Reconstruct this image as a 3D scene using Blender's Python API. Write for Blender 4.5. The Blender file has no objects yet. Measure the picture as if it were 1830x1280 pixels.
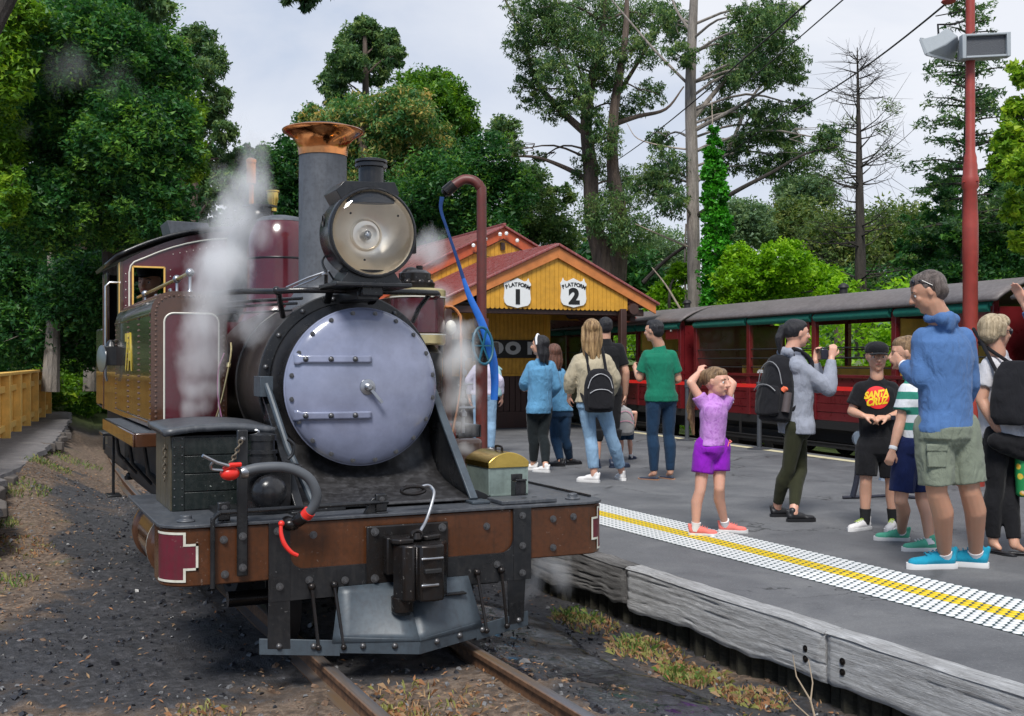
import bpy, bmesh, math, random
import numpy as np
from mathutils import Vector, Matrix, Euler
R = math.radians
PI = math.pi
scn = bpy.context.scene
COL = scn.collection

# ---------------------------------------------------------------- camera, world, sun, exposure
F, TH, CZ = 2006.0, R(25.0), 1.45
sT, cT = math.sin(TH), math.cos(TH)
cam_d = bpy.data.cameras.new('camera')
cam = bpy.data.objects.new('camera', cam_d)
COL.objects.link(cam)
cam.location = (0, 0, CZ)
cam.rotation_euler = (R(90), 0, -TH)
cam_d.sensor_width = 36.0
cam_d.lens = 36.0 * F / 1830.0
cam_d.shift_y = 6.0 / 1830.0
cam_d.clip_start = 0.05
cam_d.clip_end = 600
scn.camera = cam

world = bpy.data.worlds.new("World")
scn.world = world
world.use_nodes = True
wn, wl = world.node_tree.nodes, world.node_tree.links
wn.clear()
SUN_EL, SUN_AZ = 52.0, 215.0            # azimuth from +Y, clockwise: sun high behind the camera's left shoulder
sky = wn.new('ShaderNodeTexSky'); sky.sky_type = 'NISHITA'; sky.sun_disc = False
sky.sun_elevation = R(SUN_EL); sky.sun_rotation = R(SUN_AZ)
tc = wn.new('ShaderNodeTexCoord')
mp = wn.new('ShaderNodeMapping'); mp.inputs['Scale'].default_value = (1.0, 1.0, 2.2)
mp.inputs['Location'].default_value = (3.3, 1.7, 0.4)
n1 = wn.new('ShaderNodeTexNoise'); n1.inputs['Scale'].default_value = 2.3; n1.inputs['Detail'].default_value = 7
n1.inputs['Roughness'].default_value = 0.55; n1.inputs['Distortion'].default_value = 0.4
n2 = wn.new('ShaderNodeTexNoise'); n2.inputs['Scale'].default_value = 1.1; n2.inputs['Detail'].default_value = 3
cr = wn.new('ShaderNodeValToRGB')
cr.color_ramp.elements[0].position = 0.34; cr.color_ramp.elements[0].color = (2.0, 2.75, 4.0, 1)
cr.color_ramp.elements[1].position = 0.62; cr.color_ramp.elements[1].color = (5.2, 5.3, 5.6, 1)
e = cr.color_ramp.elements.new(0.48); e.color = (3.9, 4.2, 4.85, 1)
m1 = wn.new('ShaderNodeMath'); m1.operation = 'MULTIPLY_ADD'; m1.inputs[1].default_value = 0.55
m2 = wn.new('ShaderNodeMath'); m2.operation = 'MULTIPLY'; m2.inputs[1].default_value = 0.45
# the cloud is thicker and whiter towards the right of the view
sp = wn.new('ShaderNodeSeparateXYZ')
m3 = wn.new('ShaderNodeMath'); m3.operation = 'MULTIPLY_ADD'; m3.inputs[1].default_value = 0.30; m3.inputs[2].default_value = -0.075
m4 = wn.new('ShaderNodeMath'); m4.operation = 'ADD'
mx = wn.new('ShaderNodeMixRGB'); mx.inputs[0].default_value = 0.92
bg = wn.new('ShaderNodeBackground'); bg.inputs['Strength'].default_value = 0.1
wo = wn.new('ShaderNodeOutputWorld')
wl.new(tc.outputs['Generated'], mp.inputs['Vector']); wl.new(mp.outputs[0], n1.inputs['Vector']); wl.new(mp.outputs[0], n2.inputs['Vector'])
wl.new(n2.outputs[0], m2.inputs[0]); wl.new(n1.outputs[0], m1.inputs[0]); wl.new(m2.outputs[0], m1.inputs[2])
wl.new(tc.outputs['Generated'], sp.inputs[0]); wl.new(sp.outputs[0], m3.inputs[0])
wl.new(m1.outputs[0], m4.inputs[0]); wl.new(m3.outputs[0], m4.inputs[1]); wl.new(m4.outputs[0], cr.inputs[0])
wl.new(sky.outputs[0], mx.inputs[1]); wl.new(cr.outputs[0], mx.inputs[2]); wl.new(mx.outputs[0], bg.inputs['Color'])
wl.new(bg.outputs[0], wo.inputs[0])

sun_d = bpy.data.lights.new('sun', 'SUN'); sun_d.energy = 2.3; sun_d.angle = R(18); sun_d.color = (1.0, 0.965, 0.91)
sun = bpy.data.objects.new('sun', sun_d); COL.objects.link(sun)
_a, _e = R(SUN_AZ), R(SUN_EL)
sdir = Vector((math.sin(_a) * math.cos(_e), math.cos(_a) * math.cos(_e), math.sin(_e)))
sun.rotation_euler = sdir.to_track_quat('Z', 'Y').to_euler()
sun.location = sdir * 60

scn.render.engine = 'CYCLES'
scn.view_settings.view_transform = 'Standard'
scn.view_settings.look = 'None'
scn.view_settings.exposure = 0.8
scn.view_settings.gamma = 1.0
scn.view_settings.use_curve_mapping = False
scn.cycles.max_bounces = 8
scn.cycles.sample_clamp_indirect = 6
scn.cycles.diffuse_bounces = 3
scn.cycles.transparent_max_bounces = 12
scn.cycles.volume_bounces = 5
scn.cycles.volume_max_steps = 96
scn.cycles.volume_step_rate = 0.6

# ---------------------------------------------------------------- places from rays: a pixel of the photograph meets a real plane
def ray(px, py):
    X = (px - 915) / F; u = (646 - py) / F
    return Vector((X * cT + sT, -X * sT + cT, u))
def onx(px, py, x): r = ray(px, py); t = x / r.x; return Vector((x, t * r.y, CZ + t * r.z))
def ony(px, py, y): r = ray(px, py); t = y / r.y; return Vector((t * r.x, y, CZ + t * r.z))
def onz(px, py, z): r = ray(px, py); t = (z - CZ) / r.z; return Vector((t * r.x, t * r.y, z))
def atz(px, py, Z): r = ray(px, py); return Vector((Z * r.x, Z * r.y, CZ + Z * r.z))

# ---------------------------------------------------------------- materials
class NT:
    def __init__(s, name):
        s.m = bpy.data.materials.new(name); s.m.use_nodes = True
        s.n, s.l = s.m.node_tree.nodes, s.m.node_tree.links
        s.n.clear()
        s.out = s.n.new('ShaderNodeOutputMaterial')
        s.b = s.n.new('ShaderNodeBsdfPrincipled')
        s.l.new(s.b.outputs[0], s.out.inputs[0])
        s.tc = s.n.new('ShaderNodeTexCoord')
        s.co = s.tc.outputs['Object']
    def new(s, t, **k):
        n = s.n.new(t)
        for a, v in k.items():
            if a.startswith('_'): setattr(n, a[1:], v)
            else: n.inputs[a.replace('__', ' ')].default_value = v
        return n
    def link(s, a, b): s.l.new(a, b)
    def map(s, scale=(1, 1, 1), rot=(0, 0, 0), loc=(0, 0, 0)):
        m = s.n.new('ShaderNodeMapping'); m.inputs['Scale'].default_value = scale
        m.inputs['Rotation'].default_value = rot; m.inputs['Location'].default_value = loc
        s.link(s.co, m.inputs[0]); return m.outputs[0]
    def noise(s, scale, detail=4, rough=0.55, vec=None, dist=0):
        n = s.new('ShaderNodeTexNoise', Scale=scale, Detail=detail, Roughness=rough, Distortion=dist)
        s.link(vec or s.co, n.inputs['Vector']); return n.outputs[0]
    def ramp(s, f, stops):
        r = s.n.new('ShaderNodeValToRGB'); els = r.color_ramp.elements
        while len(els) < len(stops): els.new(0.5)
        for e_, (p, c) in zip(els, stops):
            e_.position = p
            e_.color = (c, c, c, 1) if isinstance(c, (int, float)) else (*c[:3], 1)
        s.link(f, r.inputs[0]); return r.outputs[0]
    def mix(s, f, a, b, mode='MIX'):
        m = s.n.new('ShaderNodeMixRGB'); m.blend_type = mode
        for i, v in ((0, f), (1, a), (2, b)):
            if isinstance(v, (int, float)): m.inputs[i].default_value = v if i == 0 else (v, v, v, 1)
            elif isinstance(v, (tuple, list)): m.inputs[i].default_value = (*v[:3], 1)
            else: s.link(v, m.inputs[i])
        return m.outputs[0]
    def math(s, op, a, b=None, c=None):
        m = s.n.new('ShaderNodeMath'); m.operation = op
        for i, v in enumerate((a, b, c)):
            if v is None: continue
            if isinstance(v, (int, float)): m.inputs[i].default_value = v
            else: s.link(v, m.inputs[i])
        return m.outputs[0]
    def bump(s, h, strength=0.3, dist=0.01):
        b = s.new('ShaderNodeBump', Strength=strength, Distance=dist)
        s.link(h, b.inputs['Height']); s.link(b.outputs[0], s.b.inputs['Normal']); return b
    def base(s, v):
        if isinstance(v, (tuple, list)): s.b.inputs['Base Color'].default_value = (*v[:3], 1)
        else: s.link(v, s.b.inputs['Base Color'])
    def rough(s, v):
        if isinstance(v, (int, float)): s.b.inputs['Roughness'].default_value = v
        else: s.link(v, s.b.inputs['Roughness'])
    def set(s, **k):
        for a, v in k.items(): s.b.inputs[a.replace('__', ' ')].default_value = v
def lerp3(c, k): return tuple(min(1, x * k) for x in c)

def paint(name, c, rough=0.4, metal=0.0, dirt=0.35, dirtc=(0.035, 0.03, 0.027), scale=6, coat=0.0, bump=0.22, chips=0, chipc=(0.4, 0.38, 0.35), streak=True):
    t = NT(name)
    n1 = t.noise(scale, 6, 0.6); n2 = t.noise(scale * 7, 3)
    v = t.mix(t.ramp(n1, [(0.3, 0.0), (0.75, 1.0)]), lerp3(c, 0.78), lerp3(c, 1.15))
    if streak:
        ns = t.noise(3.5, 5, 0.6, t.map((9, 9, 1)))
        v = t.mix(t.ramp(ns, [(0.5, 0.0), (0.75, dirt)]), v, dirtc)
    v = t.mix(t.math('MULTIPLY', t.ramp(n2, [(0.45, 0.0), (0.8, 1.0)]), dirt), v, dirtc)
    if chips:
        nc = t.noise(55, 3, 0.6); nd = t.noise(5, 2)
        f = t.math('MULTIPLY', t.ramp(nc, [(0.66, 0.0), (0.69, 1.0)]), t.ramp(nd, [(0.5, 0.0), (0.62, chips)]))
        v = t.mix(f, v, chipc)
    t.base(v)
    t.rough(t.math('ADD', t.math('MULTIPLY', n1, 0.3), rough - 0.15))
    t.set(Metallic=metal, Coat__Weight=coat)
    if coat: t.set(Coat__Roughness=0.06)
    if bump: t.bump(t.noise(scale * 5, 4), bump, 0.003)
    return t.m
def plain(name, c, rough=0.5, metal=0.0, var=0.15, scale=20, bump=0.1, sheen=0, spec=None):
    t = NT(name)
    n1 = t.noise(scale, 4)
    t.base(t.mix(n1, lerp3(c, 1 - var), lerp3(c, 1 + var))); t.rough(rough); t.set(Metallic=metal)
    if spec is not None: t.b.inputs['Specular IOR Level'].default_value = spec
    if sheen: t.set(Sheen__Weight=sheen)
    if bump: t.bump(t.noise(scale * 3, 3), bump, 0.003)
    return t.m
def fabric(name, c, var=0.25, fold=0.5, weave=True, c2=None):
    t = NT(name)
    w = t.noise(9, 4, 0.6, dist=0.6)
    n2 = t.noise(160, 2)
    a = t.mix(w, lerp3(c, 1 - var), lerp3(c, 1 + var))
    if c2: a = t.mix(t.ramp(t.noise(40, 3), [(0.5, 0), (0.62, 1)]), a, c2)
    t.base(t.mix(t.math('MULTIPLY', n2, 0.25), a, lerp3(c, 0.6))); t.rough(0.9); t.set(Sheen__Weight=0.08)
    t.b.inputs['Specular IOR Level'].default_value = 0.2
    h = t.math('ADD', t.noise(11, 3, 0.5, t.map((1, 1, 0.45)), 1.2), t.math('MULTIPLY', n2, 0.08))
    t.bump(h, fold, 0.035)
    return t.m

# ---------------------------------------------------------------- mesh building
class MB:
    def __init__(s): s.v = []; s.f = []; s.mi = []; s.cur = 0
    def add(s, vs, fs):
        o = len(s.v); s.v += [tuple(p) for p in vs]; s.f += [tuple(i + o for i in f) for f in fs]; s.mi += [s.cur] * len(fs)
        return s
    def box(s, lo, hi, M=None):
        x0, y0, z0 = lo; x1, y1, z1 = hi
        vs = [Vector(p) for p in ((x0, y0, z0), (x1, y0, z0), (x1, y1, z0), (x0, y1, z0), (x0, y0, z1), (x1, y0, z1), (x1, y1, z1), (x0, y1, z1))]
        if M is not None: vs = [M @ p for p in vs]
        return s.add(vs, [(0, 3, 2, 1), (4, 5, 6, 7), (0, 1, 5, 4), (1, 2, 6, 5), (2, 3, 7, 6), (3, 0, 4, 7)])
    def beam(s, p0, p1, w, h, up=(0, 0, 1)):
        p0, p1 = Vector(p0), Vector(p1); d = (p1 - p0); L = d.length; d.normalize()
        u = Vector(up); x = d.cross(u)
        if x.length < 1e-4: x = d.cross(Vector((1, 0, 0)))
        x.normalize(); u = x.cross(d)
        M = Matrix((x, d, u)).transposed().to_4x4(); M.translation = p0
        return s.box((-w / 2, 0, -h / 2), (w / 2, L, h / 2), M)
    def ring(s, c, ax, r, n, ref=None, ph=0):
        ax = Vector(ax).normalized(); ref = Vector(ref) if ref is not None else (Vector((0, 0, 1)) if abs(ax.z) < 0.9 else Vector((1, 0, 0)))
        a = ax.cross(ref).normalized(); b = ax.cross(a)
        rx, ry = (r, r) if not isinstance(r, (tuple, list)) else r
        return [Vector(c) + a * rx * math.cos(2 * PI * i / n + ph) + b * ry * math.sin(2 * PI * i / n + ph) for i in range(n)]
    def cyl(s, p0, p1, r0, r1=None, n=24, cap=True):
        r1 = r0 if r1 is None else r1; p0, p1 = Vector(p0), Vector(p1); ax = p1 - p0
        return s.loft([s.ring(p0, ax, r0, n), s.ring(p1, ax, r1, n)], cap)
    def loft(s, rings, cap=True, close=True):
        n = len(rings[0]); vs = [p for r_ in rings for p in r_]; fs = []
        for k in range(len(rings) - 1):
            for i in range(n if close else n - 1):
                j = (i + 1) % n
                fs.append((k * n + i, k * n + j, (k + 1) * n + j, (k + 1) * n + i))
        if cap: fs.append(tuple(range(n - 1, -1, -1))); fs.append(tuple(range((len(rings) - 1) * n, len(rings) * n)))
        return s.add(vs, fs)
    def lathe(s, c, ax, prof, n=32, cap=True):
        c = Vector(c); ax = Vector(ax).normalized()
        return s.loft([s.ring(c + ax * h, ax, max(r, 1e-4), n) for r, h in prof], cap)
    def tube(s, pts, r, n=8, cap=True, smooth=0):
        pts = [Vector(p) for p in pts]
        if smooth: pts = spline(pts, smooth)
        rs = r if isinstance(r, (list, tuple)) else [r] * len(pts)
        if len(rs) != len(pts): rs = list(np.interp(np.linspace(0, 1, len(pts)), np.linspace(0, 1, len(rs)), rs))
        rings = []; ref = None
        for i, p in enumerate(pts):
            d = (pts[min(i + 1, len(pts) - 1)] - pts[max(i - 1, 0)]).normalized()
            if ref is None: ref = Vector((0, 0, 1)) if abs(d.z) < 0.9 else Vector((1, 0, 0))
            a = d.cross(ref).normalized(); ref = a.cross(d)
            b = d.cross(a)
            rings.append([p + (a * math.cos(2 * PI * k / n) + b * math.sin(2 * PI * k / n)) * rs[i] for k in range(n)])
        return s.loft(rings, cap)
    def sphere(s, c, r, n=12, m=8, M=None):
        r = (r, r, r) if isinstance(r, (int, float)) else r; c = Vector(c); rings = []
        for k in range(1, m):
            t = PI * k / m
            ring_ = [Vector((r[0] * math.sin(t) * math.cos(2 * PI * i / n), r[1] * math.sin(t) * math.sin(2 * PI * i / n), -r[2] * math.cos(t))) for i in range(n)]
            rings.append(ring_)
        o = len(s.v)
        allp = [p for q in rings for p in q] + [Vector((0, 0, -r[2])), Vector((0, 0, r[2]))]
        if M is not None: allp = [M @ p for p in allp]
        allp = [p + c for p in allp]; fs = []
        for k in range(m - 2):
            for i in range(n):
                j = (i + 1) % n; fs.append((k * n + i, k * n + j, (k + 1) * n + j, (k + 1) * n + i))
        b, t_ = (m - 1) * n, (m - 1) * n + 1
        for i in range(n):
            j = (i + 1) % n; fs.append((b, j, i)); fs.append((t_, (m - 2) * n + i, (m - 2) * n + j))
        return s.add(allp, fs)
    def prism(s, poly, fr, d):
        """poly 2D points; fr = (origin, u, v); extruded by vector d"""
        o, u, v = (Vector(q) for q in fr); d = Vector(d)
        a = [o + u * p[0] + v * p[1] for p in poly]; b = [p + d for p in a]
        return s.loft([a, b], True)
    def sheet(s, grid, thick=None):
        ny, nx = len(grid), len(grid[0]); vs = [Vector(p) for r_ in grid for p in r_]
        fs = [(j * nx + i, j * nx + i + 1, (j + 1) * nx + i + 1, (j + 1) * nx + i) for j in range(ny - 1) for i in range(nx - 1)]
        return s.add(vs, fs)
    def mesh(s, name, mats, smooth=True, angle=35, fix=True):
        me = bpy.data.meshes.new(name); me.from_pydata([tuple(v) for v in s.v], [], s.f)
        for m in (mats if isinstance(mats, (list, tuple)) else [mats]): me.materials.append(m)
        if isinstance(mats, (list, tuple)) and len(mats) > 1: me.polygons.foreach_set('material_index', s.mi)
        if fix:
            bm = bmesh.new(); bm.from_mesh(me); bmesh.ops.recalc_face_normals(bm, faces=bm.faces); bm.to_mesh(me); bm.free()
        if smooth:
            me.polygons.foreach_set('use_smooth', [True] * len(me.polygons)); me.set_sharp_from_angle(angle=R(angle))
        me.update(); return me
    def build(s, name, mats, parent=None, bevel=0, smooth=True, angle=35, kind=None, label=None, subsurf=0, solid=0):
        me = s.mesh(name, mats, smooth, angle, fix=not solid or True)
        return place(name, me, parent, bevel=bevel, kind=kind, label=label, subsurf=subsurf, solid=solid)
WLOC = {}
def place(name, me, parent=None, loc=None, bevel=0, kind=None, label=None, subsurf=0, solid=0, rot=None):
    o = bpy.data.objects.new(name, me); COL.objects.link(o)
    if parent is not None:
        o.parent = parent; base = Vector(WLOC.get(parent.name, (0, 0, 0)))
        o.location = (Vector(loc) if loc is not None else Vector((0, 0, 0))) - base
        WLOC[o.name] = Vector(loc) if loc is not None else Vector((0, 0, 0))
    elif loc is not None: o.location = loc; WLOC[o.name] = Vector(loc)
    if rot is not None: o.rotation_euler = rot
    if bevel:
        b = o.modifiers.new('bevel', 'BEVEL'); b.width = bevel; b.segments = 2; b.limit_method = 'ANGLE'; b.angle_limit = R(40)
        b.harden_normals = False
    if solid:
        b = o.modifiers.new('solid', 'SOLIDIFY'); b.thickness = solid; b.offset = 0
    if subsurf:
        b = o.modifiers.new('sub', 'SUBSURF'); b.levels = subsurf; b.render_levels = subsurf
    if kind: o['kind'] = kind
    if label: o['label'] = label
    return o
def empty(name, loc, label=None, cat=None, group=None, rz=0):
    o = bpy.data.objects.new(name, None); COL.objects.link(o); o.location = loc; o.rotation_euler = (0, 0, rz)
    o.empty_display_size = 0.2
    WLOC[o.name] = Vector(loc)
    tag(o, label, cat, group); return o
def tag(o, label=None, cat=None, group=None, kind=None):
    if label: o['label'] = label
    if cat: o['category'] = cat
    if group: o['group'] = group
    if kind: o['kind'] = kind
    return o
def spline(pts, k):
    pts = [Vector(p) for p in pts]; out = []
    P = [pts[0] * 2 - pts[1]] + pts + [pts[-1] * 2 - pts[-2]]
    for i in range(1, len(P) - 2):
        for j in range(k):
            t = j / k; a, b, c, d = P[i - 1], P[i], P[i + 1], P[i + 2]
            out.append(0.5 * ((2 * b) + (c - a) * t + (2 * a - 5 * b + 4 * c - d) * t * t + (3 * b - a - 3 * c + d) * t ** 3))
    out.append(pts[-1]); return out
def copy_tree(o, parent=None):
    c = o.copy(); COL.objects.link(c)
    if parent is not None: c.parent = parent
    for ch in list(o.children): copy_tree(ch, c)
    return c
def text_mesh(body, size, font_bold=0.0, extrude=0.004, spacing=1.0, name='letter'):
    cu = bpy.data.curves.new(name, 'FONT'); cu.body = body; cu.size = size; cu.extrude = extrude; cu.offset = font_bold
    cu.align_x = 'CENTER'; cu.align_y = 'CENTER'; cu.space_character = spacing; cu.resolution_u = 4
    ob = bpy.data.objects.new('tmp', cu); COL.objects.link(ob)
    dg = bpy.context.evaluated_depsgraph_get(); dg.update()
    me = bpy.data.meshes.new_from_object(ob.evaluated_get(dg)); bpy.data.objects.remove(ob); bpy.data.curves.remove(cu)
    return me
rng = np.random.default_rng(7)
random.seed(7)

# ---------------------------------------------------------------- shared materials
M = {}
M['black'] = paint('black_engine_paint', (0.011, 0.012, 0.014), 0.30, dirt=0.3, dirtc=(0.045, 0.042, 0.04), chips=0.7, chipc=(0.25, 0.25, 0.24))
M['blackgloss'] = paint('black_gloss_paint', (0.014, 0.014, 0.016), 0.22, dirt=0.2, dirtc=(0.06, 0.055, 0.05))
M['iron'] = paint('oily_iron', (0.028, 0.026, 0.026), 0.28, metal=0.6, dirt=0.6, dirtc=(0.03, 0.02, 0.015), chips=0.6)
M['bolt'] = paint('bolt_steel', (0.16, 0.16, 0.165), 0.36, metal=0.7, dirt=0.5)
M['footplate'] = paint('footplate_grey', (0.052, 0.058, 0.068), 0.42, dirt=0.4, dirtc=(0.13, 0.13, 0.135), chips=0.6)
M['graphite'] = paint('chimney_graphite_paint', (0.085, 0.093, 0.108), 0.50, dirt=0.5, dirtc=(0.03, 0.03, 0.033), bump=0.1)
M['boiler'] = paint('smokebox_sooty_brown', (0.036, 0.031, 0.028), 0.36, dirt=0.3, dirtc=(0.09, 0.08, 0.075))
M['apron'] = paint('apron_sooty', (0.028, 0.027, 0.028), 0.34, dirt=0.30, dirtc=(0.16, 0.16, 0.17), scale=2.5, bump=0.05)
M['plough'] = paint('plough_blue_grey', (0.055, 0.072, 0.088), 0.45, metal=0.1, dirt=0.45, dirtc=(0.03, 0.03, 0.035))
M['maroon'] = paint('maroon_gloss', (0.085, 0.010, 0.017), 0.22, dirt=0.25, dirtc=(0.06, 0.04, 0.04), coat=0.8, bump=0.03, streak=False)
M['brown'] = paint('brown_gloss', (0.075, 0.030, 0.014), 0.22, dirt=0.25, dirtc=(0.03, 0.02, 0.014), coat=0.7, bump=0.03, streak=False)
M['tankside'] = paint('tank_side_gloss', (0.026, 0.012, 0.006), 0.20, dirt=0.1, coat=0.45, bump=0.0, streak=False)
M['beambrown'] = paint('buffer_beam_brown', (0.088, 0.031, 0.012), 0.24, dirt=0.55, dirtc=(0.03, 0.017, 0.01), chips=0.8, chipc=(0.33, 0.28, 0.24))
M['cream'] = plain('lining_cream', (0.68, 0.66, 0.58), 0.4, var=0.1)
M['rivet'] = paint('rivet_brown', (0.13, 0.075, 0.055), 0.30, dirt=0.2)
M['disc'] = paint('pale_lilac_grey_gloss', (0.225, 0.245, 0.345), 0.20, dirt=0.06, coat=0.7, bump=0.0, streak=False)
# ================================================================ GROUND
from mathutils import noise as mnoise
def nz(x, y, s, z=0.0): return mnoise.noise(Vector((x * s, y * s, z)))
def ground_h(x, y):
    h = -0.10
    # cess falls towards the platform foot on the right
    if x > 2.5: h -= 0.11 * min(1, (x - 2.5) / 0.8)
    if 1.5 < x < 2.2: h += 0.035
    if x < 1.3: h += 0.0 + 0.02 * math.sin(y)
    # the left bank under the old stone platform, beyond twelve metres
    k = min(1, max(0, (y - 9.5) / 4.0))
    edge = 0.25 + max(0, y - 12) * 0.06
    if x < edge + 0.9: h += k * 0.34 * min(1, max(0, (edge + 0.9 - x) / 0.8))
    if y > 27 and x < 6: h += min(1.6, (y - 27) * 0.16) * min(1, max(0, (4.4 - x) / 3.0))
    if y > 45: h += (y - 45) * 0.04
    h += 0.03 * nz(x, y, 0.9) + 0.022 * nz(x, y, 3.1, 4) + 0.012 * nz(x, y, 9, 7) + 0.006 * nz(x, y, 27, 2)
    return h
def soot(x, y):
    s = 0.0
    # sooty floor left of the engine
    s = max(s, 1.0 - abs(y - 6.6 - 0.3 * nz(x, y, 1)) / 2.6) if x < 1.9 else s
    s = max(s, 1 - abs(x - 2.95) / 0.75) if x > 2.1 and y > 3.0 else s
    s = max(s, (0.95 - max(0, y - 11) * 0.25) * min(1, max(0, (x - 0.35) / 0.6)) * min(1, max(0, (y - 4.7) / 1.2)))
    s -= 0.8 * max(0, 1 - max(0, x) / 0.65) * min(1, max(0, abs(y - 6.2) / 1.3))
    s += 0.14
    s += 0.6 * nz(x, y, 1.3, 9) + 0.35 * nz(x, y, 4.2, 3) + 0.2 * nz(x, y, 11, 3)
    if y < 4.6 and x < 2.3: s -= 0.5 * min(1, (4.6 - y) / 0.5) * (0.6 + nz(x, y, 2.0, 5))
    if 1.5 < x < 2.2 and y < 5: s = 0.12 + 0.5 * nz(x, y, 2.5, 11)
    return min(1, max(0, s))
def make_ground():
    xs = np.concatenate([np.arange(-60, -4, 4.0), np.arange(-4, -0.3, 0.4), np.arange(-0.3, 3.9, 0.03), np.arange(3.9, 14, 0.5), np.arange(14, 121, 5.0)])
    ys = np.concatenate([np.arange(-12, 1.6, 1.0), np.arange(1.6, 2.6, 0.1), np.arange(2.6, 9, 0.03), np.arange(9, 16, 0.1), np.arange(16, 40, 0.5), np.arange(40, 241, 5.0)])
    vs = []; cols = []
    for y in ys:
        for x in xs:
            fine = -0.5 < x < 4 and 1 < y < 20
            z = ground_h(x, y); vs.append((x, y, z)); cols.append(soot(x, y) if fine else 0.3 + 0.3 * nz(x, y, 0.3))
    nx = len(xs); ny = len(ys)
    idx = np.arange(nx * ny).reshape(ny, nx)
    fs = np.stack([idx[:-1, :-1], idx[:-1, 1:], idx[1:, 1:], idx[1:, :-1]], -1).reshape(-1, 4)
    me = bpy.data.meshes.new('ground'); me.from_pydata(vs, [], fs.tolist())
    me.polygons.foreach_set('use_smooth', [True] * len(me.polygons))
    a = me.color_attributes.new('soot', 'FLOAT_COLOR', 'POINT')
    c = np.ones((len(vs), 4), np.float32); c[:, 0] = cols; c[:, 1] = cols; c[:, 2] = cols
    a.data.foreach_set('color', c.ravel())
    t = NT('sooty_dirt')
    at = t.new('ShaderNodeAttribute', _attribute_name='soot')
    s = at.outputs['Fac']
    nA = t.noise(3.0, 8, 0.65); nB = t.noise(22, 6, 0.6); nC = t.noise(90, 4, 0.7)
    dirt = t.ramp(nB, [(0.30, (0.055, 0.040, 0.030)), (0.47, (0.13, 0.085, 0.055)), (0.60, (0.26, 0.19, 0.135)), (0.75, (0.24, 0.11, 0.05))])
    dirt = t.mix(t.ramp(nC, [(0.4, 0), (0.7, 0.7)]), dirt, (0.07, 0.06, 0.055))
    grass = t.mix(nB, (0.05, 0.09, 0.02), (0.16, 0.16, 0.05))
    dirt = t.mix(t.ramp(nA, [(0.60, 0), (0.68, 0.5)]), dirt, grass)
    coal = t.ramp(nB, [(0.3, (0.016, 0.016, 0.018)), (0.55, (0.052, 0.050, 0.053)), (0.8, (0.13, 0.125, 0.135))])
    coal = t.mix(t.ramp(nC, [(0.45, 0), (0.75, 0.5)]), coal, (0.02, 0.02, 0.022))
    m_ = t.ramp(t.math('ADD', s, t.math('MULTIPLY', t.math('SUBTRACT', nB, 0.5), 0.7)), [(0.25, 0), (0.55, 1)])
    sp_ = t.n.new('ShaderNodeSeparateXYZ'); t.link(t.co, sp_.inputs[0])
    gx = t.math('MAXIMUM', t.ramp(t.math('MULTIPLY', sp_.outputs[0], .05), [(.60, 0), (.68, 1)]), t.ramp(t.math('MULTIPLY', sp_.outputs[1], .02), [(.50, 0), (.56, 1)]))
    gr = t.mix(nB, (0.03, 0.06, 0.012), (0.12, 0.15, 0.04))
    t.base(t.mix(gx, t.mix(m_, dirt, coal), gr))
    t.rough(t.ramp(t.math('MULTIPLY', s, nA), [(0.28, 0.92), (0.5, 0.45)]))
    t.bump(t.math('ADD', t.math('MULTIPLY', nB, 0.6), t.math('MULTIPLY', nC, 0.5)), 0.9, 0.03)
    me.materials.append(t.m)
    o = place('ground', me, kind='structure'); return o
make_ground()

# puddle of oily wet ash beside the right rail
t = NT('wet_black_ash')
nb = t.noise(10, 6, 0.65, dist=0.5)
t.base(t.ramp(t.noise(26, 5), [(0.35, (0.006, 0.007, 0.009)), (0.7, (0.035, 0.036, 0.045))])); t.rough(t.ramp(nb, [(0.50, 0.02), (0.70, 0.22)]))
t.bump(t.math('ADD', t.ramp(nb, [(.5, 0), (.8, 1)]), t.math('MULTIPLY', t.noise(40, 4), 0.2)), 0.22, 0.02); M['wetash'] = t.m
mb = MB(); g = []
for j in range(60):
    row = []
    for i in range(28):
        u, v = i / 27, j / 59
        y = 3.9 + 4.6 * v; x = 2.33 + 0.85 * u + 0.14 * nz(0.3, y, 1.2) * u
        e_ = min(u, 1 - u, v * 1.5, (1 - v) * 1.5)
        row.append((x, y, ground_h(x, y) * .8 - 0.018 + 0.016 * nz(x, y, 3.2, 5) - 0.035 * max(0, 1 - e_ * 7)))
    g.append(row)
mb.sheet(g); mb.build('water', M['wetash'], kind='structure')

# ---------------------------------------------------------------- rails
t = NT('rail_rusty_steel')
geo = t.n.new('ShaderNodeNewGeometry'); sx = t.n.new('ShaderNodeSeparateXYZ'); t.link(geo.outputs['Normal'], sx.inputs[0])
top = t.ramp(sx.outputs[2], [(0.80, 0), (0.95, 1)])
rust = t.ramp(t.noise(30, 5), [(0.3, (0.06, 0.03, 0.017)), (0.7, (0.19, 0.095, 0.045))])
wear = t.ramp(t.noise(14, 5, 0.6, t.map((1, 0.08, 1))), [(0.35, (0.30, 0.20, 0.12)), (0.6, (0.22, 0.22, 0.24))])
t.base(t.mix(top, rust, wear)); t.rough(t.mix(top, 0.7, 0.34)); t.link(t.math('MULTIPLY', top, 0.6), t.b.inputs['Metallic'])
M['rail'] = t.m
prof = [(-0.055, -0.105), (0.055, -0.105), (0.055, -0.097), (0.012, -0.083), (0.009, -0.034), (0.027, -0.027), (0.029, -0.006), (0.022, 0), (-0.022, 0), (-0.029, -0.006), (-0.027, -0.027), (-0.009, -0.034), (-0.012, -0.083), (-0.055, -0.097)]
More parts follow.
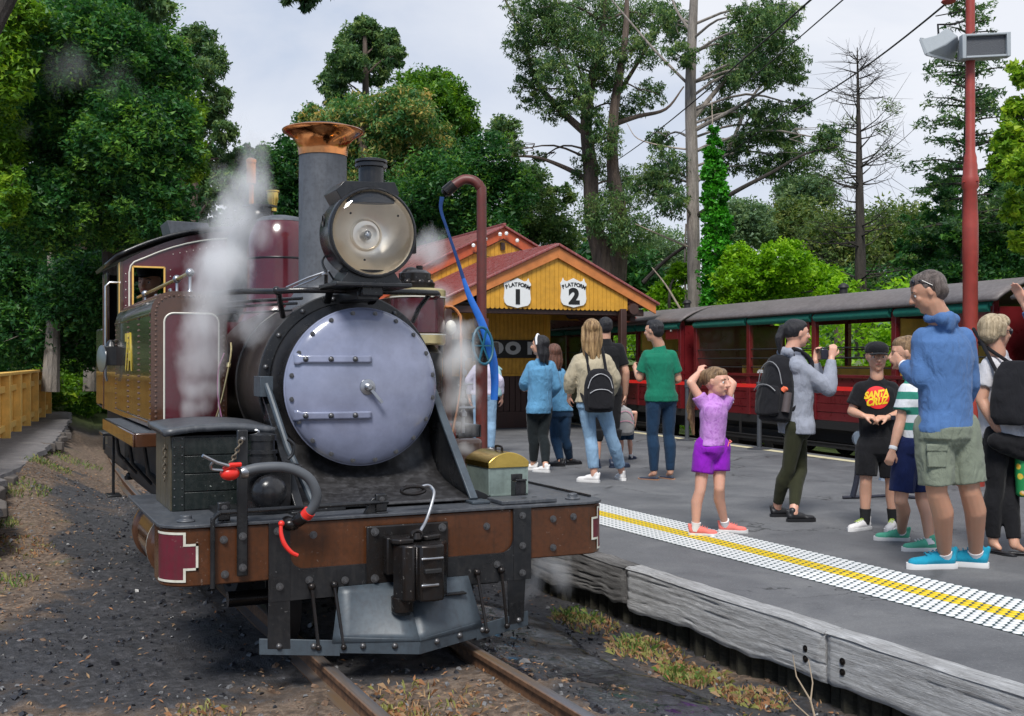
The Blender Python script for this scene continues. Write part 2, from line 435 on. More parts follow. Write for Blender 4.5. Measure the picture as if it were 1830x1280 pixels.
for i, x0 in enumerate((1.469, 2.231)):
    def cx_(y): return x0 + (0.0 if y < 11 else 0.0042 * (y - 11) ** 2)
    ys_ = list(np.arange(-1, 30, 0.8))
    mb = MB(); mb.loft([[Vector((cx_(y) + a, y, b)) for a, b in prof] for y in ys_])
    o = mb.build('rail', M['rail'], angle=50)
    tag(o, ['rusty left-hand rail of the near track, running under the engine', 'rusty right-hand rail beside the black wet puddle'][i], 'rail', 'rails of the near track')

# ---------------------------------------------------------------- gravel, coal, litter, grass tufts (uncountable)
def scatter_mesh(name, pts, base_v, base_f, sc, mats, mi, kind='stuff', tilt=1.0, cols=None):
    n = len(pts); bv = np.array(base_v, float); bf = np.array(base_f)
    rot = np.zeros((n, 3, 3)); a = rng.uniform(0, 2 * PI, n); b = rng.normal(0, 0.5 * tilt, n); c = rng.normal(0, 0.5 * tilt, n)
    ca, sa, cb, sb, cc, sc_ = np.cos(a), np.sin(a), np.cos(b), np.sin(b), np.cos(c), np.sin(c)
    Rz = np.stack([np.stack([ca, -sa, 0 * a], -1), np.stack([sa, ca, 0 * a], -1), np.stack([0 * a, 0 * a, 1 + 0 * a], -1)], 1)
    Rx = np.stack([np.stack([1 + 0 * a, 0 * a, 0 * a], -1), np.stack([0 * a, cb, -sb], -1), np.stack([0 * a, sb, cb], -1)], 1)
    Ry = np.stack([np.stack([cc, 0 * a, sc_], -1), np.stack([0 * a, 1 + 0 * a, 0 * a], -1), np.stack([-sc_, 0 * a, cc], -1)], 1)
    T = Rx @ Ry @ Rz
    V = np.einsum('nij,kj->nki', T, bv) * np.asarray(sc)[:, None, None] + np.asarray(pts)[:, None, :]
    k = len(bv); Fc = (bf[None] + (np.arange(n) * k)[:, None, None]).reshape(-1, bf.shape[1])
    me = bpy.data.meshes.new(name); me.from_pydata(V.reshape(-1, 3).tolist(), [], Fc.tolist())
    for m in mats: me.materials.append(m)
    me.polygons.foreach_set('material_index', np.repeat(mi, len(bf)).astype(np.int32))
    o = place(name, me, kind=kind); return o
stone_v = [(-1, -0.7, -0.4), (0.9, -0.8, -0.3), (1, 0.6, -0.4), (-0.8, 0.9, -0.3), (-0.5, -0.5, 0.5), (0.6, -0.3, 0.7), (0.5, 0.5, 0.4), (-0.4, 0.4, 0.6)]
stone_f = [(0, 3, 2, 1), (4, 5, 6, 7), (0, 1, 5, 4), (1, 2, 6, 5), (2, 3, 7, 6), (3, 0, 4, 7)]
M['coal'] = plain('coal_lump', (0.022, 0.022, 0.026), 0.35, var=0.4)
M['stone1'] = plain('gravel_grey', (0.15, 0.15, 0.155), 0.8, var=0.4)
M['stone2'] = plain('gravel_brown', (0.16, 0.10, 0.065), 0.85, var=0.4)
M['straw'] = plain('dry_litter', (0.30, 0.19, 0.10), 0.85, var=0.4)
M['leafbrown'] = plain('dead_leaf', (0.26, 0.12, 0.05), 0.8, var=0.5)
def gpts(n, x0, x1, y0, y1, lift=0.0, f=None):
    out = []
    while len(out) < n:
        x, y = rng.uniform(x0, x1), y0 + (y1 - y0) * rng.uniform(0, 1) ** 1.3
        if f and rng.uniform() > f(x, y): continue
        out.append((x, y, ground_h(x, y) + lift))
    return out
P1 = gpts(6500, -0.2, 3.7, 2.7, 14, 0.002)
mi = [0 if rng.uniform() < soot(p[0], p[1]) + 0.05 else (1 if rng.uniform() < 0.45 else 2) for p in P1]
scatter_mesh('gravel', P1, stone_v, stone_f, rng.gamma(2.0, 0.0034, len(P1)) + 0.0022, [M['coal'], M['stone1'], M['stone2']], mi)
leaf_v = [(-1, 0, 0), (0, -0.35, 0.15), (1.2, 0, 0.05), (0, 0.35, 0.2)]
P2 = gpts(5200, 0.0, 3.7, 2.7, 16, 0.008, lambda x, y: 1 - 0.8 * soot(x, y))
scatter_mesh('leaf_litter', P2, leaf_v, [(0, 1, 2, 3)], rng.uniform(0.006, 0.019, len(P2)), [M['straw'], M['leafbrown']], rng.integers(0, 2, len(P2)), tilt=0.7)
# matted dry grass patches
def tufts(name, spots, mats, n, h, spread, w=0.004, lean=0.9):
    V = []; Fc = []; mi_ = []
    for (x, y, r, k) in spots:
        for _ in range(int(n * k)):
            a = rng.uniform(0, 2 * PI); d = r * math.sqrt(rng.uniform()); px, py = x + d * math.cos(a), y + d * math.sin(a) * 1.4
            z = ground_h(px, py) if px < 3.9 else 0.0
            hh = h * rng.uniform(0.4, 1.2); az = rng.uniform(0, 2 * PI); l = rng.uniform(0.2, lean)
            dx, dy = math.cos(az), math.sin(az); o = len(V)
            V += [(px - dy * w, py + dx * w, z - 0.005), (px + dy * w, py - dx * w, z - 0.005), (px + dx * hh * l * 0.5 + dy * w * 0.7, py + dy * hh * l * 0.5 - dx * w * 0.7, z + hh * 0.6), (px + dx * hh * l, py + dy * hh * l, z + hh * (1 - 0.45 * l))]
            Fc.append((o, o + 1, o + 2, o + 3)); mi_.append(int(rng.integers(0, len(mats))))
    me = bpy.data.meshes.new(name); me.from_pydata(V, [], Fc)
    for m in mats: me.materials.append(m)
    me.polygons.foreach_set('material_index', mi_); place(name, me, kind='stuff')
M['grass'] = plain('short_green_grass', (0.07, 0.14, 0.02), 0.6, var=0.4)
M['grass2'] = plain('yellowing_grass', (0.20, 0.20, 0.05), 0.6, var=0.3)
tufts('dry_grass', [(3.4, 5.5, 0.2, 1.0), (3.4, 5.0, 0.16, .8), (3.4, 4.5, 0.16, .8), (3.4, 6.2, 0.2, .7), (0.85, 5.0, 0.16, 0.35), (1.85, 4.2, 0.3, 0.35), (1.75, 4.7, 0.25, .35), (3.1, 3.9, 0.2, .6), (2.0, 3.7, 0.25, .4), (1.62, 4.55, .12, .5), (0.2, 10, .3, .5)], [M['straw'], M['leafbrown'], M['grass2']], 420, 0.045, 1, lean=1.5)
tufts('grass', [(0.15, 3.95, 0.2, 1), (0.35, 3.7, 0.2, .4), (3.45, 6.4, 0.15, 0.6), (3.35, 5.0, 0.12, 0.6), (3.42, 5.6, 0.12, .4), (0.12, 8.5, 0.2, .3), (0.3, 12.5, 0.3, 0.8), (0.6, 14.5, 0.3, 0.7), (0.05, 11, .2, .6), (1.0, 17, .5, .8)], [M['grass'], M['grass2']], 380, 0.06, 1)

# ================================================================ STONE PLATFORM ON THE LEFT, FENCE
t = NT('cracked_old_asphalt')
t.base(t.ramp(t.noise(5, 7, 0.65), [(0.3, (0.10, 0.095, 0.10)), (0.6, (0.19, 0.18, 0.18)), (0.75, (0.28, 0.25, 0.22))])); t.rough(0.9)
t.bump(t.noise(20, 6, 0.7), 0.8, 0.03); M['oldasphalt'] = t.m
edge_pts = [(0.02, 9.5), (0.05, 11.0), (0.10, 12.4), (0.30, 13.4), (0.55, 15.3), (0.82, 17.2), (1.15, 20.5), (1.45, 24), (1.70, 27.8)]
def p0edge(y): return float(np.interp(y, [p[1] for p in edge_pts], [p[0] for p in edge_pts]))
mb = MB(); ys_ = np.arange(9.5, 29.5, 0.16); rows_t = []; 
for y in ys_:
    e_ = p0edge(y) + 0.07 * nz(0, y, 2.1, 3) + 0.04 * nz(0, y, 7, 3)
    z = 0.30 + 0.015 * nz(0, y, 1.7)
    rows_t.append([(-7, y, 0.30), (-1.5, y, 0.30), (e_ - 0.5, y, z), (e_ - 0.15, y, z), (e_, y, z - 0.012), (e_ + 0.02, y, z - 0.07), (e_ - 0.05, y, z - 0.12), (e_ - 0.12, y, z - 0.3), (e_ - 0.2, y, -0.2)])
mb.sheet(rows_t); mb.build('platform_left', M['oldasphalt'], kind='structure', angle=30)
# broken edging stones
root = empty('stone_edging', (0.4, 14, 0.2), 'row of broken grey stones along the edge of the old left platform', 'edging')
M['slab'] = plain('edging_stone', (0.11, 0.095, 0.085), 0.85, var=0.35, scale=7, bump=0.5)
for k, y in enumerate(np.arange(9.8, 22, 0.62)):
    if rng.uniform() < .35: continue
    e_ = p0edge(y); mb = MB(); L = rng.uniform(0.16, 0.33); w = rng.uniform(0.14, 0.30); h = rng.uniform(0.05, 0.09)
    a = rng.uniform(-0.35, 0.35)
    Mx = Matrix.Translation((e_ - 0.06 + rng.uniform(-.03, .04), y, 0.250 + rng.uniform(-0.03, 0.01))) @ Euler((rng.uniform(-.06, .06), rng.uniform(-.05, .12), a)).to_matrix().to_4x4()
    vs = [(-w / 2, -L, -h), (w / 2, -L * .9, -h), (w / 2 + .03, 0, -h), (w / 2, L, -h), (-w / 2, L, -h), (-w / 2, -L, h * .5), (w / 2 * .9, -L * .93, h * .4), (w / 2 + .02, 0.03, h * .45), (w / 2 - .02, L * .95, h * .35), (-w / 2, L, h * .5)]
    mb.add([Mx @ Vector(p) for p in vs], [(0, 1, 2, 3, 4), (9, 8, 7, 6, 5), (0, 5, 6, 1), (1, 6, 7, 2), (2, 7, 8, 3), (3, 8, 9, 4), (4, 9, 5, 0)])
    mb.build('stone', M['slab'], root, bevel=0.012)
# yellow paling fence
M['yfence'] = paint('fence_yellow_paint', (0.86, 0.52, 0.13), 0.5, dirt=0.12, dirtc=(0.25, 0.12, 0.03), bump=0.2)
fa, fb = Vector((-0.78, 10.2, 0.29)), Vector((1.33, 28.4, 0.29)); fd = (fb - fa); FL = fd.length; fd.normalize(); fn = Vector((fd.y, -fd.x, 0))
root = empty('timber_fence', fa, 'long yellow painted timber fence on the old left platform', 'fence')
HF = 0.95
npost = 12
for k in range(npost):
    p = fa + fd * (FL * k / (npost - 1)); mb = MB()
    mb.beam(p + fn * 0.06 + Vector((0, 0, -0.02)), p + fn * 0.06 + Vector((0, 0, HF + 0.0)), 0.12, 0.12, up=fd)
    mb.build('post', M['yfence'], root, bevel=0.008)
mb = MB(); mb.beam(fa + Vector((0, 0, HF + 0.02)) + fn * 0.02, fb + Vector((0, 0, HF + 0.02)) + fn * 0.02, 0.20, 0.045); mb.build('top_rail', M['yfence'], root, bevel=0.006)
for z in (0.16, 0.74):
    mb = MB(); mb.beam(fa + Vector((0, 0, z)) + fn * 0.03, fb + Vector((0, 0, z)) + fn * 0.03, 0.05, 0.10); mb.build('rail', M['yfence'], root, bevel=0.005)
npal = int(FL / 0.14); pal = None
for k in range(npal):
    p = fa + fd * (FL * (k + 0.5) / npal)
    if pal is None:
        mb = MB(); mb.box((-0.012, -0.066, 0.02), (0.012, 0.066, HF)); pal = mb.mesh('plank', M['yfence'])
    o = place('plank', pal, root, loc=p - fn * 0.012); o.rotation_euler = (0, 0, math.atan2(fd.y, fd.x) - PI / 2 + rng.uniform(-.01, .01)); o.location.z += rng.uniform(-0.006, 0.006)

# ================================================================ MAIN PLATFORM
PZ = 0.16
t = NT('platform_asphalt')
g1 = t.noise(1.3, 8, 0.72, dist=.5); g2 = t.noise(70, 6, 0.85); g3 = t.noise(9, 5, 0.6)
c = t.ramp(g1, [(0.32, (0.078, 0.080, 0.086)), (0.52, (0.118, 0.120, 0.126)), (0.70, (0.165, 0.166, 0.168))])
c = t.mix(t.ramp(g3, [(0.55, 0), (0.8, 0.45)]), c, (0.06, 0.06, 0.064))
c = t.mix(t.ramp(g2, [(0.56, 0), (0.70, 0.75)]), c, (0.30, 0.30, 0.30))
c = t.mix(t.ramp(g2, [(0.28, 0.75), (0.44, 0)]), c, (0.03, 0.035, 0.038))
vo = t.new('ShaderNodeTexVoronoi', Scale=0.55, _feature='DISTANCE_TO_EDGE')
nd = t.noise(4, 4); mm = t.n.new('ShaderNodeVectorMath'); mm.operation = 'ADD'; 
cm = t.n.new('ShaderNodeCombineXYZ'); t.link(nd, cm.inputs[0]); t.link(nd, cm.inputs[1]); t.link(t.co, mm.inputs[0]); t.link(cm.outputs[0], mm.inputs[1]); t.link(mm.outputs[0], vo.inputs['Vector'])
crk = t.ramp(vo.outputs['Distance'], [(0.004, 0.9), (0.012, 0)])
crk = t.math('MULTIPLY', crk, t.ramp(t.noise(0.8, 2), [(0.5, 0), (0.6, 1)]))
t.base(t.mix(crk, c, (0.03, 0.03, 0.03))); t.rough(t.ramp(g1, [(0.3, 0.6), (0.7, 0.85)]))
t.bump(t.math('ADD', g2, t.math('MULTIPLY', g3, 0.5)), 0.45, 0.004); M['asphalt'] = t.m
far = [(9.55, 4), (10.0, 9.0), (10.07, 11.167), (10.49, 16.1), (10.66, 18.06), (11.5, 26), (12.6, 34)]
def farx(y): return float(np.interp(y, [-4] + [p[1] for p in far], [9.3] + [p[0] for p in far]))
mb = MB(); rows_ = []
for y in list(np.arange(-3, 34, 0.5)):
    fx = farx(y)
    rows_.append([(3.75, y, -0.35), (3.75, y, PZ - 0.05), (3.715, y, PZ)] + [(3.715 + (fx - 3.715) * i / 10, y, PZ) for i in range(1, 11)] + [(fx + 0.3, y, PZ), (fx + 0.3, y, -0.35)])
mb.sheet(rows_); mb.build('platform', M['asphalt'], kind='structure', angle=30)
# cream line at the far edge
M['lineyellow'] = plain('worn_cream_line', (0.62, 0.56, 0.36), 0.7, var=0.3, scale=9)
mb = MB(); mb.sheet([[(farx(y) - 0.07, y, PZ + 0.004), (farx(y) + 0.10, y, PZ + 0.004)] for y in np.arange(4, 30, 0.5)]); mb.build('platform_line', M['lineyellow'], kind='structure')

# weathered timber edge beams
def oldwood(name, base, dark, amt, burnt=False):
    t = NT(name)
    v1 = t.map((12, 1.1, 12)); g = t.noise(5, 8, 0.7, v1, 0.7); g2 = t.noise(16, 5, 0.7, t.map((14, 0.5, 20))); n3 = t.noise(2.2, 4)
    c = t.ramp(g, [(0.25, dark), (0.48, lerp3(base, 0.75)), (0.7, lerp3(base, 1.25))])
    c = t.mix(t.ramp(n3, [(0.35, 0.0), (0.7, amt)]), c, dark)
    c = t.mix(t.ramp(g2, [(0.60, 0), (0.66, 0.85)]), c, (0.03, 0.027, 0.025))
    t.base(c); t.rough(0.85); t.bump(t.math('ADD', t.math('MULTIPLY', g, 0.7), t.math('MULTIPLY', g2, -1.0)), 0.9, 0.02)
    return t.m
M['edgewood'] = oldwood('weathered_grey_timber', (0.60, 0.60, 0.60), (0.24, 0.225, 0.215), 0.28)
M['burntwood'] = oldwood('burnt_rotten_timber', (0.27, 0.26, 0.25), (0.03, 0.027, 0.025), 0.7)
def edge_beam(y0, y1, mat, rag, label, seed, crack=0.012):
    xo, xi, zt, zb = 3.597, 3.715, PZ + 0.012, PZ - 0.235
    ny = int((y1 - y0) / 0.012); rows = []
    prof = []
    for i in range(9): prof.append(('t', i / 8))
    for i in range(1, 26): prof.append(('f', i / 25))
    for i in range(1, 4): prof.append(('b', i / 3))
    # crack curves along the grain
    cr_ = [(rng.uniform(0.08, 0.92), rng.uniform(0, 1), rng.uniform(0.2, 0.8), rng.uniform(0.003, 0.008) * rag, rng.uniform(0, 99)) for _ in range(int(11 * (1 + rag)))]
    for j in range(ny + 1):
        y = y0 + (y1 - y0) * j / ny; row = []
        endf = min(j, ny - j) / 3.0
        for kind, u in prof:
            if kind == 't':
                x = xi + (xo - xi) * u; z = zt + 0.006 * nz(x, y, 4, seed) + (-0.012 * max(0, u - 0.85) / 0.15) + 0.004 * nz(x * 6, y, 6, seed) * rag
            elif kind == 'f':
                wob = 0.03 * rag * nz(1, y, 2.3, seed) + 0.02 * nz(1, y, 1.1, seed + 5)
                bot = zb + 0.035 * nz(2, y, 1.6, seed) * (0.4 + rag) + 0.018 * nz(2, y, 7, seed) * rag
                z = zt - 0.01 + (bot - zt) * u; x = xo + 0.006 * nz(z * 4, y, 1.6, seed) + 0.004 * nz(z * 25, y, 2.2, seed) * rag
                x += 0.012 * max(0, (u - 0.9) / 0.1) + (0.006 if u < 0.05 else 0)
                for (cz, cy, cl, cd, ph) in cr_:
                    w = abs((y - y0) / (y1 - y0) - cy) / (cl * 0.5)
                    if w < 1:
                        cc = cz + 0.035 * nz(ph, y, 2.2, ph) + 0.012 * nz(ph, y, 9, ph)
                        d = abs(u - cc)
                        if d < 0.022: x += cd * (1 - d / 0.022) * (1 - w * w) * 1.6
            else:
                bot = zb + 0.035 * nz(2, y, 1.6, seed) * (0.4 + rag) + 0.018 * nz(2, y, 7, seed) * rag
                x = xo + 0.012 + (xi - xo) * u; z = bot
            if endf < 1: x = x + (xi - xo) * 0.12 * (1 - endf) if kind == 'f' else x
            row.append((x, y, z))
        rows.append(row)
    mb = MB(); mb.sheet(rows)
    n = len(rows[0]); mb.f.append(tuple(range(n))); mb.mi.append(0); mb.f.append(tuple(range(len(mb.v) - 1, len(mb.v) - n - 1, -1))); mb.mi.append(0)
    mb.f.append((0, n - 1, len(mb.v) - 1, len(mb.v) - n)) ; mb.mi.append(0)
    root = empty('edge_beam', (3.65, (y0 + y1) / 2, PZ), label, 'timber beam', 'timber beams along the platform edge')
    mb.build('timber', mat, root, angle=60); return root
edge_beam(1.0, 4.200, M['edgewood'], 0.5, 'nearest grey timber edge beam, running out of the picture bottom right', 3)
bR = edge_beam(4.212, 6.045, M['edgewood'], 0.75, 'grey timber edge beam with two bolt holes at its near end, middle of the row', 8)
edge_beam(6.06, 8.3, M['burntwood'], 1.3, 'blackened rotten timber edge beam beside the end of the buffer beam', 15)
edge_beam(8.315, 10.9, M['burntwood'], 1.2, 'weathered timber edge beam hidden behind the buffer beam, farthest of the row', 22)
bh = MB(); bh.cyl((0, 0, 0), (0.012, 0, 0), 0.017, n=14); bh.cyl((-0.006, 0, 0), (0.01, 0, 0), 0.009, n=6); bhm = bh.mesh('bolt_head', M['iron'])
for yy, rt in ((4.34, bR), (4.08, None)):
    for zz in (0.055, 0.005):
        rr = rt if rt else [o for o in bpy.data.objects if o.name == 'edge_beam'][0]
        place('bolt_head', bhm, rr, loc=(3.594, yy, zz))
# short upright palings holding the platform back
M['mosswood'] = oldwood('mossy_dark_timber', (0.085, 0.075, 0.045), (0.012, 0.012, 0.009), 0.6)
root = empty('retaining_palings', (3.735, 5, -0.1), 'dark mossy upright palings under the platform edge beam', 'retaining wall')
pv = []
for q in range(4):
    mb = MB(); w = 0.042 + 0.006 * q; mb.cyl((0, 0, -0.3), (0, 0, 0.0), w, w * 0.95, n=8); pv.append(mb.mesh('paling', M['mosswood']))
y = 2.6; k = 0
while y < 9.6:
    place('paling', pv[k % 4], root, loc=(3.71 + rng.uniform(-.012, .012), y, -0.065 + rng.uniform(-.02, .0))); k += 1
    y += 0.095 + rng.uniform(0, .012)
# dead stems at the platform foot
tw = M['twig'] = plain('bleached_dead_stem', (0.42, 0.33, 0.23), 0.8)
root = MB()
b0 = onz(1362, 1262, -0.2)
for tx, ty, tz in ((1340, 1185, 0.0), (1375, 1130, 0.02), (1320, 1185, -0.02)):
    pass
base = Vector((3.42, 4.05, -0.2))
root.tube([base, base + Vector((-0.01, 0.03, 0.10)), base + Vector((-0.05, 0.08, 0.20)), base + Vector((-0.07, 0.08, 0.30))], [0.005, 0.002], 5)
root.tube([base + Vector((-0.01, 0.03, 0.09)), base + Vector((0.02, 0.05, 0.17)), base + Vector((0.02, 0.08, 0.27))], [0.004, 0.0015], 5)
root.tube([base, base + Vector((-0.09, 0.04, 0.09)), base + Vector((-0.15, 0.05, 0.17))], [0.004, 0.0015], 5)
o = root.build('dead_twig', M['twig']); tag(o, 'pale dead forked twig growing at the foot of the platform', 'twig')

# ---------------------------------------------------------------- tactile paving: raised studs
M['studwhite'] = plain('stud_white', (0.70, 0.71, 0.71), 0.5, var=0.12, scale=30)
M['studyellow'] = plain('stud_yellow', (0.74, 0.52, 0.01), 0.5, var=0.15, scale=30)
M['tacbase'] = plain('tactile_base', (0.03, 0.06, 0.065), 0.8, var=0.3)
def tacx(y): return 4.385 - 0.006 * (y - 4)
tp = MB(); tp.sheet([[(tacx(y) + 0.01, y, PZ + 0.004), (tacx(y) + 0.675, y, PZ + 0.004)] for y in np.arange(2.0, 16.1, 0.5)])
tbase = tp.build('tactile_paving', M['tacbase']); tag(tbase, kind='structure')
def studmesh(mat, nm):
    mb = MB(); mb.lathe((0, 0, 0), (0, 0, 1), [(0.0236, 0.0), (0.0225, 0.003), (0.016, 0.005)], 10); return mb.mesh(nm, mat, angle=60)
sw, sy = studmesh(M['studwhite'], 'stud_white'), studmesh(M['studyellow'], 'stud_yellow')
spots = []
pitch = 0.0580; rows = 13
for j in range(int(13.5 / pitch)):
    y = 2.3 + j * pitch
    for i in range(rows):
        yy = y + (pitch / 2 if i % 2 else 0)
        spots.append((tacx(yy) + 0.032 + i * 0.0506, yy, 5 <= i <= 7))
def inview(x, y):
    Z = x * sT + y * cT; X = x * cT - y * sT; return Z > 0.5 and 915 + F * X / Z < 1835
vis = sorted([s_ for s_ in spots if inview(s_[0], s_[1])], key=lambda s_: s_[0] * sT + s_[1] * cT)
for x, y, yel in vis[:300]:
    place('stud', sy if yel else sw, tbase, loc=(x, y, PZ + 0.0035))
_seen = set(vis); rest = vis[300:] + [s_ for s_ in spots if s_ not in _seen]
for yel, nm in ((False, 'white_studs'), (True, 'yellow_studs')):
    q = [s_ for s_ in rest if s_[2] == yel]
    base_me = sy if yel else sw; bv = [tuple(v.co) for v in base_me.vertices]; vs, fs = [], []
    for x, y, _ in q:
        o = len(vs); vs += [(x + .0225 * math.cos(q * PI / 3.5), y + .0225 * math.sin(q * PI / 3.5), PZ + .0075) for q in range(7)] + [(x + .0232 * math.cos(q * PI / 3.5), y + .0232 * math.sin(q * PI / 3.5), PZ + .0035) for q in range(7)]; fs += [tuple(range(o, o + 7))] + [(o + q, o + 7 + q, o + 7 + (q + 1) % 7, o + (q + 1) % 7) for q in range(7)]
    me = bpy.data.meshes.new(nm); me.from_pydata(vs, [], fs); me.materials.append(M['studyellow' if yel else 'studwhite'])
    place(nm, me, tbase, kind='stuff')
# ================================================================ THE TANK ENGINE
CX = 1.85
ENG = empty('steam_locomotive', (CX, 5.3, 0), 'maroon and brown steam engine with copper-capped chimney and plain lilac-grey front disc', 'steam engine')
E_ = ENG
def subroot(name, loc, label=None):
    o = bpy.data.objects.new(name, None); COL.objects.link(o); o.parent = E_; o.location = Vector(loc) - Vector((CX, 5.3, 0)); WLOC[o.name] = Vector(loc)
    if label: o['label'] = label
    return o
M['copper'] = NT('polished_copper').m
def metalmat(name, c, rough, var=0.2, tarn=None, tarnc=(0.1, 0.05, 0.03)):
    t = NT(name); n = t.noise(5, 5, 0.6, dist=0.8); v = t.mix(n, lerp3(c, 1 - var), lerp3(c, 1 + var))
    if tarn: v = t.mix(t.ramp(t.noise(9, 5), [(0.5, 0), (0.75, tarn)]), v, tarnc)
    t.base(v); t.set(Metallic=1.0); t.rough(t.math('ADD', t.math('MULTIPLY', n, 0.15), rough - 0.07)); t.bump(t.noise(14, 3), 0.12, 0.004); return t.m
M['copper'] = metalmat('polished_copper', (0.86, 0.33, 0.12), 0.13, 0.25, 0.6, (0.30, 0.08, 0.03))
M['brass'] = metalmat('polished_brass', (0.80, 0.56, 0.14), 0.24, 0.15, 0.4, (0.30, 0.20, 0.06))
M['palebrass'] = metalmat('pale_worn_brass', (0.70, 0.58, 0.30), 0.32, 0.2, 0.5, (0.35, 0.28, 0.15))
M['reflector'] = metalmat('lamp_reflector', (0.94, 0.84, 0.70), 0.42, 0.08, 0.35, (0.78, 0.62, 0.46))
M['steel'] = metalmat('bare_steel', (0.42, 0.43, 0.45), 0.34, 0.2, 0.5, (0.12, 0.1, 0.09))
M['galv'] = paint('galvanised_green_grey', (0.24, 0.30, 0.275), 0.45, metal=0.3, dirt=0.35, dirtc=(0.10, 0.12, 0.11), chips=.3)
M['rubber'] = plain('hose_rubber', (0.075, 0.082, 0.092), 0.55, var=0.15)
M['redp'] = plain('red_plastic', (0.72, 0.03, 0.02), 0.3, var=0.15)
M['dark'] = plain('underframe_black', (0.010, 0.010, 0.011), 0.65, var=0.3)
M['goldpaint'] = plain('gold_lettering', (0.62, 0.46, 0.06), 0.35, var=0.15)
M['greenbox'] = paint('dark_green_black_box', (0.009, 0.014, 0.013), 0.27, dirt=0.25, dirtc=(0.06, 0.06, 0.055), chips=0.7, chipc=(0.35, 0.38, 0.34))
M['olivebox'] = paint('olive_side_panel', (0.085, 0.072, 0.045), 0.45, dirt=0.6, chips=0.4)
t = NT('clear_glass'); t.base((1, 1, 1)); t.rough(0.03); t.set(Transmission__Weight=1.0, IOR=1.3); M['glass'] = t.m
t = NT('thin_lamp_glass'); t.base((0.9, 0.88, 0.8)); t.rough(0.04)
tr = t.n.new('ShaderNodeBsdfTransparent'); ms = t.n.new('ShaderNodeMixShader'); lw = t.n.new('ShaderNodeLayerWeight'); lw.inputs[0].default_value = 0.25
gl = t.n.new('ShaderNodeBsdfGlossy'); gl.inputs['Roughness'].default_value = 0.03
t.link(t.math('ADD', lw.outputs['Fresnel'], 0.04), ms.inputs[0]); t.link(tr.outputs[0], ms.inputs[1]); t.link(gl.outputs[0], ms.inputs[2]); t.link(ms.outputs[0], t.out.inputs[0]); M['lampglass'] = t.m

def P(name, mb, mat, bevel=0.003, **k): return mb.build(name, mat, k.pop('parent', E_), bevel=bevel, **k)
# shared fixings
def boltmesh(r, h, mat, nm='bolt', dome=False):
    mb = MB()
    if dome: mb.lathe((0, 0, 0), (0, -1, 0), [(r, 0), (r * .95, h * .35), (r * .7, h * .75), (r * .3, h)], 12)
    else:
        mb.cyl((0, 0, 0), (0, -h * .3, 0), r * 1.35, n=14); mb.cyl((0, -h * .3, 0), (0, -h * .9, 0), r, n=6); mb.cyl((0, -h * .9, 0), (0, -h * 1.2, 0), r * .55, n=8)
    return mb.mesh(nm, mat)
bolt_l = boltmesh(0.0135, 0.017, M['bolt']); bolt_s = boltmesh(0.010, 0.012, M['bolt']); dome_l = boltmesh(0.0155, 0.015, M['bolt'], dome=True)
def bolt(p, me=None, parent=None, rot=None): return place('bolt', me or bolt_l, parent or E_, loc=p, rot=rot)

# ---- buffer beam with rounded ends
BY, BZ0, BZ1, BX0, BX1, BR = 5.24, 0.425, 0.690, 0.712, 3.01, 0.13
def beam_outline(off=0.0, n=9):
    pts = []
    for k in range(n + 1):
        a = PI * 1.0 + (PI / 2) * k / n
        pts.append((BX0 + BR + (BR + off) * math.cos(a), BY + BR + (BR + off) * math.sin(a)))
    for k in range(n + 1):
        a = 1.5 * PI + (PI / 2) * k / n
        pts.append((BX1 - BR + (BR + off) * math.cos(a), BY + BR + (BR + off) * math.sin(a)))
    return pts
o_ = beam_outline(); back = [(BX1, BY + 0.30), (BX0, BY + 0.30)]
mb = MB(); poly = o_ + back
mb.loft([[Vector((x, y, BZ0)) for x, y in poly], [Vector((x, y, BZ1)) for x, y in poly]])
beam = P('buffer_beam', mb, M['beambrown'], bevel=0.006)
# footplate with a thin rim
mb = MB(); rim = beam_outline(0.012); poly = rim + [(BX1 + .012, 6.55), (BX0 - .012, 6.55)]
mb.loft([[Vector((x, y, BZ1 + 0.001)) for x, y in poly], [Vector((x, y, BZ1 + 0.016)) for x, y in poly]])
P('footplate', mb, M['footplate'], bevel=0.003)
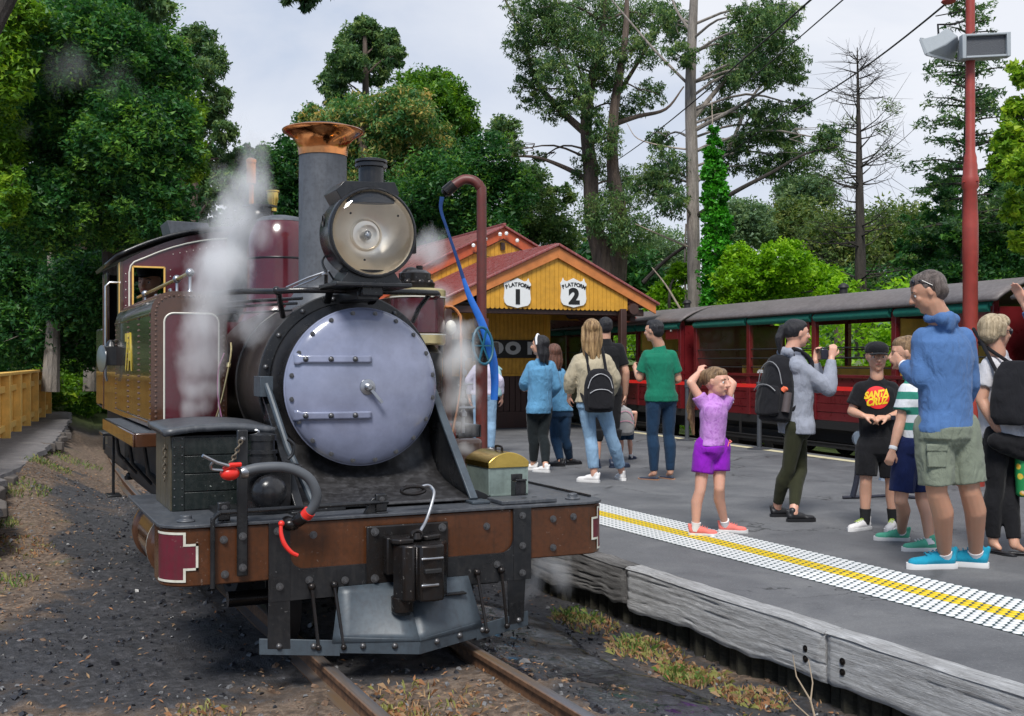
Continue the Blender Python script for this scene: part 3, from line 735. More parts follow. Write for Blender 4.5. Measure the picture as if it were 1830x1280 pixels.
# painted end panels: maroon field with a cream stepped line, following the round end
def along(u, off):
    """u metres from the left tangent point round the corner and along the front"""
    L = BR * PI / 2
    if u < L: a = PI + u / BR; return (BX0 + BR + (BR + off) * math.cos(a), BY + BR + (BR + off) * math.sin(a))
    return (BX0 + BR + (u - L), BY - off)
def end_panel(mirror):
    def pt(u, z, off):
        x, y = along(u, off)
        if mirror: x = BX0 + BX1 - x
        return (x, y, z)
    steps = [(0.0, .645, .675), ]
    prof_z = [(0.445, 0.475, 0.245), (0.475, 0.515, 0.245), (0.515, 0.595, 0.295), (0.595, 0.645, 0.295), (0.645, 0.672, 0.245)]
    W = lambda z: 0.300 if 0.505 < z < 0.615 else 0.245
    mbm, mbc = MB(), MB()
    wo_, wi_ = (0.170, 0.125) if mirror else (0.222, 0.168)
    for z0, z1 in ((0.448, 0.505), (0.505, 0.615), (0.615, 0.672)):
        us = np.linspace(0, wo_ if z0 == 0.505 else wi_, 12)
        mbm.sheet([[pt(u, z0, 0.003) for u in us], [pt(u, z1, 0.003) for u in us]])
    path = [(0.0, 0.452), (wi_, 0.452), (wi_, 0.505), (wo_, 0.505), (wo_, 0.615), (wi_, 0.615), (wi_, 0.668), (0.0, 0.668)]
    hw = 0.0055
    for (u0, z0), (u1, z1) in zip(path[:-1], path[1:]):
        if u0 == u1: us = [u0 - hw, u0 + hw]; zz = (min(z0, z1) - hw, max(z0, z1) + hw)
        else: us = np.linspace(min(u0, u1) - (hw if min(u0, u1) > 0 else 0), max(u0, u1) + hw, 10); zz = (z0 - hw, z0 + hw)
        mbc.sheet([[pt(u, zz[0], 0.0055) for u in us], [pt(u, zz[1], 0.0055) for u in us]])
    a = mbm.build('end_panel', M['wornmaroon'], E_, angle=50); mbc.build('lining', M['wornlining'], a, angle=50)
M['wornmaroon'] = paint('worn_maroon_panel', (0.13, 0.012, 0.025), 0.4, dirt=0.3, chips=1.0, chipc=(0.30, 0.25, 0.2))
M['wornlining'] = paint('worn_cream_lining', (0.66, 0.65, 0.56), 0.5, dirt=0.25, dirtc=(0.3, 0.25, 0.15), chips=0.5, chipc=(0.12, 0.05, 0.03))
end_panel(False); end_panel(True)
for x, z in ((1.08 - .1, 0.63), (0.985, 0.47), (1.40, 0.625), (2.30, 0.61), (2.68, 0.625), (2.80, 0.63), (2.68, 0.475)):
    bolt((x, BY, z))
# capped fixings on top of the footplate near the ends
for x, y in ((0.83, 5.36), (2.86, 5.36)):
    mb = MB(); mb.lathe((x, y, 0.706), (0, 0, 1), [(0.042, 0), (0.042, 0.008), (0.028, 0.012), (0.026, 0.03), (0.016, 0.033)], 20); P('lamp_iron_cap', mb, M['footplate'])

# ---- black U frame over the beam and the plough below
def u_frame():
    x0, x1, z0, z1 = 1.185, 2.545, 0.325, 0.693; xi0, xi1, zi, r = 1.285, 2.445, 0.470, 0.07
    out = [(x0, z1), (x0, z0), (x1, z0), (x1, z1), (xi1, z1)]
    out += [(xi1 - r + r * math.cos(-a), zi + r + r * math.sin(-a)) for a in np.linspace(0, PI / 2, 7)]
    out += [(xi0 + r + r * math.cos(-a), zi + r + r * math.sin(-a)) for a in np.linspace(PI / 2, PI, 7)]
    out += [(xi0, z1)]
    # triangulate as strips between outer and inner outlines
    mb = MB()
    mb.prism([(x0, z0), (xi0, z0), (xi0, z1), (x0, z1)], ((0, BY - .003, 0), (1, 0, 0), (0, 0, 1)), (0, -0.014, 0))
    mb.prism([(xi1, z0), (x1, z0), (x1, z1), (xi1, z1)], ((0, BY - .003, 0), (1, 0, 0), (0, 0, 1)), (0, -0.014, 0))
    mb.prism([(xi0 + .0005, z0), (xi1 - .0005, z0), (xi1 - .0005, zi + r)] + [(xi1 - .0005 - r + r * math.cos(-a), zi + r + r * math.sin(-a)) for a in np.linspace(0.15, PI / 2, 6)]
             + [(xi0 + .0005 + r + r * math.cos(-a), zi + r + r * math.sin(-a)) for a in np.linspace(PI / 2, PI - 0.15, 6)] + [(xi0 + .0005, zi + r)], ((0, BY - .004, 0), (1, 0, 0), (0, 0, 1)), (0, -0.012, 0))
    return mb
P('front_frame', u_frame(), M['black'], bevel=0.0025)
for x, z in ((1.225, .655), (1.235, .395), (2.495, .655), (2.495, .50), (2.495, .36), (1.375, .415), (1.55, .40), (2.35, .415)): bolt((x, BY - .017, z))
# plough: legs, band, centre plates
NX, NY = 1.85, 5.00
def vpt(x, z, dy=0.0):
    f = abs(x - NX) / 0.70; y = NY + 0.265 * f + dy
    return (x, y, z)
mb = MB()
for s_ in (-1, 1):
    xs = [NX + s_ * q for q in (0.0, 0.35, 0.70)]
    for a, b in zip(xs[:-1], xs[1:]):
        mb.loft([[Vector(vpt(a, .062)), Vector(vpt(a, .062, .012)), Vector(vpt(a, .135, .014)), Vector(vpt(a, .135, .002))], [Vector(vpt(b, .075)), Vector(vpt(b, .075, .012)), Vector(vpt(b, .15, .014)), Vector(vpt(b, .15, .002))]])
P('plough_band', mb, M['plough'], bevel=0.002)
for s_, lab in ((-1, None), (1, None)):
    g = []
    for k in range(8):
        v = k / 7; row = []
        for i in range(6):
            u = i / 5
            xb, xt = NX + s_ * 0.385 * u, NX + s_ * 0.335 * u
            x = xb + (xt - xb) * v; z0 = 0.125; z1 = 0.372
            z = z0 + (z1 - z0) * v
            y0 = NY + 0.265 * (abs(x - NX) / 0.70); y1 = BY - 0.03 + 0.0 * u
            y = y0 + (y1 - y0) * (v ** 1.0)
            row.append((x, y, z))
        g.append(row)
    mb = MB(); mb.sheet(g); P('plough_plate', mb, M['plough'], bevel=0, solid=0.008, angle=12)
for s_ in (-1, 1):
    mb = MB()
    xo, xi = NX + s_ * 0.665, NX + s_ * 0.565
    a, b = (xo, xi) if s_ < 0 else (xi, xo)
    mb.loft([[Vector((a, BY - .015, .33)), Vector((b, BY - .015, .33)), Vector((b, BY - .002, .33)), Vector((a, BY - .002, .33))],
             [Vector((a, vpt(a, 0)[1] + .0, .10)), Vector((b, vpt(b, 0)[1], .10)), Vector((b, vpt(b, 0)[1] + .012, .10)), Vector((a, vpt(a, 0)[1] + .012, .10))]])
    P('plough_leg', mb, M['black'], bevel=0.002)
rodm = M['steel']
for x in (1.385, 1.515 - .02, 2.165 + .07, 2.37):
    mb = MB(); top = Vector((x, BY - .03, .385)); f = abs(x - NX) / .7; bot = Vector((x + (0.02 if x < NX else 0.02), NY + .265 * f - .012, .105))
    mb.sphere(top, 0.019, 12, 8); mb.tube([top, top + (bot - top) * 0.12, bot], [0.012, 0.0085, 0.0085], 8); mb.sphere(bot, 0.015, 10, 7)
    P('plough_rod', mb, M['iron'], bevel=0)
for x in (1.235, 1.385, 1.60, 1.74, 1.95, 2.09, 2.235, 2.48):
    f = abs(x - NX) / .7; bolt((x, NY + .265 * f - .001, .105 + .01 * f), dome_l, rot=(0, 0, (-0.36 if x < NX else 0.36)))

# ---- automatic coupler
CR = empty('coupler_origin', (0, 0, 0)); bpy.data.objects.remove(CR)
mb = MB(); mb.box((1.61, BY - .03, .385), (1.985, BY - .016, .635)); mb.box((1.68, BY - .09, .43), (1.93, BY - .03, .59))
cp = P('coupler', mb, M['iron'], bevel=0.01)
# knuckle head, plan outline extruded upward
plan = [(-.075, .10), (-.105, .02), (-.085, -.05), (-.045, -.075), (-.03, -.055), (-.02, -.085), (.035, -.10), (.085, -.085), (.10, -.03), (.13, .0), (.145, .06), (.12, .12)]
mb = MB(); mb.prism(plan, ((1.80, BY - .15, 0.335), (1, 0, 0), (0, 1, 0)), (0, 0, 0.235)); kn = P('knuckle', mb, M['iron'], bevel=0.012, parent=cp)
mb = MB(); mb.prism([(-.10, .10), (-.12, .0), (-.09, -.03), (-.03, -.03), (-.05, .03), (.02, .05), (.05, .02), (.12, .05), (.14, .12)], ((1.80, BY - .15, 0.571), (1, 0, 0), (0, 1, 0)), (0, 0, 0.022)); P('knuckle_top', mb, M['iron'], bevel=0.006, parent=cp)
mb = MB(); mb.box((1.79, BY - .262, .455), (1.865, BY - .238, .475)); P('knuckle_slot', mb, M['dark'], bevel=0.004, parent=cp)
mb = MB(); mb.box((1.775, BY - .256, .400), (1.855, BY - .241, .412)); P('knuckle_lip', mb, M['steel'], bevel=0.004, parent=cp)
mb = MB(); mb.box((1.775, BY - .256, .512), (1.875, BY - .240, .522)); P('knuckle_lip', mb, M['steel'], bevel=0.004, parent=cp)
mb = MB(); mb.lathe((1.735, BY - .13, .345), (0, 0, -1), [(.05, 0), (.048, .06), (.036, .075), (.02, .08)], 18); P('coupler_pin', mb, M['iron'], parent=cp)
mb = MB(); mb.tube([Vector((1.80, BY - .13, .60)) + Vector((math.cos(a) * .022, 0, math.sin(a) * .018)) for a in np.linspace(0, 2 * PI, 14)], 0.009, 8, cap=False); mb.cyl((1.80, BY - .13, .585), (1.80, BY - .13, .61), .022, .014, 12); P('pin_eye', mb, M['iron'], bevel=0, parent=cp)
for x, z in ((1.645, .61), (1.645, .41), (1.955, .61)): bolt((x, BY - .03, z), parent=cp)
# link from the lever to the pin
mb = MB(); mb.tube([(1.815, BY - .13, .615), (1.86, BY - .09, .66), (1.915, BY - .03, .75), (1.92, BY, .78), (1.90, BY + .01, .793), (1.86, BY + .01, .785)], 0.0075, 8, smooth=4); P('lift_link', mb, M['steel'], bevel=0, parent=cp)
mb = MB(); mb.tube([Vector((1.835, BY + .01, .775)) + Vector((math.cos(a) * .055, 0, math.sin(a) * .017)) for a in np.linspace(0, 2 * PI, 18)], 0.0095, 8, cap=False); P('chain_link', mb, M['iron'], bevel=0, parent=cp)
cp.location += Vector((.070, 0, 0)) - Vector((1.80, 5.22, .50)) * .13; cp.scale = (1.13, 1.13, 1.13)
# small step bracket on the right of the plough
mb = MB(); mb.box((2.04, BY - .10, .295), (2.15, BY - .02, .305)); mb.prism([(0, 0), (.06, 0), (.05, -.055), (.0, -.05)], ((2.045, BY - .03, .295), (1, 0, 0), (0, 0, 1)), (0, -.012, 0)); P('step_bracket', mb, M['iron'])

# ---- uncoupling lever rod and its brackets
mb = MB(); mb.tube([(.925, BY - .03, .415), (.925, BY - .03, .70), (.93, BY - .03, .735), (.955, BY - .03, .755), (.99, BY - .02, .758), (1.30, BY + .0, .758), (1.78, BY + .02, .76)], 0.0115, 10, smooth=4); P('lever_rod', mb, M['black'], bevel=0)
for x in (.985, 1.745):
    mb = MB(); mb.box((x - .03, BY + .0, .705), (x + .03, BY + .05, .715)); mb.box((x - .028, BY + .01, .715), (x + .028, BY + .045, .80)); q = P('lever_bracket', mb, M['black'], bevel=0.006)
    place('bolt', bolt_s, q, loc=(x, BY + .01, .775))
mb = MB(); mb.prism([(0, 0), (-.06, 0), (-.02, .07), (0, .08)], ((1.717, BY + .02, .706), (1, 0, 0), (0, 0, 1)), (0, .02, 0)); P('bracket_web', mb, M['black'])

# ---- upright marker iron with chain
mb = MB(); mb.box((1.035, BY - .032, .46), (1.085, BY - .018, 1.135)); post = P('lamp_iron', mb, M['wornblack'] if 'wornblack' in M else M['black'], bevel=0.006)
bolt((1.06, BY - .032, .645), parent=post); bolt((1.06, BY - .032, .50), parent=post); bolt((1.06, BY - .032, 1.09), parent=post, me=dome_l)
def chain(p0, p1, sag, n, r, w, parent, mat):
    p0, p1 = Vector(p0), Vector(p1); me = None
    mbl = MB(); L = (p1 - p0).length / n * 0.85
    mbl.tube([Vector((0, math.cos(a) * w, math.sin(a) * L * .72)) for a in np.linspace(0, 2 * PI, 12)], r, 6, cap=False); me = mbl.mesh('chain_link', mat)
    for k in range(n):
        t_ = (k + .5) / n; p = p0.lerp(p1, t_); p.z -= sag * 4 * t_ * (1 - t_)
        d = (p1 - p0); d.z -= sag * 4 * (1 - 2 * t_); o = place('chain_link', me, parent, loc=p); q = d.to_track_quat('Z', 'Y').to_euler(); o.rotation_euler = q
        if k % 2: o.rotation_euler.rotate_axis('Z', PI / 2)
M['chain'] = paint('rusty_chain', (0.17, 0.14, 0.10), 0.5, metal=0.5)
chain((1.05, BY - .05, 1.09), (.985, BY - .045, .955), 0.012, 9, 0.004, 0.009, post, M['chain'])

# ---- brake hose, red coupling head, tap
mb = MB(); hp = [(1.035, 5.12, .948), (1.12, 5.11, .966), (1.24, 5.10, .962), (1.335, 5.09, .915), (1.375, 5.09, .835), (1.36, 5.11, .765), (1.315, 5.15, .715)]
mb.tube(hp, 0.0235, 14, smooth=6); hose = P('brake_hose', mb, M['rubber'], bevel=0)
mb = MB(); mb.lathe((1.045, 5.12, .948), (-1, 0, -.05), [(0.028, -.02), (0.030, 0.0), (.026, .012)], 14); P('hose_clip', mb, M['steel'], parent=hose, bevel=0)
mb = MB(); mb.sphere((.985, 5.12, .945), (.045, .034, .032), 14, 10); mb.tube([(.955, 5.105, .965), (.985, 5.09, .985), (1.03, 5.10, .985)], 0.011, 8); P('coupling_head', mb, M['redp'], parent=hose, bevel=0)
mb = MB(); mb.tube([(.855, 5.06, 1.035), (.92, 5.08, 1.0), (.975, 5.09, .982)], 0.008, 8); mb.tube([(.905, 5.08, 1.005), (.895, 5.09, .985), (.905, 5.10, .968), (.95, 5.1, .962)], 0.006, 7, smooth=4); P('coupling_handle', mb, M['steel'], parent=hose, bevel=0)
mb = MB(); mb.lathe((1.345, 5.125, .745), (-.45, .55, -.7), [(0.030, -.012), (0.030, .018)], 14); P('red_band', mb, M['redp'], parent=hose, bevel=0)
mb = MB(); mb.lathe((1.33, 5.14, .73), (-.55, .6, -.55), [(0.029, 0), (0.032, .02), (.03, .05), (.02, .075)], 14); mb.sphere((1.28, 5.19, .69), (.045, .04, .032), 12, 8); mb.cyl((1.28, 5.19, .69), (1.28, 5.26, .69), .03); P('brake_tap', mb, M['iron'], parent=hose, bevel=0)
mb = MB(); mb.tube([(1.225, 5.15, .705), (1.222, 5.14, .66), (1.235, 5.13, .61), (1.265, 5.12, .57), (1.295, 5.12, .553)], [0.008, .011, .009], 8, smooth=4); mb.sphere((1.226, 5.15, .70), .015, 10, 8); P('tap_handle', mb, M['redp'], parent=hose, bevel=0)

# ---- tool box on the left of the footplate
TB = subroot('tool_box', (1.08, 6.0, .705), 'planked dark tool box with a grey canvas-covered lid')
x0, x1, y0, y1, z0, z1 = .825, 1.30, 5.75, 6.30, .707, 1.078
mb = MB(); mb.box((x0 + .006, y0 + .006, z0), (x1 - .006, y1 - .006, z1)); P('carcass', mb, M['dark'], parent=TB, bevel=0)
for k in range(4):
    a = z0 + .004 + (z1 - z0 - .008) * k / 4; b = z0 + .004 + (z1 - z0 - .008) * (k + 1) / 4 - .005
    mb = MB(); mb.box((x0 + .055, y0 - .006, a), (x1 - .02, y0 + .006, b)); P('plank', mb, M['greenbox'], parent=TB, bevel=0.002)
for x in (x0 - .004,):
    mb = MB(); mb.box((x, y0 - .012, z0), (x + .06, y0 - .006, z1)); q = P('corner_iron', mb, M['greenbox'], parent=TB, bevel=0.002)
mb = MB(); mb.box((x1 - .03, y0 - .012, z0), (x1, y0 - .006, z1)); P('corner_iron', mb, M['greenbox'], parent=TB, bevel=0.002)
rv = MB()
for k in range(9):
    z = z0 + .03 + k * .041; rv.sphere((x0 + .045, y0 - .013, z), .0045, 6, 4); rv.sphere((x0 + .008, y0 - .013, z), .0045, 6, 4)
rv.build('rivets', M['bolt'], TB, kind='stuff')
for k in range(3):
    a = y0 + .012 + k * (y1 - y0 - .02) / 3; mb = MB(); mb.box((x0 - .008, a, z0), (x0 + .006, a + (y1 - y0) / 3 - .012, z1)); P('side_board', mb, M['olivebox'], parent=TB, bevel=0.002)
chain((x0 - .02, y0 + .12, z1 - .05), (x0 - .02, y0 + .13, z1 - .23), 0, 9, 0.0035, 0.009, TB, M['chain'])
g = []
for j in range(7):
    v = j / 6; y = y0 - .035 + (y1 - y0 + .07) * v; row = []
    for i in range(13):
        u = i / 12; x = x0 - .045 + (x1 - x0 + .075) * u
        row.append((x, y + .006 * nz(x, y, 9), z1 + .018 + .022 * math.sin(PI * u) ** 0.9 + .012 * v + .003 * nz(x, y, 12)))
    g.append(row)
mb = MB(); mb.sheet(g); P('lid', mb, M['footplate'], parent=TB, bevel=0, solid=0.032)
mb = MB(); mb.tube([(x1 - .09, y0 - .02, z1 + .02), (x1 - .06, y0 - .035, z1 + .02), (x1 - .055, y0 - .035, z1 - .02), (x1 - .055, y0 - .03, z0 + .12)], .007, 8, smooth=4); P('grab_wire', mb, M['steel'], parent=TB, bevel=0)

# ---- lubricator and round reservoir beside the tool box
mb = MB(); mb.box((1.135, 5.50, .707), (1.36, 5.72, .925)); mb.box((1.10, 5.44, .925), (1.40, 5.74, .940)); P('pump_block', mb, M['blackgloss'], bevel=0.006)
mb = MB(); mb.lathe((1.235, 5.46, .845 - .03), (0, -1, 0), [(.082, 0), (.086, .02), (.083, .035), (.072, .06), (.05, .078), (.02, .088)], 28); P('air_drum', mb, M['blackgloss'], bevel=0)
mb = MB(); mb.lathe((1.24, 5.60, .945), (0, 0, 1), [(.07, 0), (.07, .03), (.062, .032), (.062, .045), (.072, .047), (.072, .062), (.058, .065), (.058, .11), (.066, .112), (.066, .14), (.03, .148)], 26); P('lubricator', mb, M['black'], bevel=0)
mb = MB(); mb.tube([(1.36, 5.58, .96), (1.385, 5.58, .985), (1.39, 5.58, 1.03), (1.36, 5.58, 1.06)], .009, 8, smooth=4); P('lubricator_handle', mb, M['black'], bevel=0)
mb = MB(); mb.box((1.0, 5.44, .706), (1.62, 5.75, .728)); P('base_plank', mb, M['black'])

# ---- cylinders, frames, wheels
for s_, x in ((-1, .90), (1, 2.82)):
    CZ_ = .52
    mb = MB(); mb.lathe((x, 5.86, CZ_), (0, 1, 0), [(.10, -.035), (.145, -.03), (.165, -.005), (.185, .0), (.185, .03), (.165, .035), (.17, .60), (.185, .605), (.185, .64), (.1, .66)], 36)
    cyl = P('cylinder', mb, M['brown'], bevel=0, label='brown lagged cylinder under the left of the footplate' if s_ < 0 else None)
    mb = MB(); mb.lathe((x, 5.86, CZ_), (0, 1, 0), [(.1865, .006), (.1865, .014)], 36, cap=False); P('lining', mb, M['cream'], parent=cyl, bevel=0)
    mb = MB(); mb.box((x - .10, 5.93, .58), (x + .12, 6.42, .704)); P('valve_chest', mb, M['black'], bevel=0.012)
for x in (1.47, 2.2): 
    mb = MB(); mb.box((x, 5.5, .30), (x + .03, 10.9, .72)); P('frame_plate', mb, M['dark'], bevel=0)
mb = MB(); mb.box((1.1, 5.55, .40), (2.6, 5.60, .68)); mb.box((.95, 6.6, .62), (2.75, 10.8, .70)); P('underframe', mb, M['dark'], bevel=0)
def wheel(x, y, r, n=10, nm='wheel'):
    mb = MB(); d = -1 if x < CX else 1
    mb.lathe((x, y, r), (d, 0, 0), [(r * .80, -.0), (r * 1.0, 0), (r * 1.02, .0), (r, .075), (r * .86, .08), (r * .84, .0)], 40, cap=False); mb.lathe((x, y, r), (d, 0, 0), [(.0, 0), (.085, 0), (.085, .09), (.0, .095)], 20)
    for k in range(n):
        a = 2 * PI * k / n; c_ = Vector((x + d * .04, y, r)); mb.beam(c_ + Vector((0, math.cos(a) * .06, math.sin(a) * .06)), c_ + Vector((0, math.cos(a) * r * .86, math.sin(a) * r * .86)), .03, .025, up=(1, 0, 0))
    w = P(nm, mb, M['dark'], bevel=0); return w
for x in (1.42, 2.28):
    wheel(x, 5.78, .24, 8, 'pony_wheel')
    for y in (7.05, 8.0, 8.95): wheel(x, y, .42, 12)
mb = MB(); mb.cyl((1.1, 5.78, .24), (2.6, 5.78, .24), .04); P('axle', mb, M['iron'], bevel=0)
for x, d in ((1.27, -1), (2.43, 1)):
    mb = MB(); mb.box((x - .02, 7.0, .20), (x + .02, 9.0, .27)); mb.cyl((x - .04, 7.05, .235), (x + .04, 7.05, .235), .055, n=16); mb.cyl((x - .04, 9.0, .235), (x + .04, 9.0, .235), .055, n=16); P('coupling_rod', mb, M['steel'], bevel=0.004)
    mb = MB(); mb.beam((x + d * .07, 6.5, .47), (x + d * .07, 7.6, .47), .04, .05); mb.beam((x + d * .07, 7.5, .47), (x + d * .07, 8.0, .25), .03, .06); P('piston_rod', mb, M['steel'], bevel=0.004)
# running board at the side, steps
for s_, a, b in ((-1, .745, .90), (1, 2.70, 2.85)):
    mb = MB(); mb.box((a, 6.62, 1.015), (b, 8.45, 1.040)); mb.box((a, 6.60, .965), (b, 6.62, 1.045)); mb.box((a - .012, 6.60, .965), (a, 8.45, 1.045)) if s_ < 0 else mb.box((b, 6.60, .965), (b + .012, 8.45, 1.045)); P('running_board', mb, M['brown'] if s_ < 0 else M['black'], bevel=0.012)
    mb = MB(); mb.box((a + .005, 6.64, 1.0405), (b - .005, 8.43, 1.046)); P('tread_plate', mb, M['footplate'], bevel=0)
mb = MB(); mb.box((.76, 8.75, .90), (.92, 9.05, .925)); mb.box((.762, 8.75, .80), (.778, 8.78, .90)); mb.box((.84, 8.9, .45), (.86, 8.93, .90)); mb.box((.80, 8.8, .44), (.90, 9.0, .455)); P('cab_step', mb, M['black'], bevel=0.004)
mb = MB(); mb.box((.96, 9.2, .60), (.99, 10.6, 1.02)); mb.box((1.0, 6.6, .55), (1.05, 9.2, 1.0)); P('side_sheet', mb, M['dark'], bevel=0)
for y in (6.7, 7.5, 8.3):
    mb = MB(); mb.tube([(.80, y, 1.0), (.83, y, .8), (.95, y + .02, .66)], .012, 8); P('board_stay', mb, M['black'], bevel=0)
mb = MB(); mb.tube([(.95, 7.2, .38), (1.05, 7.2, .33), (1.1, 7.22, .31)], .02, 8); mb.tube([(.95, 7.5, .36), (1.05, 7.5, .33)], .02, 8); P('drain_cock', mb, M['brass'], bevel=0)

# ---- smokebox, boiler
BZc = 1.325
mb = MB(); mb.lathe((CX, 6.16, BZc), (0, 1, 0), [(.44, 0), (.505, 0), (.512, .012), (.512, .03), (.490, .034), (.490, .70), (.497, .705), (.497, .73), (.485, .735), (.485, 1.6)], 64); P('smokebox', mb, M['boiler'], bevel=0)
mb = MB(); mb.lathe((CX, 6.16, BZc), (0, -1, 0), [(.512, -.004), (.514, .008), (.508, .014), (.455, .014), (.45, .008)], 64); ringo = P('smokebox_ring', mb, M['black'], bevel=0)
for k in range(16):
    a = 2 * PI * (k + .5) / 16; bolt((CX + .482 * math.cos(a), 6.146, BZc + .482 * math.sin(a)), dome_l, parent=ringo)
mb = MB(); mb.lathe((CX, 6.16, BZc), (0, -1, 0), [(.452, .010), (.452, .055), (.40, .060), (.395, .25)], 64); P('door_seat', mb, M['blackgloss'], bevel=0)
# plain domed front disc (no features)
DC = Vector((CX, 5.93, 1.312))
mb = MB(); mb.lathe(DC, (0, -1, 0), [(.30, -.02), (.413, -.02), (.425, .0), (.428, .02), (.424, .036), (.412, .050), (.39, .063), (.35, .080), (.28, .098), (.19, .112), (.09, .120), (.008, .122)], 72)
fd_ = P('front_disc', mb, M['disc'], bevel=0, angle=80, label='glossy lilac-grey domed smokebox door with two hinge straps')
mb = MB(); mb.lathe(DC, (0, -1, 0), [(.428, .012), (.4325, .016), (.4325, .026), (.426, .032)], 72, cap=False); P('rim', mb, M['disc'], bevel=0, parent=fd_)
def dome_y(r): return DC.y - float(np.interp(r, [.009, .09, .19, .28, .35, .39, .412, .424], [.122, .120, .112, .098, .080, .063, .050, .036]))
for dz in (.15, -.15):
    mb = MB(); rows = []
    for x in np.linspace(-.385, .02, 22):
        hw_ = .020 + .010 * (x < -.36); rows.append([(CX + x, dome_y(math.hypot(x, dz + q)) - .008, DC.z + dz + q) for q in np.linspace(-hw_, hw_, 5)])
    mb.sheet(rows); P('hinge_strap', mb, M['disc'], bevel=0, parent=fd_, solid=.014)
    for x in (-.33, -.20, -.07): bolt((CX + x, dome_y(math.hypot(x, dz)) - .014, DC.z + dz), dome_l, parent=fd_)
mb = MB(); mb.lathe((CX, DC.y - .118, DC.z), (0, -1, 0), [(.045, 0), (.042, .010), (.022, .014), (.020, .040), (.012, .046)], 24); mb.beam((CX, DC.y - .150, DC.z), (CX + .07, DC.y - .158, DC.z - .085), .016, .012, up=(0, 1, 0)); P('door_dart', mb, M['steel'], bevel=0, parent=fd_)
for k in range(20): a = 2 * PI * (k + .5) / 20; bolt((CX + .402 * math.cos(a), dome_y(.402) - .001, DC.z + .402 * math.sin(a)), bolt_s, parent=fd_)

# apron under the smokebox with stays
g = []
for j in range(11):
    v = j / 10; ap = [(6.17, 1.25), (6.15, 1.12), (6.12, 1.0), (6.07, .90), (5.98, .82), (5.84, .77), (5.68, .745), (5.52, .728), (5.45, .722)]
    q = v * (len(ap) - 1); i0 = min(int(q), len(ap) - 2); f = q - i0; yy = ap[i0][0] * (1 - f) + ap[i0 + 1][0] * f; zz = ap[i0][1] * (1 - f) + ap[i0 + 1][1] * f
    w0, w1 = .49 - .045 * v, .49 - .03 * v
    g.append([(CX - .475 + .03 * v + (.95 - .045 * v) * i / 14, yy, zz + .02 * (abs(i - 7) / 7) ** 2 * (1 - v)) for i in range(15)])
mb = MB(); mb.sheet(g); P('apron_plate', mb, M['apron'], bevel=0, solid=.008)
for s_ in (-1, 1):
    mb = MB(); x = CX + s_ * .475; pts = [(6.16, 1.25), (6.14, 1.0), (6.02, .85), (5.84, .775), (5.5, .73), (5.42, .722), (5.47, .735), (6.16, 1.28)]
    mb.prism([(p[0], p[1]) for p in [(5.44, .722), (6.17, .722), (6.17, 1.27), (6.10, 1.27)]], ((x, 0, 0), (0, 1, 0), (0, 0, 1)), (s_ * .006, 0, 0)); P('apron_side', mb, M['black'], bevel=0)
    mb = MB(); mb.beam((x + s_ * .012, 6.10, 1.285), (x - s_ * .01, 5.44, .725), .045, .018, up=(0, -.6, .7)); mb.box((x - .05, 5.36, .706), (x + .05, 5.47, .722)); P('apron_stay', mb, M['plough'] if s_ > 0 else M['black'], bevel=0.004)
mb = MB(); mb.tube([(1.345, 5.99, 1.33), (1.36, 5.96, 1.27), (1.40, 5.74, 1.0), (1.47, 5.46, .72)], .018, 10); mb.box((1.31, 5.98, 1.26), (1.38, 6.14, 1.37)); P('smokebox_stay', mb, M['plough'], bevel=0.003)
mb = MB(); mb.lathe((CX, 6.55, .8), (0, 0, 1), [(.5, -.12), (.45, 0), (.42, .1), (.46, .2)], 4); 
mb = MB(); mb.box((1.40, 6.2, .70), (2.30, 7.0, .95)); P('saddle', mb, M['black'], bevel=0.02)

# ---- chimney
CY = 6.70
mb = MB(); mb.lathe((CX, CY, 0), (0, 0, 1), [(.235, 1.76), (.215, 1.80), (.178, 1.86), (.160, 1.895), (.158, 1.905), (.150, 1.91), (.146, 1.93), (.1445, 2.702)], 48, cap=False); chim = P('chimney', mb, M['graphite'], bevel=0)
mb = MB(); mb.lathe((CX, CY, 0), (0, 0, 1), [(.149, 2.700), (.150, 2.725), (.153, 2.75), (.165, 2.785), (.188, 2.812), (.222, 2.834), (.243, 2.846), (.246, 2.855), (.240, 2.861), (.17, 2.868), (.165, 2.84), (.12, 2.68)], 56, cap=False); cap_ = P('chimney_cap', mb, M['copper'], bevel=0, angle=60, label='flared polished copper cap')
mb = MB(); mb.lathe((CX, CY, 0), (0, 0, 1), [(.175, 2.855), (.175, 2.876), (.165, 2.882), (.12, 2.87), (.12, 2.68)], 48, cap=False); P('spark_ring', mb, M['blackgloss'], bevel=0, parent=chim)

# ---- headlamp
LY, LZ = 5.70, 2.135
mb = MB(); mb.lathe((CX, LY, LZ), (0, 1, 0), [(.226, 0), (.240, 0), (.243, .008), (.243, .035), (.236, .04), (.236, .215), (.215, .27), (.16, .315), (.08, .335), (.002, .338)], 56, cap=False); lamp = P('headlamp', mb, M['blackgloss'], bevel=0, label='big black drum headlamp with a polished reflector')
mb = MB(); mb.lathe((CX, LY + .002, LZ), (0, 1, 0), [(.225, -.0), (.215, .02), (.18, .075), (.12, .125), (.085, .14), (.08, .14)], 56, cap=False); P('reflector', mb, M['reflector'], bevel=0, parent=lamp, angle=80)
mb = MB(); mb.lathe((CX, LY + .142, LZ), (0, -1, 0), [(.088, -.01), (.088, .01), (.08, .018), (.075, .01), (.05, .012), (.02, .014)], 36); P('socket', mb, M['reflector'], bevel=0, parent=lamp)
mb = MB(); mb.sphere((CX, LY + .10, LZ), (.05, .05, .05), 24, 16); P('bulb', mb, M['glass'], bevel=0, parent=lamp, angle=80)
mb = MB(); mb.sphere((CX, LY + .105, LZ - .005), (.016, .016, .02), 12, 8); P('bulb_core', mb, M['steel'], bevel=0, parent=lamp)
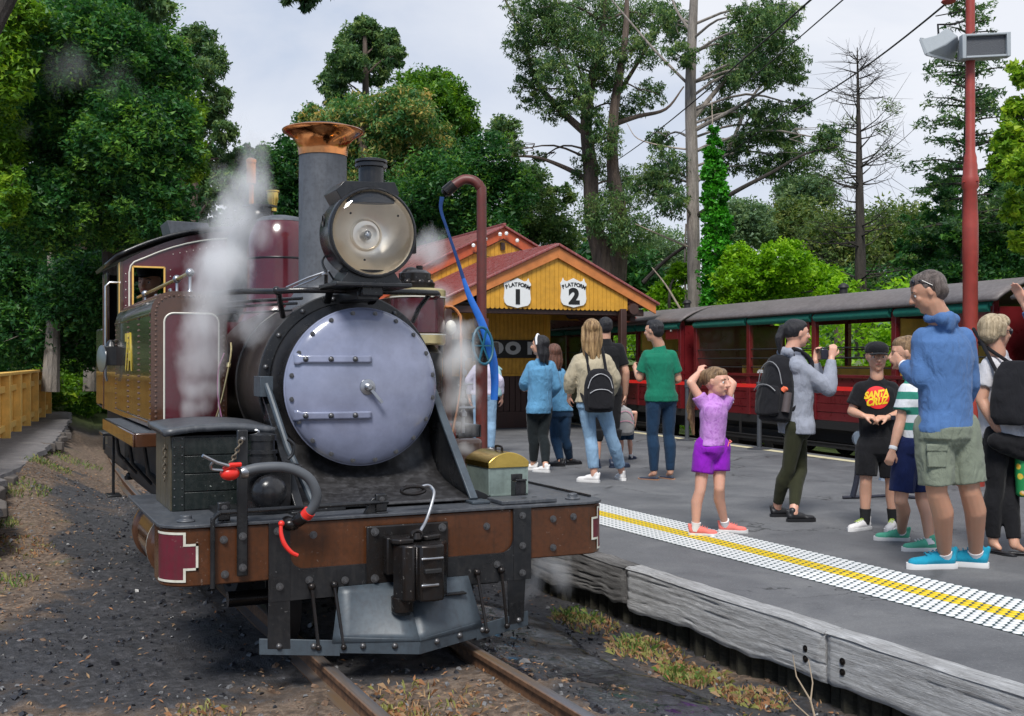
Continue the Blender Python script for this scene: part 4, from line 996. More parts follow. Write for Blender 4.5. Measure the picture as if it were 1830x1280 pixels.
mb = MB(); mb.lathe((CX, LY + .004, LZ), (0, -1, 0), [(.224, -.001), (.2235, .002), (.16, .014), (.08, .02), (.005, .022)], 56, cap=False); P('lens', mb, M['lampglass'], bevel=0, parent=lamp, angle=80)
mb = MB(); mb.lathe((CX, LY, LZ), (0, -1, 0), [(.226, -.005), (.236, -.005), (.237, .003), (.234, .007), (.228, .007), (.2245, .002)], 56, cap=False); P('lamp_rim', mb, M['blackgloss'], bevel=0, parent=lamp)
mb = MB()
for a in (35, 145, 250): 
    ar = R(a); mb.cyl((CX + .16 * math.cos(ar), LY - .010, LZ + .16 * math.sin(ar)), (CX + .16 * math.cos(ar), LY - .016, LZ + .16 * math.sin(ar)), .006, n=8)
P('lens_screw', mb, M['iron'], bevel=0, parent=lamp)
# gabled housing on top and its little chimney
mb = MB(); mb.loft([[Vector((CX - .165, y, LZ + .155)), Vector((CX - .20, y, LZ + .215)), Vector((CX - .155, y, LZ + .265)), Vector((CX + .125, y, LZ + .275)), Vector((CX + .15, y, LZ + .215)), Vector((CX + .12, y, LZ + .16))] for y in (LY + .02, LY + .26)]); P('housing', mb, M['black'], parent=lamp, bevel=0.003)
mb = MB(); mb.lathe((CX + .03, LY + .14, LZ + .262), (0, 0, 1), [(.068, 0), (.068, .10), (.088, .103), (.088, .118), (.072, .121), (.072, .127), (.088, .130), (.086, .143), (.07, .147)], 32); P('lamp_vent', mb, M['blackgloss'], parent=lamp, bevel=0)
mb = MB(); mb.tube([Vector((CX - .245, LY + .10, LZ + .06)) + Vector((0, math.cos(a) * .02, math.sin(a) * .03)) for a in np.linspace(0, 2 * PI, 12)], .005, 6, cap=False); mb.box((CX + .225, LY + .03, LZ - .10), (CX + .25, LY + .07, LZ + .05)); P('lamp_handle', mb, M['iron'], parent=lamp, bevel=0)
mb = MB(); mb.prism([(-.17, 0), (.17, 0), (.12, .07), (-.12, .07)], ((CX, LY + .03, 1.868), (1, 0, 0), (0, 0, 1)), (0, .24, 0)); P('lamp_base', mb, M['black'], parent=lamp)
mb = MB(); mb.box((CX - .21, LY - .02, 1.845), (CX + .21, LY + .33, 1.868)); mb.box((CX - .06, LY + .1, 1.78), (CX + .06, LY + .5, 1.845)); mb.beam((CX - .15, LY + .3, 1.85), (CX - .12, LY + .5, 1.76), .04, .02); mb.beam((CX + .15, LY + .3, 1.85), (CX + .12, LY + .5, 1.76), .04, .02); mb.box((CX - .05, LY + .05, 1.80), (CX + .07, LY + .30, 1.85)); P('lamp_shelf', mb, M['black'], parent=lamp, bevel=0.006)
# wires and pipe rail round the smokebox top
mb = MB(); mb.tube([(1.12, 7.3, 1.86), (1.30, 6.5, 1.85), (1.42, 6.14, 1.835), (1.52, 6.05, 1.838), (1.7, 6.02, 1.84), (2.25, 6.02, 1.842), (2.36, 6.08, 1.84), (2.5, 6.5, 1.84)], .0165, 12, smooth=5); rail_ = P('handrail_pipe', mb, M['blackgloss'], bevel=0)
mb = MB(); mb.tube([(1.44, 6.12, 1.835), (1.47, 6.2, 1.77), (1.50, 6.26, 1.70)], .016, 10); mb.sphere((1.43, 6.12, 1.838), .024, 12, 8); mb.tube([(2.3, 6.04, 1.842), (2.27, 6.15, 1.76), (2.25, 6.2, 1.68)], .014, 10); P('rail_stanchion', mb, M['blackgloss'], bevel=0, parent=rail_, kind='stuff')
mb = MB(); mb.tube([(1.46, 6.02, 1.85), (1.56, 5.95, 1.90), (1.64, 5.92, 1.93)], .006, 6); mb.tube([(1.63, 5.92, 1.915), (1.66, 5.9, 1.935), (1.70, 5.95, 1.90), (1.74, 6.0, 1.85)], .006, 6); mb.tube([(1.50, 6.02, 1.85), (1.60, 5.95, 1.895), (1.645, 5.92, 1.925)], .005, 6); P('lamp_wire', mb, M['steel'], bevel=0, parent=lamp)
mb = MB(); mb.tube([(1.65, 5.9, 1.93), (1.635, 5.93, 1.98), (1.66, 5.98, 2.02), (1.70, 6.0, 2.03)], .007, 8, smooth=4); mb.tube([(1.655, 5.93, 1.92), (1.66, 5.95, 1.85)], .010, 8); P('lamp_cable', mb, M['black'], bevel=0, parent=lamp)
mb = MB()
for k, (dz, dx) in enumerate(((0, 0), (-.03, -.03), (-.07, -.06))): mb.tube([(1.20 + dx, 7.2, 1.80 + dz), (1.40 + dx, 6.5, 1.80 + dz), (1.62 + dx, 6.3, 1.81 + dz)], .010 - .002 * k, 8)
P('boiler_pipe', mb, M['black'], bevel=0)
mb = MB(); mb.tube([(1.305, 6.75, 1.56), (1.30, 6.72, 1.50), (1.275, 6.7, 1.38), (1.24, 6.7, 1.22), (1.20, 6.72, 1.08)], .006, 8, smooth=4); mb.cyl((1.285, 6.705, 1.44), (1.28, 6.70, 1.415), .013, n=10); P('copper_pipe', mb, M['palebrass'], bevel=0)
mb = MB(); mb.tube([(1.26, 6.72, 1.50), (1.225, 6.71, 1.40), (1.22, 6.70, 1.25), (1.245, 6.68, 1.08)], .004, 6, smooth=4); P('pink_conduit', mb, plain('pink_conduit', (.6, .25, .42), .4), bevel=0)

# ---- domes
mb = MB(); mb.lathe((CX, 7.78, 0), (0, 0, 1), [(.30, 1.72), (.265, 1.79), (.240, 1.86), (.232, 1.92), (.232, 2.20), (.229, 2.26), (.218, 2.32), (.195, 2.385), (.165, 2.425)], 56, cap=False); P('steam_dome', mb, M['maroon'], bevel=0, angle=60)
mb = MB(); mb.lathe((CX, 7.78, 0), (0, 0, 1), [(.174, 2.417), (.166, 2.433), (.13, 2.452), (.06, 2.465), (.01, 2.467)], 40); P('dome_cap', mb, M['graphite'], bevel=0, angle=60)
mb = MB(); mb.lathe((CX, 7.78, 0), (0, 0, 1), [(.234, 2.15), (.2355, 2.153), (.2355, 2.160), (.234, 2.163)], 56, cap=False); P('dome_band', mb, M['black'], bevel=0)
mb = MB(); mb.lathe((CX, 8.46, 0), (0, 0, 1), [(.27, 1.75), (.25, 1.9), (.25, 2.25), (.24, 2.36), (.20, 2.46), (.14, 2.52), (.10, 2.56), (.10, 2.60), (.13, 2.605), (.13, 2.62), (.02, 2.635)], 48, cap=False); P('sand_dome', mb, M['black'], bevel=0, angle=60)
mb = MB(); mb.lathe((CX + .09, 8.42, 0), (0, 0, 1), [(.03, 2.58), (.03, 2.63), (.042, 2.665), (.042, 2.72), (.05, 2.725), (.05, 2.735), (.01, 2.74)], 20); P('safety_valve', mb, M['brass'], bevel=0)
mb = MB(); mb.lathe((CX + .0, 8.76, 0), (0, 0, 1), [(.02, 2.30), (.02, 2.82), (.038, 2.83), (.038, 2.84)] + [(.036 + .003 * (k % 2), 2.85 + .015 * k) for k in range(10)] + [(.042, 3.005), (.042, 3.015), (.02, 3.03)], 18); P('whistle', mb, M['copper'], bevel=0)

# ---- side tanks
def tank(xo, xi, s_):
    y0, y1, z0, z1, r = 6.85, 8.86, 1.075, 1.865, .13
    pr = [(xo, z0), (xo, z1 - r)] + [(xo + s_ * r * (1 - math.cos(a)), z1 - r + r * math.sin(a)) for a in np.linspace(.15, PI / 2, 8)] + [(xi, z1), (xi, z0)]
    mb = MB(); mb.prism(pr, ((0, y0, 0), (1, 0, 0), (0, 0, 1)), (0, y1 - y0, 0)); T = P('side_tank', mb, M['tankside'], bevel=0.004, label='glossy brown riveted side tank with a maroon lined front panel' if s_ > 0 else None)
    # brown front plate, maroon panel and cream line
    mb = MB(); mb.prism(pr, ((0, y0 - .006, 0), (1, 0, 0), (0, 0, 1)), (0, .005, 0)); P('front_plate', mb, M['brown'], parent=T, bevel=0)
    a0, a1 = xo + s_ * .075, xi - s_ * .05; zb, zt, rr = 1.08, 1.735, .055
    pan = [(a0, zb), (a0, zt - rr)] + [(a0 + s_ * rr * (1 - math.cos(a)), zt - rr + rr * math.sin(a)) for a in np.linspace(0, PI / 2, 7)] + [(a1 - s_ * rr * (1 - math.sin(a)), zt - rr + rr * math.cos(a)) for a in np.linspace(0, PI / 2, 7)] + [(a1, zb)]
    mb = MB(); mb.prism(pan, ((0, y0 - .010, 0), (1, 0, 0), (0, 0, 1)), (0, .003, 0)); P('maroon_panel', mb, M['maroon'], parent=T, bevel=0)
    mb = MB(); mb.tube([(p[0], y0 - .011, p[1]) for p in pan], .0055, 6); P('lining', mb, M['cream'], parent=T, bevel=0)
    rv = MB()
    def dome(p, ax, r_=.0085): rv.lathe(p, ax, [(r_, -.001), (r_ * .8, r_ * .5), (r_ * .3, r_ * .75)], 7)
    zs = np.arange(z0 + .02, z1 - r + .01, .030)
    for z in zs: dome((xo + s_ * .028, y0 - .006, z), (0, -1, 0)); dome((xi - s_ * .02, y0 - .006, z), (0, -1, 0), .0065)
    for a in np.linspace(.1, PI / 2, 7): dome((xo + s_ * .0 + s_ * (r - (r - .028) * math.cos(a)), y0 - .006, z1 - r + (r - .028) * math.sin(a)), (0, -1, 0))
    for x in np.arange(r, abs(xi - xo) - .02, .03): dome((xo + s_ * x, y0 - .006, z1 - .028), (0, -1, 0))
    for yc in (y0 + .025, y0 + .55, y0 + .60, y0 + 1.15, y0 + 1.20, y0 + 1.98):
        for z in np.arange(z0 + .03, z1 - r, .036): dome((xo, yc, z), (-s_, 0, 0), .0075)
    for y in np.arange(y0 + .04, y1, .045): dome((xo + s_ * (r - (r) * math.cos(1.0)) , y, z1 - r + r * math.sin(1.0)), (-s_ * .6, 0, .8), .007)
    rv.build('rivets', M['rivet'], T, kind='stuff')
    mb = MB(); mb.box((min(xo, xo - s_ * .012), y0, z0 - .01), (max(xo, xo - s_ * .012), y1, z0 + .025)); mb.box((min(xo + s_ * .0, xo - s_ * .008), y0, z1 - r - .012), (max(xo, xo - s_ * .008), y1, z1 - r)); P('beading', mb, M['brown'], parent=T, bevel=0.002)
    for y in (y0 + .3, y0 + .95):
        mb = MB(); mb.tube([(xo + s_ * .16, y, z1), (xo + s_ * .16, y + .03, z1 + .03), (xo + s_ * .16, y + .09, z1 + .03), (xo + s_ * .16, y + .12, z1)], .008, 8); P('lifting_eye', mb, M['steel'], parent=T, bevel=0)
    return T
TL = tank(.86, 1.30, 1); TR = tank(2.66, 2.36, -1)
# gold number painted on the tank side
nm = text_mesh('7A', .34, font_bold=.012, extrude=.002, name='number')
nm.materials.append(M['goldpaint']); o = place('number', nm, TL, loc=(.857, 7.98, 1.50), rot=(R(90), 0, R(-90)))
# polished rail rising beside the tank to the cab, with ball knobs
mb = MB(); mb.tube([(1.02, 8.86, 1.93), (1.08, 7.2, 1.97), (1.10, 6.95, 1.985)], .0125, 10); gr_ = P('tank_rail', mb, M['brass'], bevel=0)
for p in ((1.03, 8.5, 1.94), (1.075, 7.3, 1.968), (1.10, 6.95, 1.985)):
    mb = MB(); mb.sphere(p, .026, 14, 10); mb.lathe((p[0], p[1], 1.865), (0, 0, 1), [(.02, 0), (.009, .02), (.008, p[2] - 1.875)], 10); P('rail_knob', mb, M['steel'], parent=gr_, bevel=0)

# ---- cab
cy0, cy1, cz0, ce, ct = 8.88, 10.35, 1.04, 2.20, 2.47
xl, xr = .915, 2.785
def arch(x, base=ce, top=ct, hw=None):
    hw = hw or (xr - xl) / 2; u = (x - CX) / hw; return base + (top - base) * (1 - abs(u) ** 2.2)
# front wall with two windows, built from strips
mb = MB()
def wall(x0, x1, z0, z1f):
    n = max(2, int((x1 - x0) / .08) + 1); xs = np.linspace(x0, x1, n)
    poly = [(x, z0) for x in xs] + [(x, z1f(x) if callable(z1f) else z1f) for x in xs[::-1]]
    mb.prism(poly, ((0, cy0, 0), (1, 0, 0), (0, 0, 1)), (0, .02, 0))
w0, w1, wz0, wz1 = .985, 1.215, 1.79, 2.165
wall(xl, w0, cz0, lambda x: arch(x)); wall(w0, w1, wz1, lambda x: arch(x)); wall(w0, w1, cz0, wz0); wall(w1, CX * 2 - w1, cz0, lambda x: arch(x))
wall(2 * CX - w1, 2 * CX - w0, wz1, lambda x: arch(x)); wall(2 * CX - w1, 2 * CX - w0, cz0, wz0); wall(2 * CX - w0, xr, cz0, lambda x: arch(x))
cab = P('cab', mb, M['maroon'], bevel=0, label='maroon cab with a curved dark roof and cream lining')
for sx in (0, 1):
    a, b = (w0, w1) if sx == 0 else (2 * CX - w1, 2 * CX - w0)
    mb = MB(); 
    for p, q in (((a, wz0), (a, wz1)), ((a, wz1), (b, wz1)), ((b, wz1), (b, wz0)), ((b, wz0), (a, wz0))): mb.beam((p[0], cy0 - .004, p[1]), (q[0], cy0 - .004, q[1]), .012, .016, up=(0, 1, 0))
    P('window_frame', mb, M['yfence'] if sx == 0 else M['black'], parent=cab, bevel=0)
mb = MB(); zz = [(xl + .045, 1.1), (xl + .045, 2.12), (xl + .055, 2.17), (xl + .08, 2.20)] + [(x, arch(x) - .055) for x in np.arange(xl + .16, xr - .14, .1)] + [(xr - .08, 2.20), (xr - .045, 2.12), (xr - .045, 1.1)]
mb.tube([(x, cy0 - .006, z) for x, z in zz], .0065, 6); P('lining', mb, M['cream'], parent=cab, bevel=0)
mb = MB()
for k in range(10): mb.sphere((1.28 + .05 * k, cy0 - .002, 2.27 + .012 * k), .004, 6, 4)
for k in range(7): mb.sphere((1.26, cy0 - .002, 1.85 + .05 * k), .004, 6, 4); mb.sphere((xl + .02, cy0 - .002, 1.75 + .06 * k), .004, 6, 4)
mb.build('rivets', M['cream'], cab, kind='stuff')
for ya, yb in ((cy0 - .01, cy0 + .05), (cy1 - .05, cy1)):
    mb = MB(); mb.box((xl - .018, ya, cz0), (xl, yb, ce)); P('corner_post', mb, M['brown'], parent=cab)
mb = MB(); mb.box((xl - .012, cy0 + .05, cz0), (xl + .008, cy0 + .30, ce)); mb.box((xl - .012, cy1 - .35, cz0), (xl + .008, cy1 - .05, ce)); mb.box((xl - .012, cy0 + .30, cz0), (xl + .008, cy1 - .35, 1.62)); P('cab_side', mb, M['tankside'], parent=cab)
mb = MB(); mb.box((xl - .02, cy0 + .06, 1.62), (xl - .012, cy0 + .12, ce)); P('side_trim', mb, M['yfence'], parent=cab)
mb = MB(); mb.box((xr - .008, cy0 + .05, cz0), (xr + .012, cy1 - .05, 1.65)); mb.box((xr - .008, cy0 + .05, 1.65), (xr + .012, cy0 + .3, ce)); mb.box((xr - .008, cy1 - .3, 1.65), (xr + .012, cy1 - .05, ce)); P('cab_side', mb, M['maroon'], parent=cab)
mb = MB(); mb.box((xl, cy1 - .02, cz0), (xr, cy1, 1.7)); mb.box((xl, cy1 - .02, 2.15), (xr, cy1, ce)); mb.box((xl, cy1 - .02, 1.7), (xl + .12, cy1, 2.15)); mb.box((xr - .12, cy1 - .02, 1.7), (xr, cy1, 2.15)); mb.box((CX - .2, cy1 - .02, 1.7), (CX + .2, cy1, 2.15)); mb.box((xl, cy0, cz0), (xr, cy1 + .5, cz0 + .03)); P('cab_back', mb, M['dark'], parent=cab, bevel=0)
g = []
for y in (cy0 - .05, cy1 + .25):
    g.append([(x, y, arch(x, ce + .03, ct + .02, (xr - xl) / 2 + .06)) for x in np.linspace(CX - .985, CX + .985, 27)])
mb = MB(); mb.sheet(g); P('roof', mb, M['black'], parent=cab, bevel=0, solid=.028)
mb = MB(); hx = 1.33
mb.loft([[Vector((hx, 9.2, 2.36)), Vector((hx + .3, 9.2, 2.40)), Vector((hx + .27, 9.2, 2.56)), Vector((hx - .05, 9.2, 2.565))], [Vector((hx, 9.6, 2.36)), Vector((hx + .3, 9.6, 2.40)), Vector((hx + .27, 9.6, 2.56)), Vector((hx - .05, 9.6, 2.565))]]); P('roof_vent', mb, M['graphite'], parent=cab)
mb = MB(); mb.tube([(xl - .10, cy0 + .15, 1.30), (xl - .11, cy0 + .15, 1.34), (xl - .11, cy0 + .15, 2.02), (xl - .08, cy0 + .15, 2.05), (xl - .01, cy0 + .15, 2.05)], .010, 8); P('cab_handrail', mb, M['steel'], parent=cab, bevel=0)
# side marker lamp with a clear disc
mb = MB(); mb.box((xl - .13, cy0 - .07, 1.42), (xl - .04, cy0 + .03, 1.56)); mb.lathe((xl - .085, cy0 - .02, 1.56), (0, 0, 1), [(.045, 0), (.03, .03), (.015, .05)], 14); mb.box((xl - .04, cy0 - .03, 1.50), (xl + .02, cy0, 1.515)); ml = P('marker_lamp', mb, M['black'], parent=cab)
mb = MB(); mb.lathe((xl - .15, cy0 - .02, 1.47), (-1, -.25, 0), [(.10, 0), (.10, .006), (.02, .012)], 28); P('lamp_disc', mb, M['steel'], parent=cab, bevel=0)
mb = MB(); mb.box((xl - .03, 9.05, 1.30), (xl - .02, 9.12, 1.42)); P('side_light', mb, M['cream'], parent=cab, bevel=0.01)
# bunker behind the cab
mb = MB(); mb.box((xl, cy1, 1.04), (xr, 11.2, 1.75)); P('bunker', mb, M['tankside'], bevel=0.02)
# ---- right side: air pump, injector, brass-topped box
mb = MB(); mb.lathe((2.40, 6.52, 0), (0, 0, 1), [(.168, 1.625), (.168, 1.835)], 40); pump = P('air_pump', mb, M['maroon'], bevel=0, label='maroon air pump with brass bands')
for a, b in ((1.56, 1.615), (1.845, 1.885)):
    mb = MB(); mb.lathe((2.40, 6.52, 0), (0, 0, 1), [(.16, a - .01), (.171, a), (.171, b), (.16, b + .01), (.05, b + .012)], 40); P('pump_band', mb, M['palebrass'], parent=pump, bevel=0)
    mb = MB(); mb.lathe((2.40, 6.52, 0), (0, 0, 1), [(.1735, a + (.05 if a < 1.6 else -.006)), (.1735, a + (.058 if a < 1.6 else .002))], 40, cap=False); P('pump_lining', mb, M['cream'], parent=pump, bevel=0)
mb = MB(); mb.lathe((2.38, 6.52, 1.90), (0, 0, 1), [(.12, 0), (.125, .03), (.10, .04), (.10, .09), (.07, .11)], 24)
for k in range(8): a = k * PI / 4; mb.sphere((2.38 + .10 * math.cos(a), 6.52 + .1 * math.sin(a), 1.93), .026, 8, 6)
mb.cyl((2.41, 6.52, 1.99), (2.41, 6.52, 2.04), .022, n=8); mb.sphere((2.35, 6.50, 1.97), (.07, .05, .06), 12, 8); P('pump_head', mb, M['iron'], parent=pump, bevel=0)
mb = MB(); mb.tube([(2.57, 6.5, 1.79), (2.62, 6.5, 1.785), (2.66, 6.5, 1.75), (2.675, 6.5, 1.68), (2.675, 6.5, 1.3), (2.62, 6.5, 1.0)], .012, 8, smooth=4); P('pump_pipe', mb, M['copper'], parent=pump, bevel=0)
mb = MB(); mb.sphere((2.59, 6.45, 1.66), (.035, .035, .045), 14, 10); P('gauge_glass', mb, M['cream'], parent=pump, bevel=0)
mb = MB(); mb.lathe((2.40, 6.52, 0), (0, 0, 1), [(.10, .9), (.10, 1.25), (.15, 1.26), (.15, 1.50), (.10, 1.55)], 28); P('pump_base', mb, M['black'], parent=pump, bevel=0)
mb = MB()
for z in (1.10, 1.18, 1.27, 1.36, 1.45): mb.lathe((2.70, 6.52, z), (0, 0, 1), [(.016, 0), (.026, .008), (.026, .03), (.016, .04)], 10)
mb.cyl((2.70, 6.52, 1.0), (2.70, 6.52, 1.5), .013, n=8); mb.tube([(2.66, 6.5, 1.30), (2.76, 6.5, 1.31)], .008, 6); mb.tube([(2.66, 6.5, 1.16), (2.77, 6.5, 1.16)], .008, 6); P('feed_valve', mb, M['steel'], bevel=0)
mb = MB(); mb.cyl((2.36, 6.35, 1.05), (2.36, 6.35, 1.40), .012, n=8); mb.box((2.33, 6.33, 1.36), (2.42, 6.37, 1.385)); P('brass_pipe', mb, M['brass'], bevel=0)
mb = MB(); mb.lathe((2.62, 6.62, .92), (0, 0, 1), [(.05, -.16), (.07, -.15), (.07, .10), (.06, .13), (.03, .14)], 18); P('red_cylinder', mb, plain('dull_red', (.22, .03, .02), .45), bevel=0)
mb = MB(); mb.lathe((2.42, 6.35, .72), (0, 0, 1), [(.05, 0), (.05, .08), (.035, .085), (.035, .12), (.042, .125), (.042, .15), (.02, .155)], 18); P('steam_cock', mb, M['iron'], bevel=0)
mb = MB(); mb.box((2.36, 6.42, .707), (2.80, 6.80, .97)); P('sand_box', mb, M['brown'], bevel=0.03)
# brass-lidded box
BB = subroot('sand_chest', (2.61, 5.86, .706), 'galvanised chest with a curved brass lid')

bx0, bx1, by0, by1, bz0, bz1 = 2.490, 2.725, 5.64, 5.96, .707, .866
mb = MB(); mb.box((bx0, by0, bz0), (bx1, by1, bz1)); P('chest_body', mb, M['galv'], parent=BB)
pr = [(bx0 - .006, bz1 - .004)] + [(bx0 - .006 + (bx1 - bx0 + .012) * u, bz1 + .026 + .055 * math.sin(PI * u) ** .8) for u in np.linspace(0, 1, 14)] + [(bx1 + .006, bz1 - .004)]
mb = MB(); mb.prism(pr, ((0, by0 - .008, 0), (1, 0, 0), (0, 0, 1)), (0, by1 - by0 + .016, 0)); P('chest_lid', mb, M['brass'], parent=BB, bevel=0.003)
mb = MB(); mb.tube([(2.605, 5.72, bz1 + .08), (2.605, 5.725, bz1 + .105), (2.605, 5.80, bz1 + .105), (2.605, 5.805, bz1 + .08)], .007, 8, smooth=3); P('chest_handle', mb, M['iron'], parent=BB, bevel=0)
mb = MB()
for a in ((bx0 - .003, by0 - .003), (bx1 - .009, by0 - .003)): mb.box((a[0], a[1], bz0), (a[0] + .012, a[1] + .012, bz1 - .005))
mb.box((bx0, by0 - .003, bz0), (bx1, by0, bz0 + .010)); P('chest_corner', mb, M['galv'], parent=BB, bevel=0.001)
mb = MB(); mb.box((2.585, 5.50, .715), (2.650, 5.56, .80)); mb.box((2.585, 5.545, .80), (2.65, 5.56, .835)); mb.box((2.585, 5.49, .80), (2.65, 5.5, .812)); P('lamp_socket', mb, M['blackgloss'], bevel=0.003)
mb = MB(); mb.box((2.40, 5.27, .708), (2.72, 5.46, .728)); st_ = P('jacking_plate', mb, M['footplate'], bevel=0.004)
mb = MB(); mb.box((2.55, 5.34, .7285), (2.58, 5.355, .7295)); mb.box((2.62, 5.36, .7285), (2.645, 5.37, .7295)); P('plate_slot', mb, M['dark'], parent=st_, bevel=0)
g = [[(2.335 + .13 * u, 5.56, .706 + .055 * math.sin(PI * (1 - u) / 2) ** .7) for u in np.linspace(0, 1, 9)], [(2.335 + .13 * u, 5.585, .706 + .055 * math.sin(PI * (1 - u) / 2) ** .7) for u in np.linspace(0, 1, 9)]]
mb = MB(); mb.prism([(0, 0), (.14, 0), (.10, .028), (.05, .05), (0, .06)], ((2.335, 5.56, .707), (1, 0, 0), (0, 0, 1)), (0, .012, 0)); P('gusset', mb, M['black'], bevel=0.002)
mb = MB(); mb.tube([(2.99, 5.4, .712), (2.99, 6.4, .712)], .008, 6); P('footplate_bead', mb, M['black'], bevel=0)
# ================================================================ STATION BUILDING
BR_ = empty('station_building', (8.8, 18.5, PZ), 'yellow weatherboard station shelter with two gables and shield-shaped platform signs', 'building')
M['ywall'] = paint('station_yellow', (0.62, 0.31, 0.028), 0.5, dirt=0.12, dirtc=(0.25, 0.12, 0.02), bump=0.1)
M['fascia'] = paint('fascia_orange', (0.56, 0.19, 0.05), 0.45, dirt=0.10, dirtc=(0.3, 0.1, 0.03), bump=0.1)
M['fascia2'] = paint('fascia_red_orange', (0.50, 0.10, 0.035), 0.45, dirt=0.10, bump=0.1)
M['roofred'] = paint('roof_red', (0.24, 0.045, 0.04), 0.30, dirt=0.35, dirtc=(0.4, 0.33, 0.33), bump=0.2)
M['darkbrown'] = paint('dark_brown_boards', (0.055, 0.024, 0.018), 0.5, dirt=0.2, bump=0.1)
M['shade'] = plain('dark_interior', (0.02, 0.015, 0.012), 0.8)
M['signblack'] = plain('sign_black', (0.008, 0.008, 0.008), 0.4)
M['signwhite'] = plain('sign_white', (0.72, 0.73, 0.72), 0.45, var=0.05)
M['signgrey'] = plain('sign_letter_grey', (0.50, 0.50, 0.49), 0.5, var=0.08)
def BP(name, mb, mat, parent=None, **k): return mb.build(name, mat, parent or BR_, **k)
def slope_beam(mb, p0, p1, depth, thick):
    """vertical-faced board from p0 to p1, hanging `depth` below the line, `thick` deep in y"""
    p0, p1 = Vector(p0), Vector(p1); d = Vector((0, 0, -depth)); t_ = Vector((0, thick, 0))
    mb.add([p0, p1, p1 + d, p0 + d, p0 + t_, p1 + t_, p1 + d + t_, p0 + d + t_], [(0, 1, 2, 3), (4, 7, 6, 5), (0, 4, 5, 1), (1, 5, 6, 2), (2, 6, 7, 3), (3, 7, 4, 0)])
GX, GY, GZ = 9.08, 17.55, 3.50
ex0, ex1, ez = 6.90, 11.10, 2.52
SL = (GZ - ez) / (ex1 - GX)
mb = MB(); slope_beam(mb, (GX, GY, GZ - .03), (ex1, GY, ez), .20, .04); BP('gable_board', mb, M['fascia'], bevel=.004)
mb = MB(); slope_beam(mb, (ex0, GY, ez - .02), (GX, GY, GZ - .03), .20, .04); BP('gable_board', mb, M['fascia'], bevel=.004)
# roof planes with capped edge
for (a, b) in (((GX, GZ), (ex1 + .06, ez - .03)), ((ex0 - .06, ez - .05), (GX, GZ))):
    mb = MB(); slope_beam(mb, (a[0], GY - .05, a[1] + .03), (b[0], GY - .05, b[1] + .03), .05, 3.2); r_ = BP('roof', mb, M['roofred'], bevel=.012)
    for k in range(14):
        mb2 = MB(); 
# ribs on the left slope (corrugation)
rb = MB()
for k in range(24):
    y = GY + .08 + k * .13
    rb.beam((ex0 - .04, y, ez - .045 + .03), (GX - .01, y, GZ + .03), .03, .018); rb.beam((GX + .01, y, GZ + .03), (ex1 + .04, y, ez - .015), .03, .018)
rb.build('corrugation', M['roofred'], BR_, kind='stuff')
# gable boarding, board by board, with scalloped ends
bw = .088; x = 7.62; zb = 2.37
while x < 10.50:
    xm = x + bw / 2; zt = min(GZ - .10 - SL * abs(xm - GX) + 0, 3.4) - .08
    zt0, zt1 = GZ - .20 - SL * abs(x - GX), GZ - .20 - SL * abs(x + bw - GX)
    if min(zt0, zt1) > zb + .05:
        arc = [(xm + (bw / 2 - .003) * math.cos(a), zb + .018 - .03 * math.sin(a)) for a in np.linspace(0, PI, 7)][::-1]
        poly = arc + [(x + bw - .003, max(zt1, zb + .03)), (x + .003, max(zt0, zb + .03))]
        mb = MB(); mb.prism(poly, ((0, GY + .05, 0), (1, 0, 0), (0, 0, 1)), (0, .02, 0)); BP('weatherboard', mb, M['ywall'], smooth=False)
    x += bw
mb = MB(); mb.box((7.6, GY + .075, zb + .02), (10.5, GY + .09, 3.2)); 
mb = MB(); mb.prism([(7.6, zb + .03), (10.5, zb + .03), (10.5, 2.60), (GX, 3.27), (7.6, 2.56)], ((0, GY + .076, 0), (1, 0, 0), (0, 0, 1)), (0, .02, 0)); BP('gable_backing', mb, M['darkbrown'])
# shield signs
def shield(cx_, cz_, w, h):
    pts = [(-.5, .32), (-.44, .40), (-.40, .52), (-.36, .43), (-.25, .40), (-.12, .46), (0, .52), (.12, .46), (.25, .40), (.36, .43), (.40, .52), (.44, .40), (.5, .32), (.46, .15), (.47, -.02), (.49, -.2), (.46, -.34), (.38, -.43), (.2, -.47), (0, -.52), (-.2, -.47), (-.38, -.43), (-.46, -.34), (-.49, -.2), (-.47, -.02), (-.46, .15)]
    mb = MB(); mb.prism([(p[0] * w, p[1] * h) for p in pts], ((cx_, GY + .045, cz_), (1, 0, 0), (0, 0, 1)), (0, -.022, 0)); return mb.build('sign_board', M['signwhite'], BR_, smooth=False)
def put_text(body, size, pos, mat, parent, rot=(R(90), 0, 0), bold=0.012, extr=.003, name='lettering', sc=(1, 1, 1)):
    me = text_mesh(body, size, bold, extr, name=name); me.materials.append(mat); o = place(name, me, parent, loc=pos, rot=rot); o.scale = sc; return o
for cxs, dig in ((8.30, '1'), (9.40, '2')):
    SZ = 2.635 if dig == '1' else 2.665; sb = shield(cxs, SZ, .525, .50)
    if dig == '1':
        mb = MB(); mb.box((cxs - .036, GY + .014, SZ - .195), (cxs + .044, GY + .0228, SZ + .065)); mb.build('digit', M['signblack'], sb, bevel=0)
    else: put_text(dig, .37, (cxs + .01, GY + .02, SZ - .075), M['signblack'], sb, bold=.02, name='digit', sc=(1.12, 1, 1))
    word = 'PLATFORM'; rad = .50
    for k, ch in enumerate(word):
        a = (k - 3.5) * .122
        put_text(ch, .094, (cxs + rad * math.sin(a), GY + .02, SZ + .145 - rad * (1 - math.cos(a))), M['signblack'], sb, rot=(R(90), a, 0), bold=.003, name='letter')
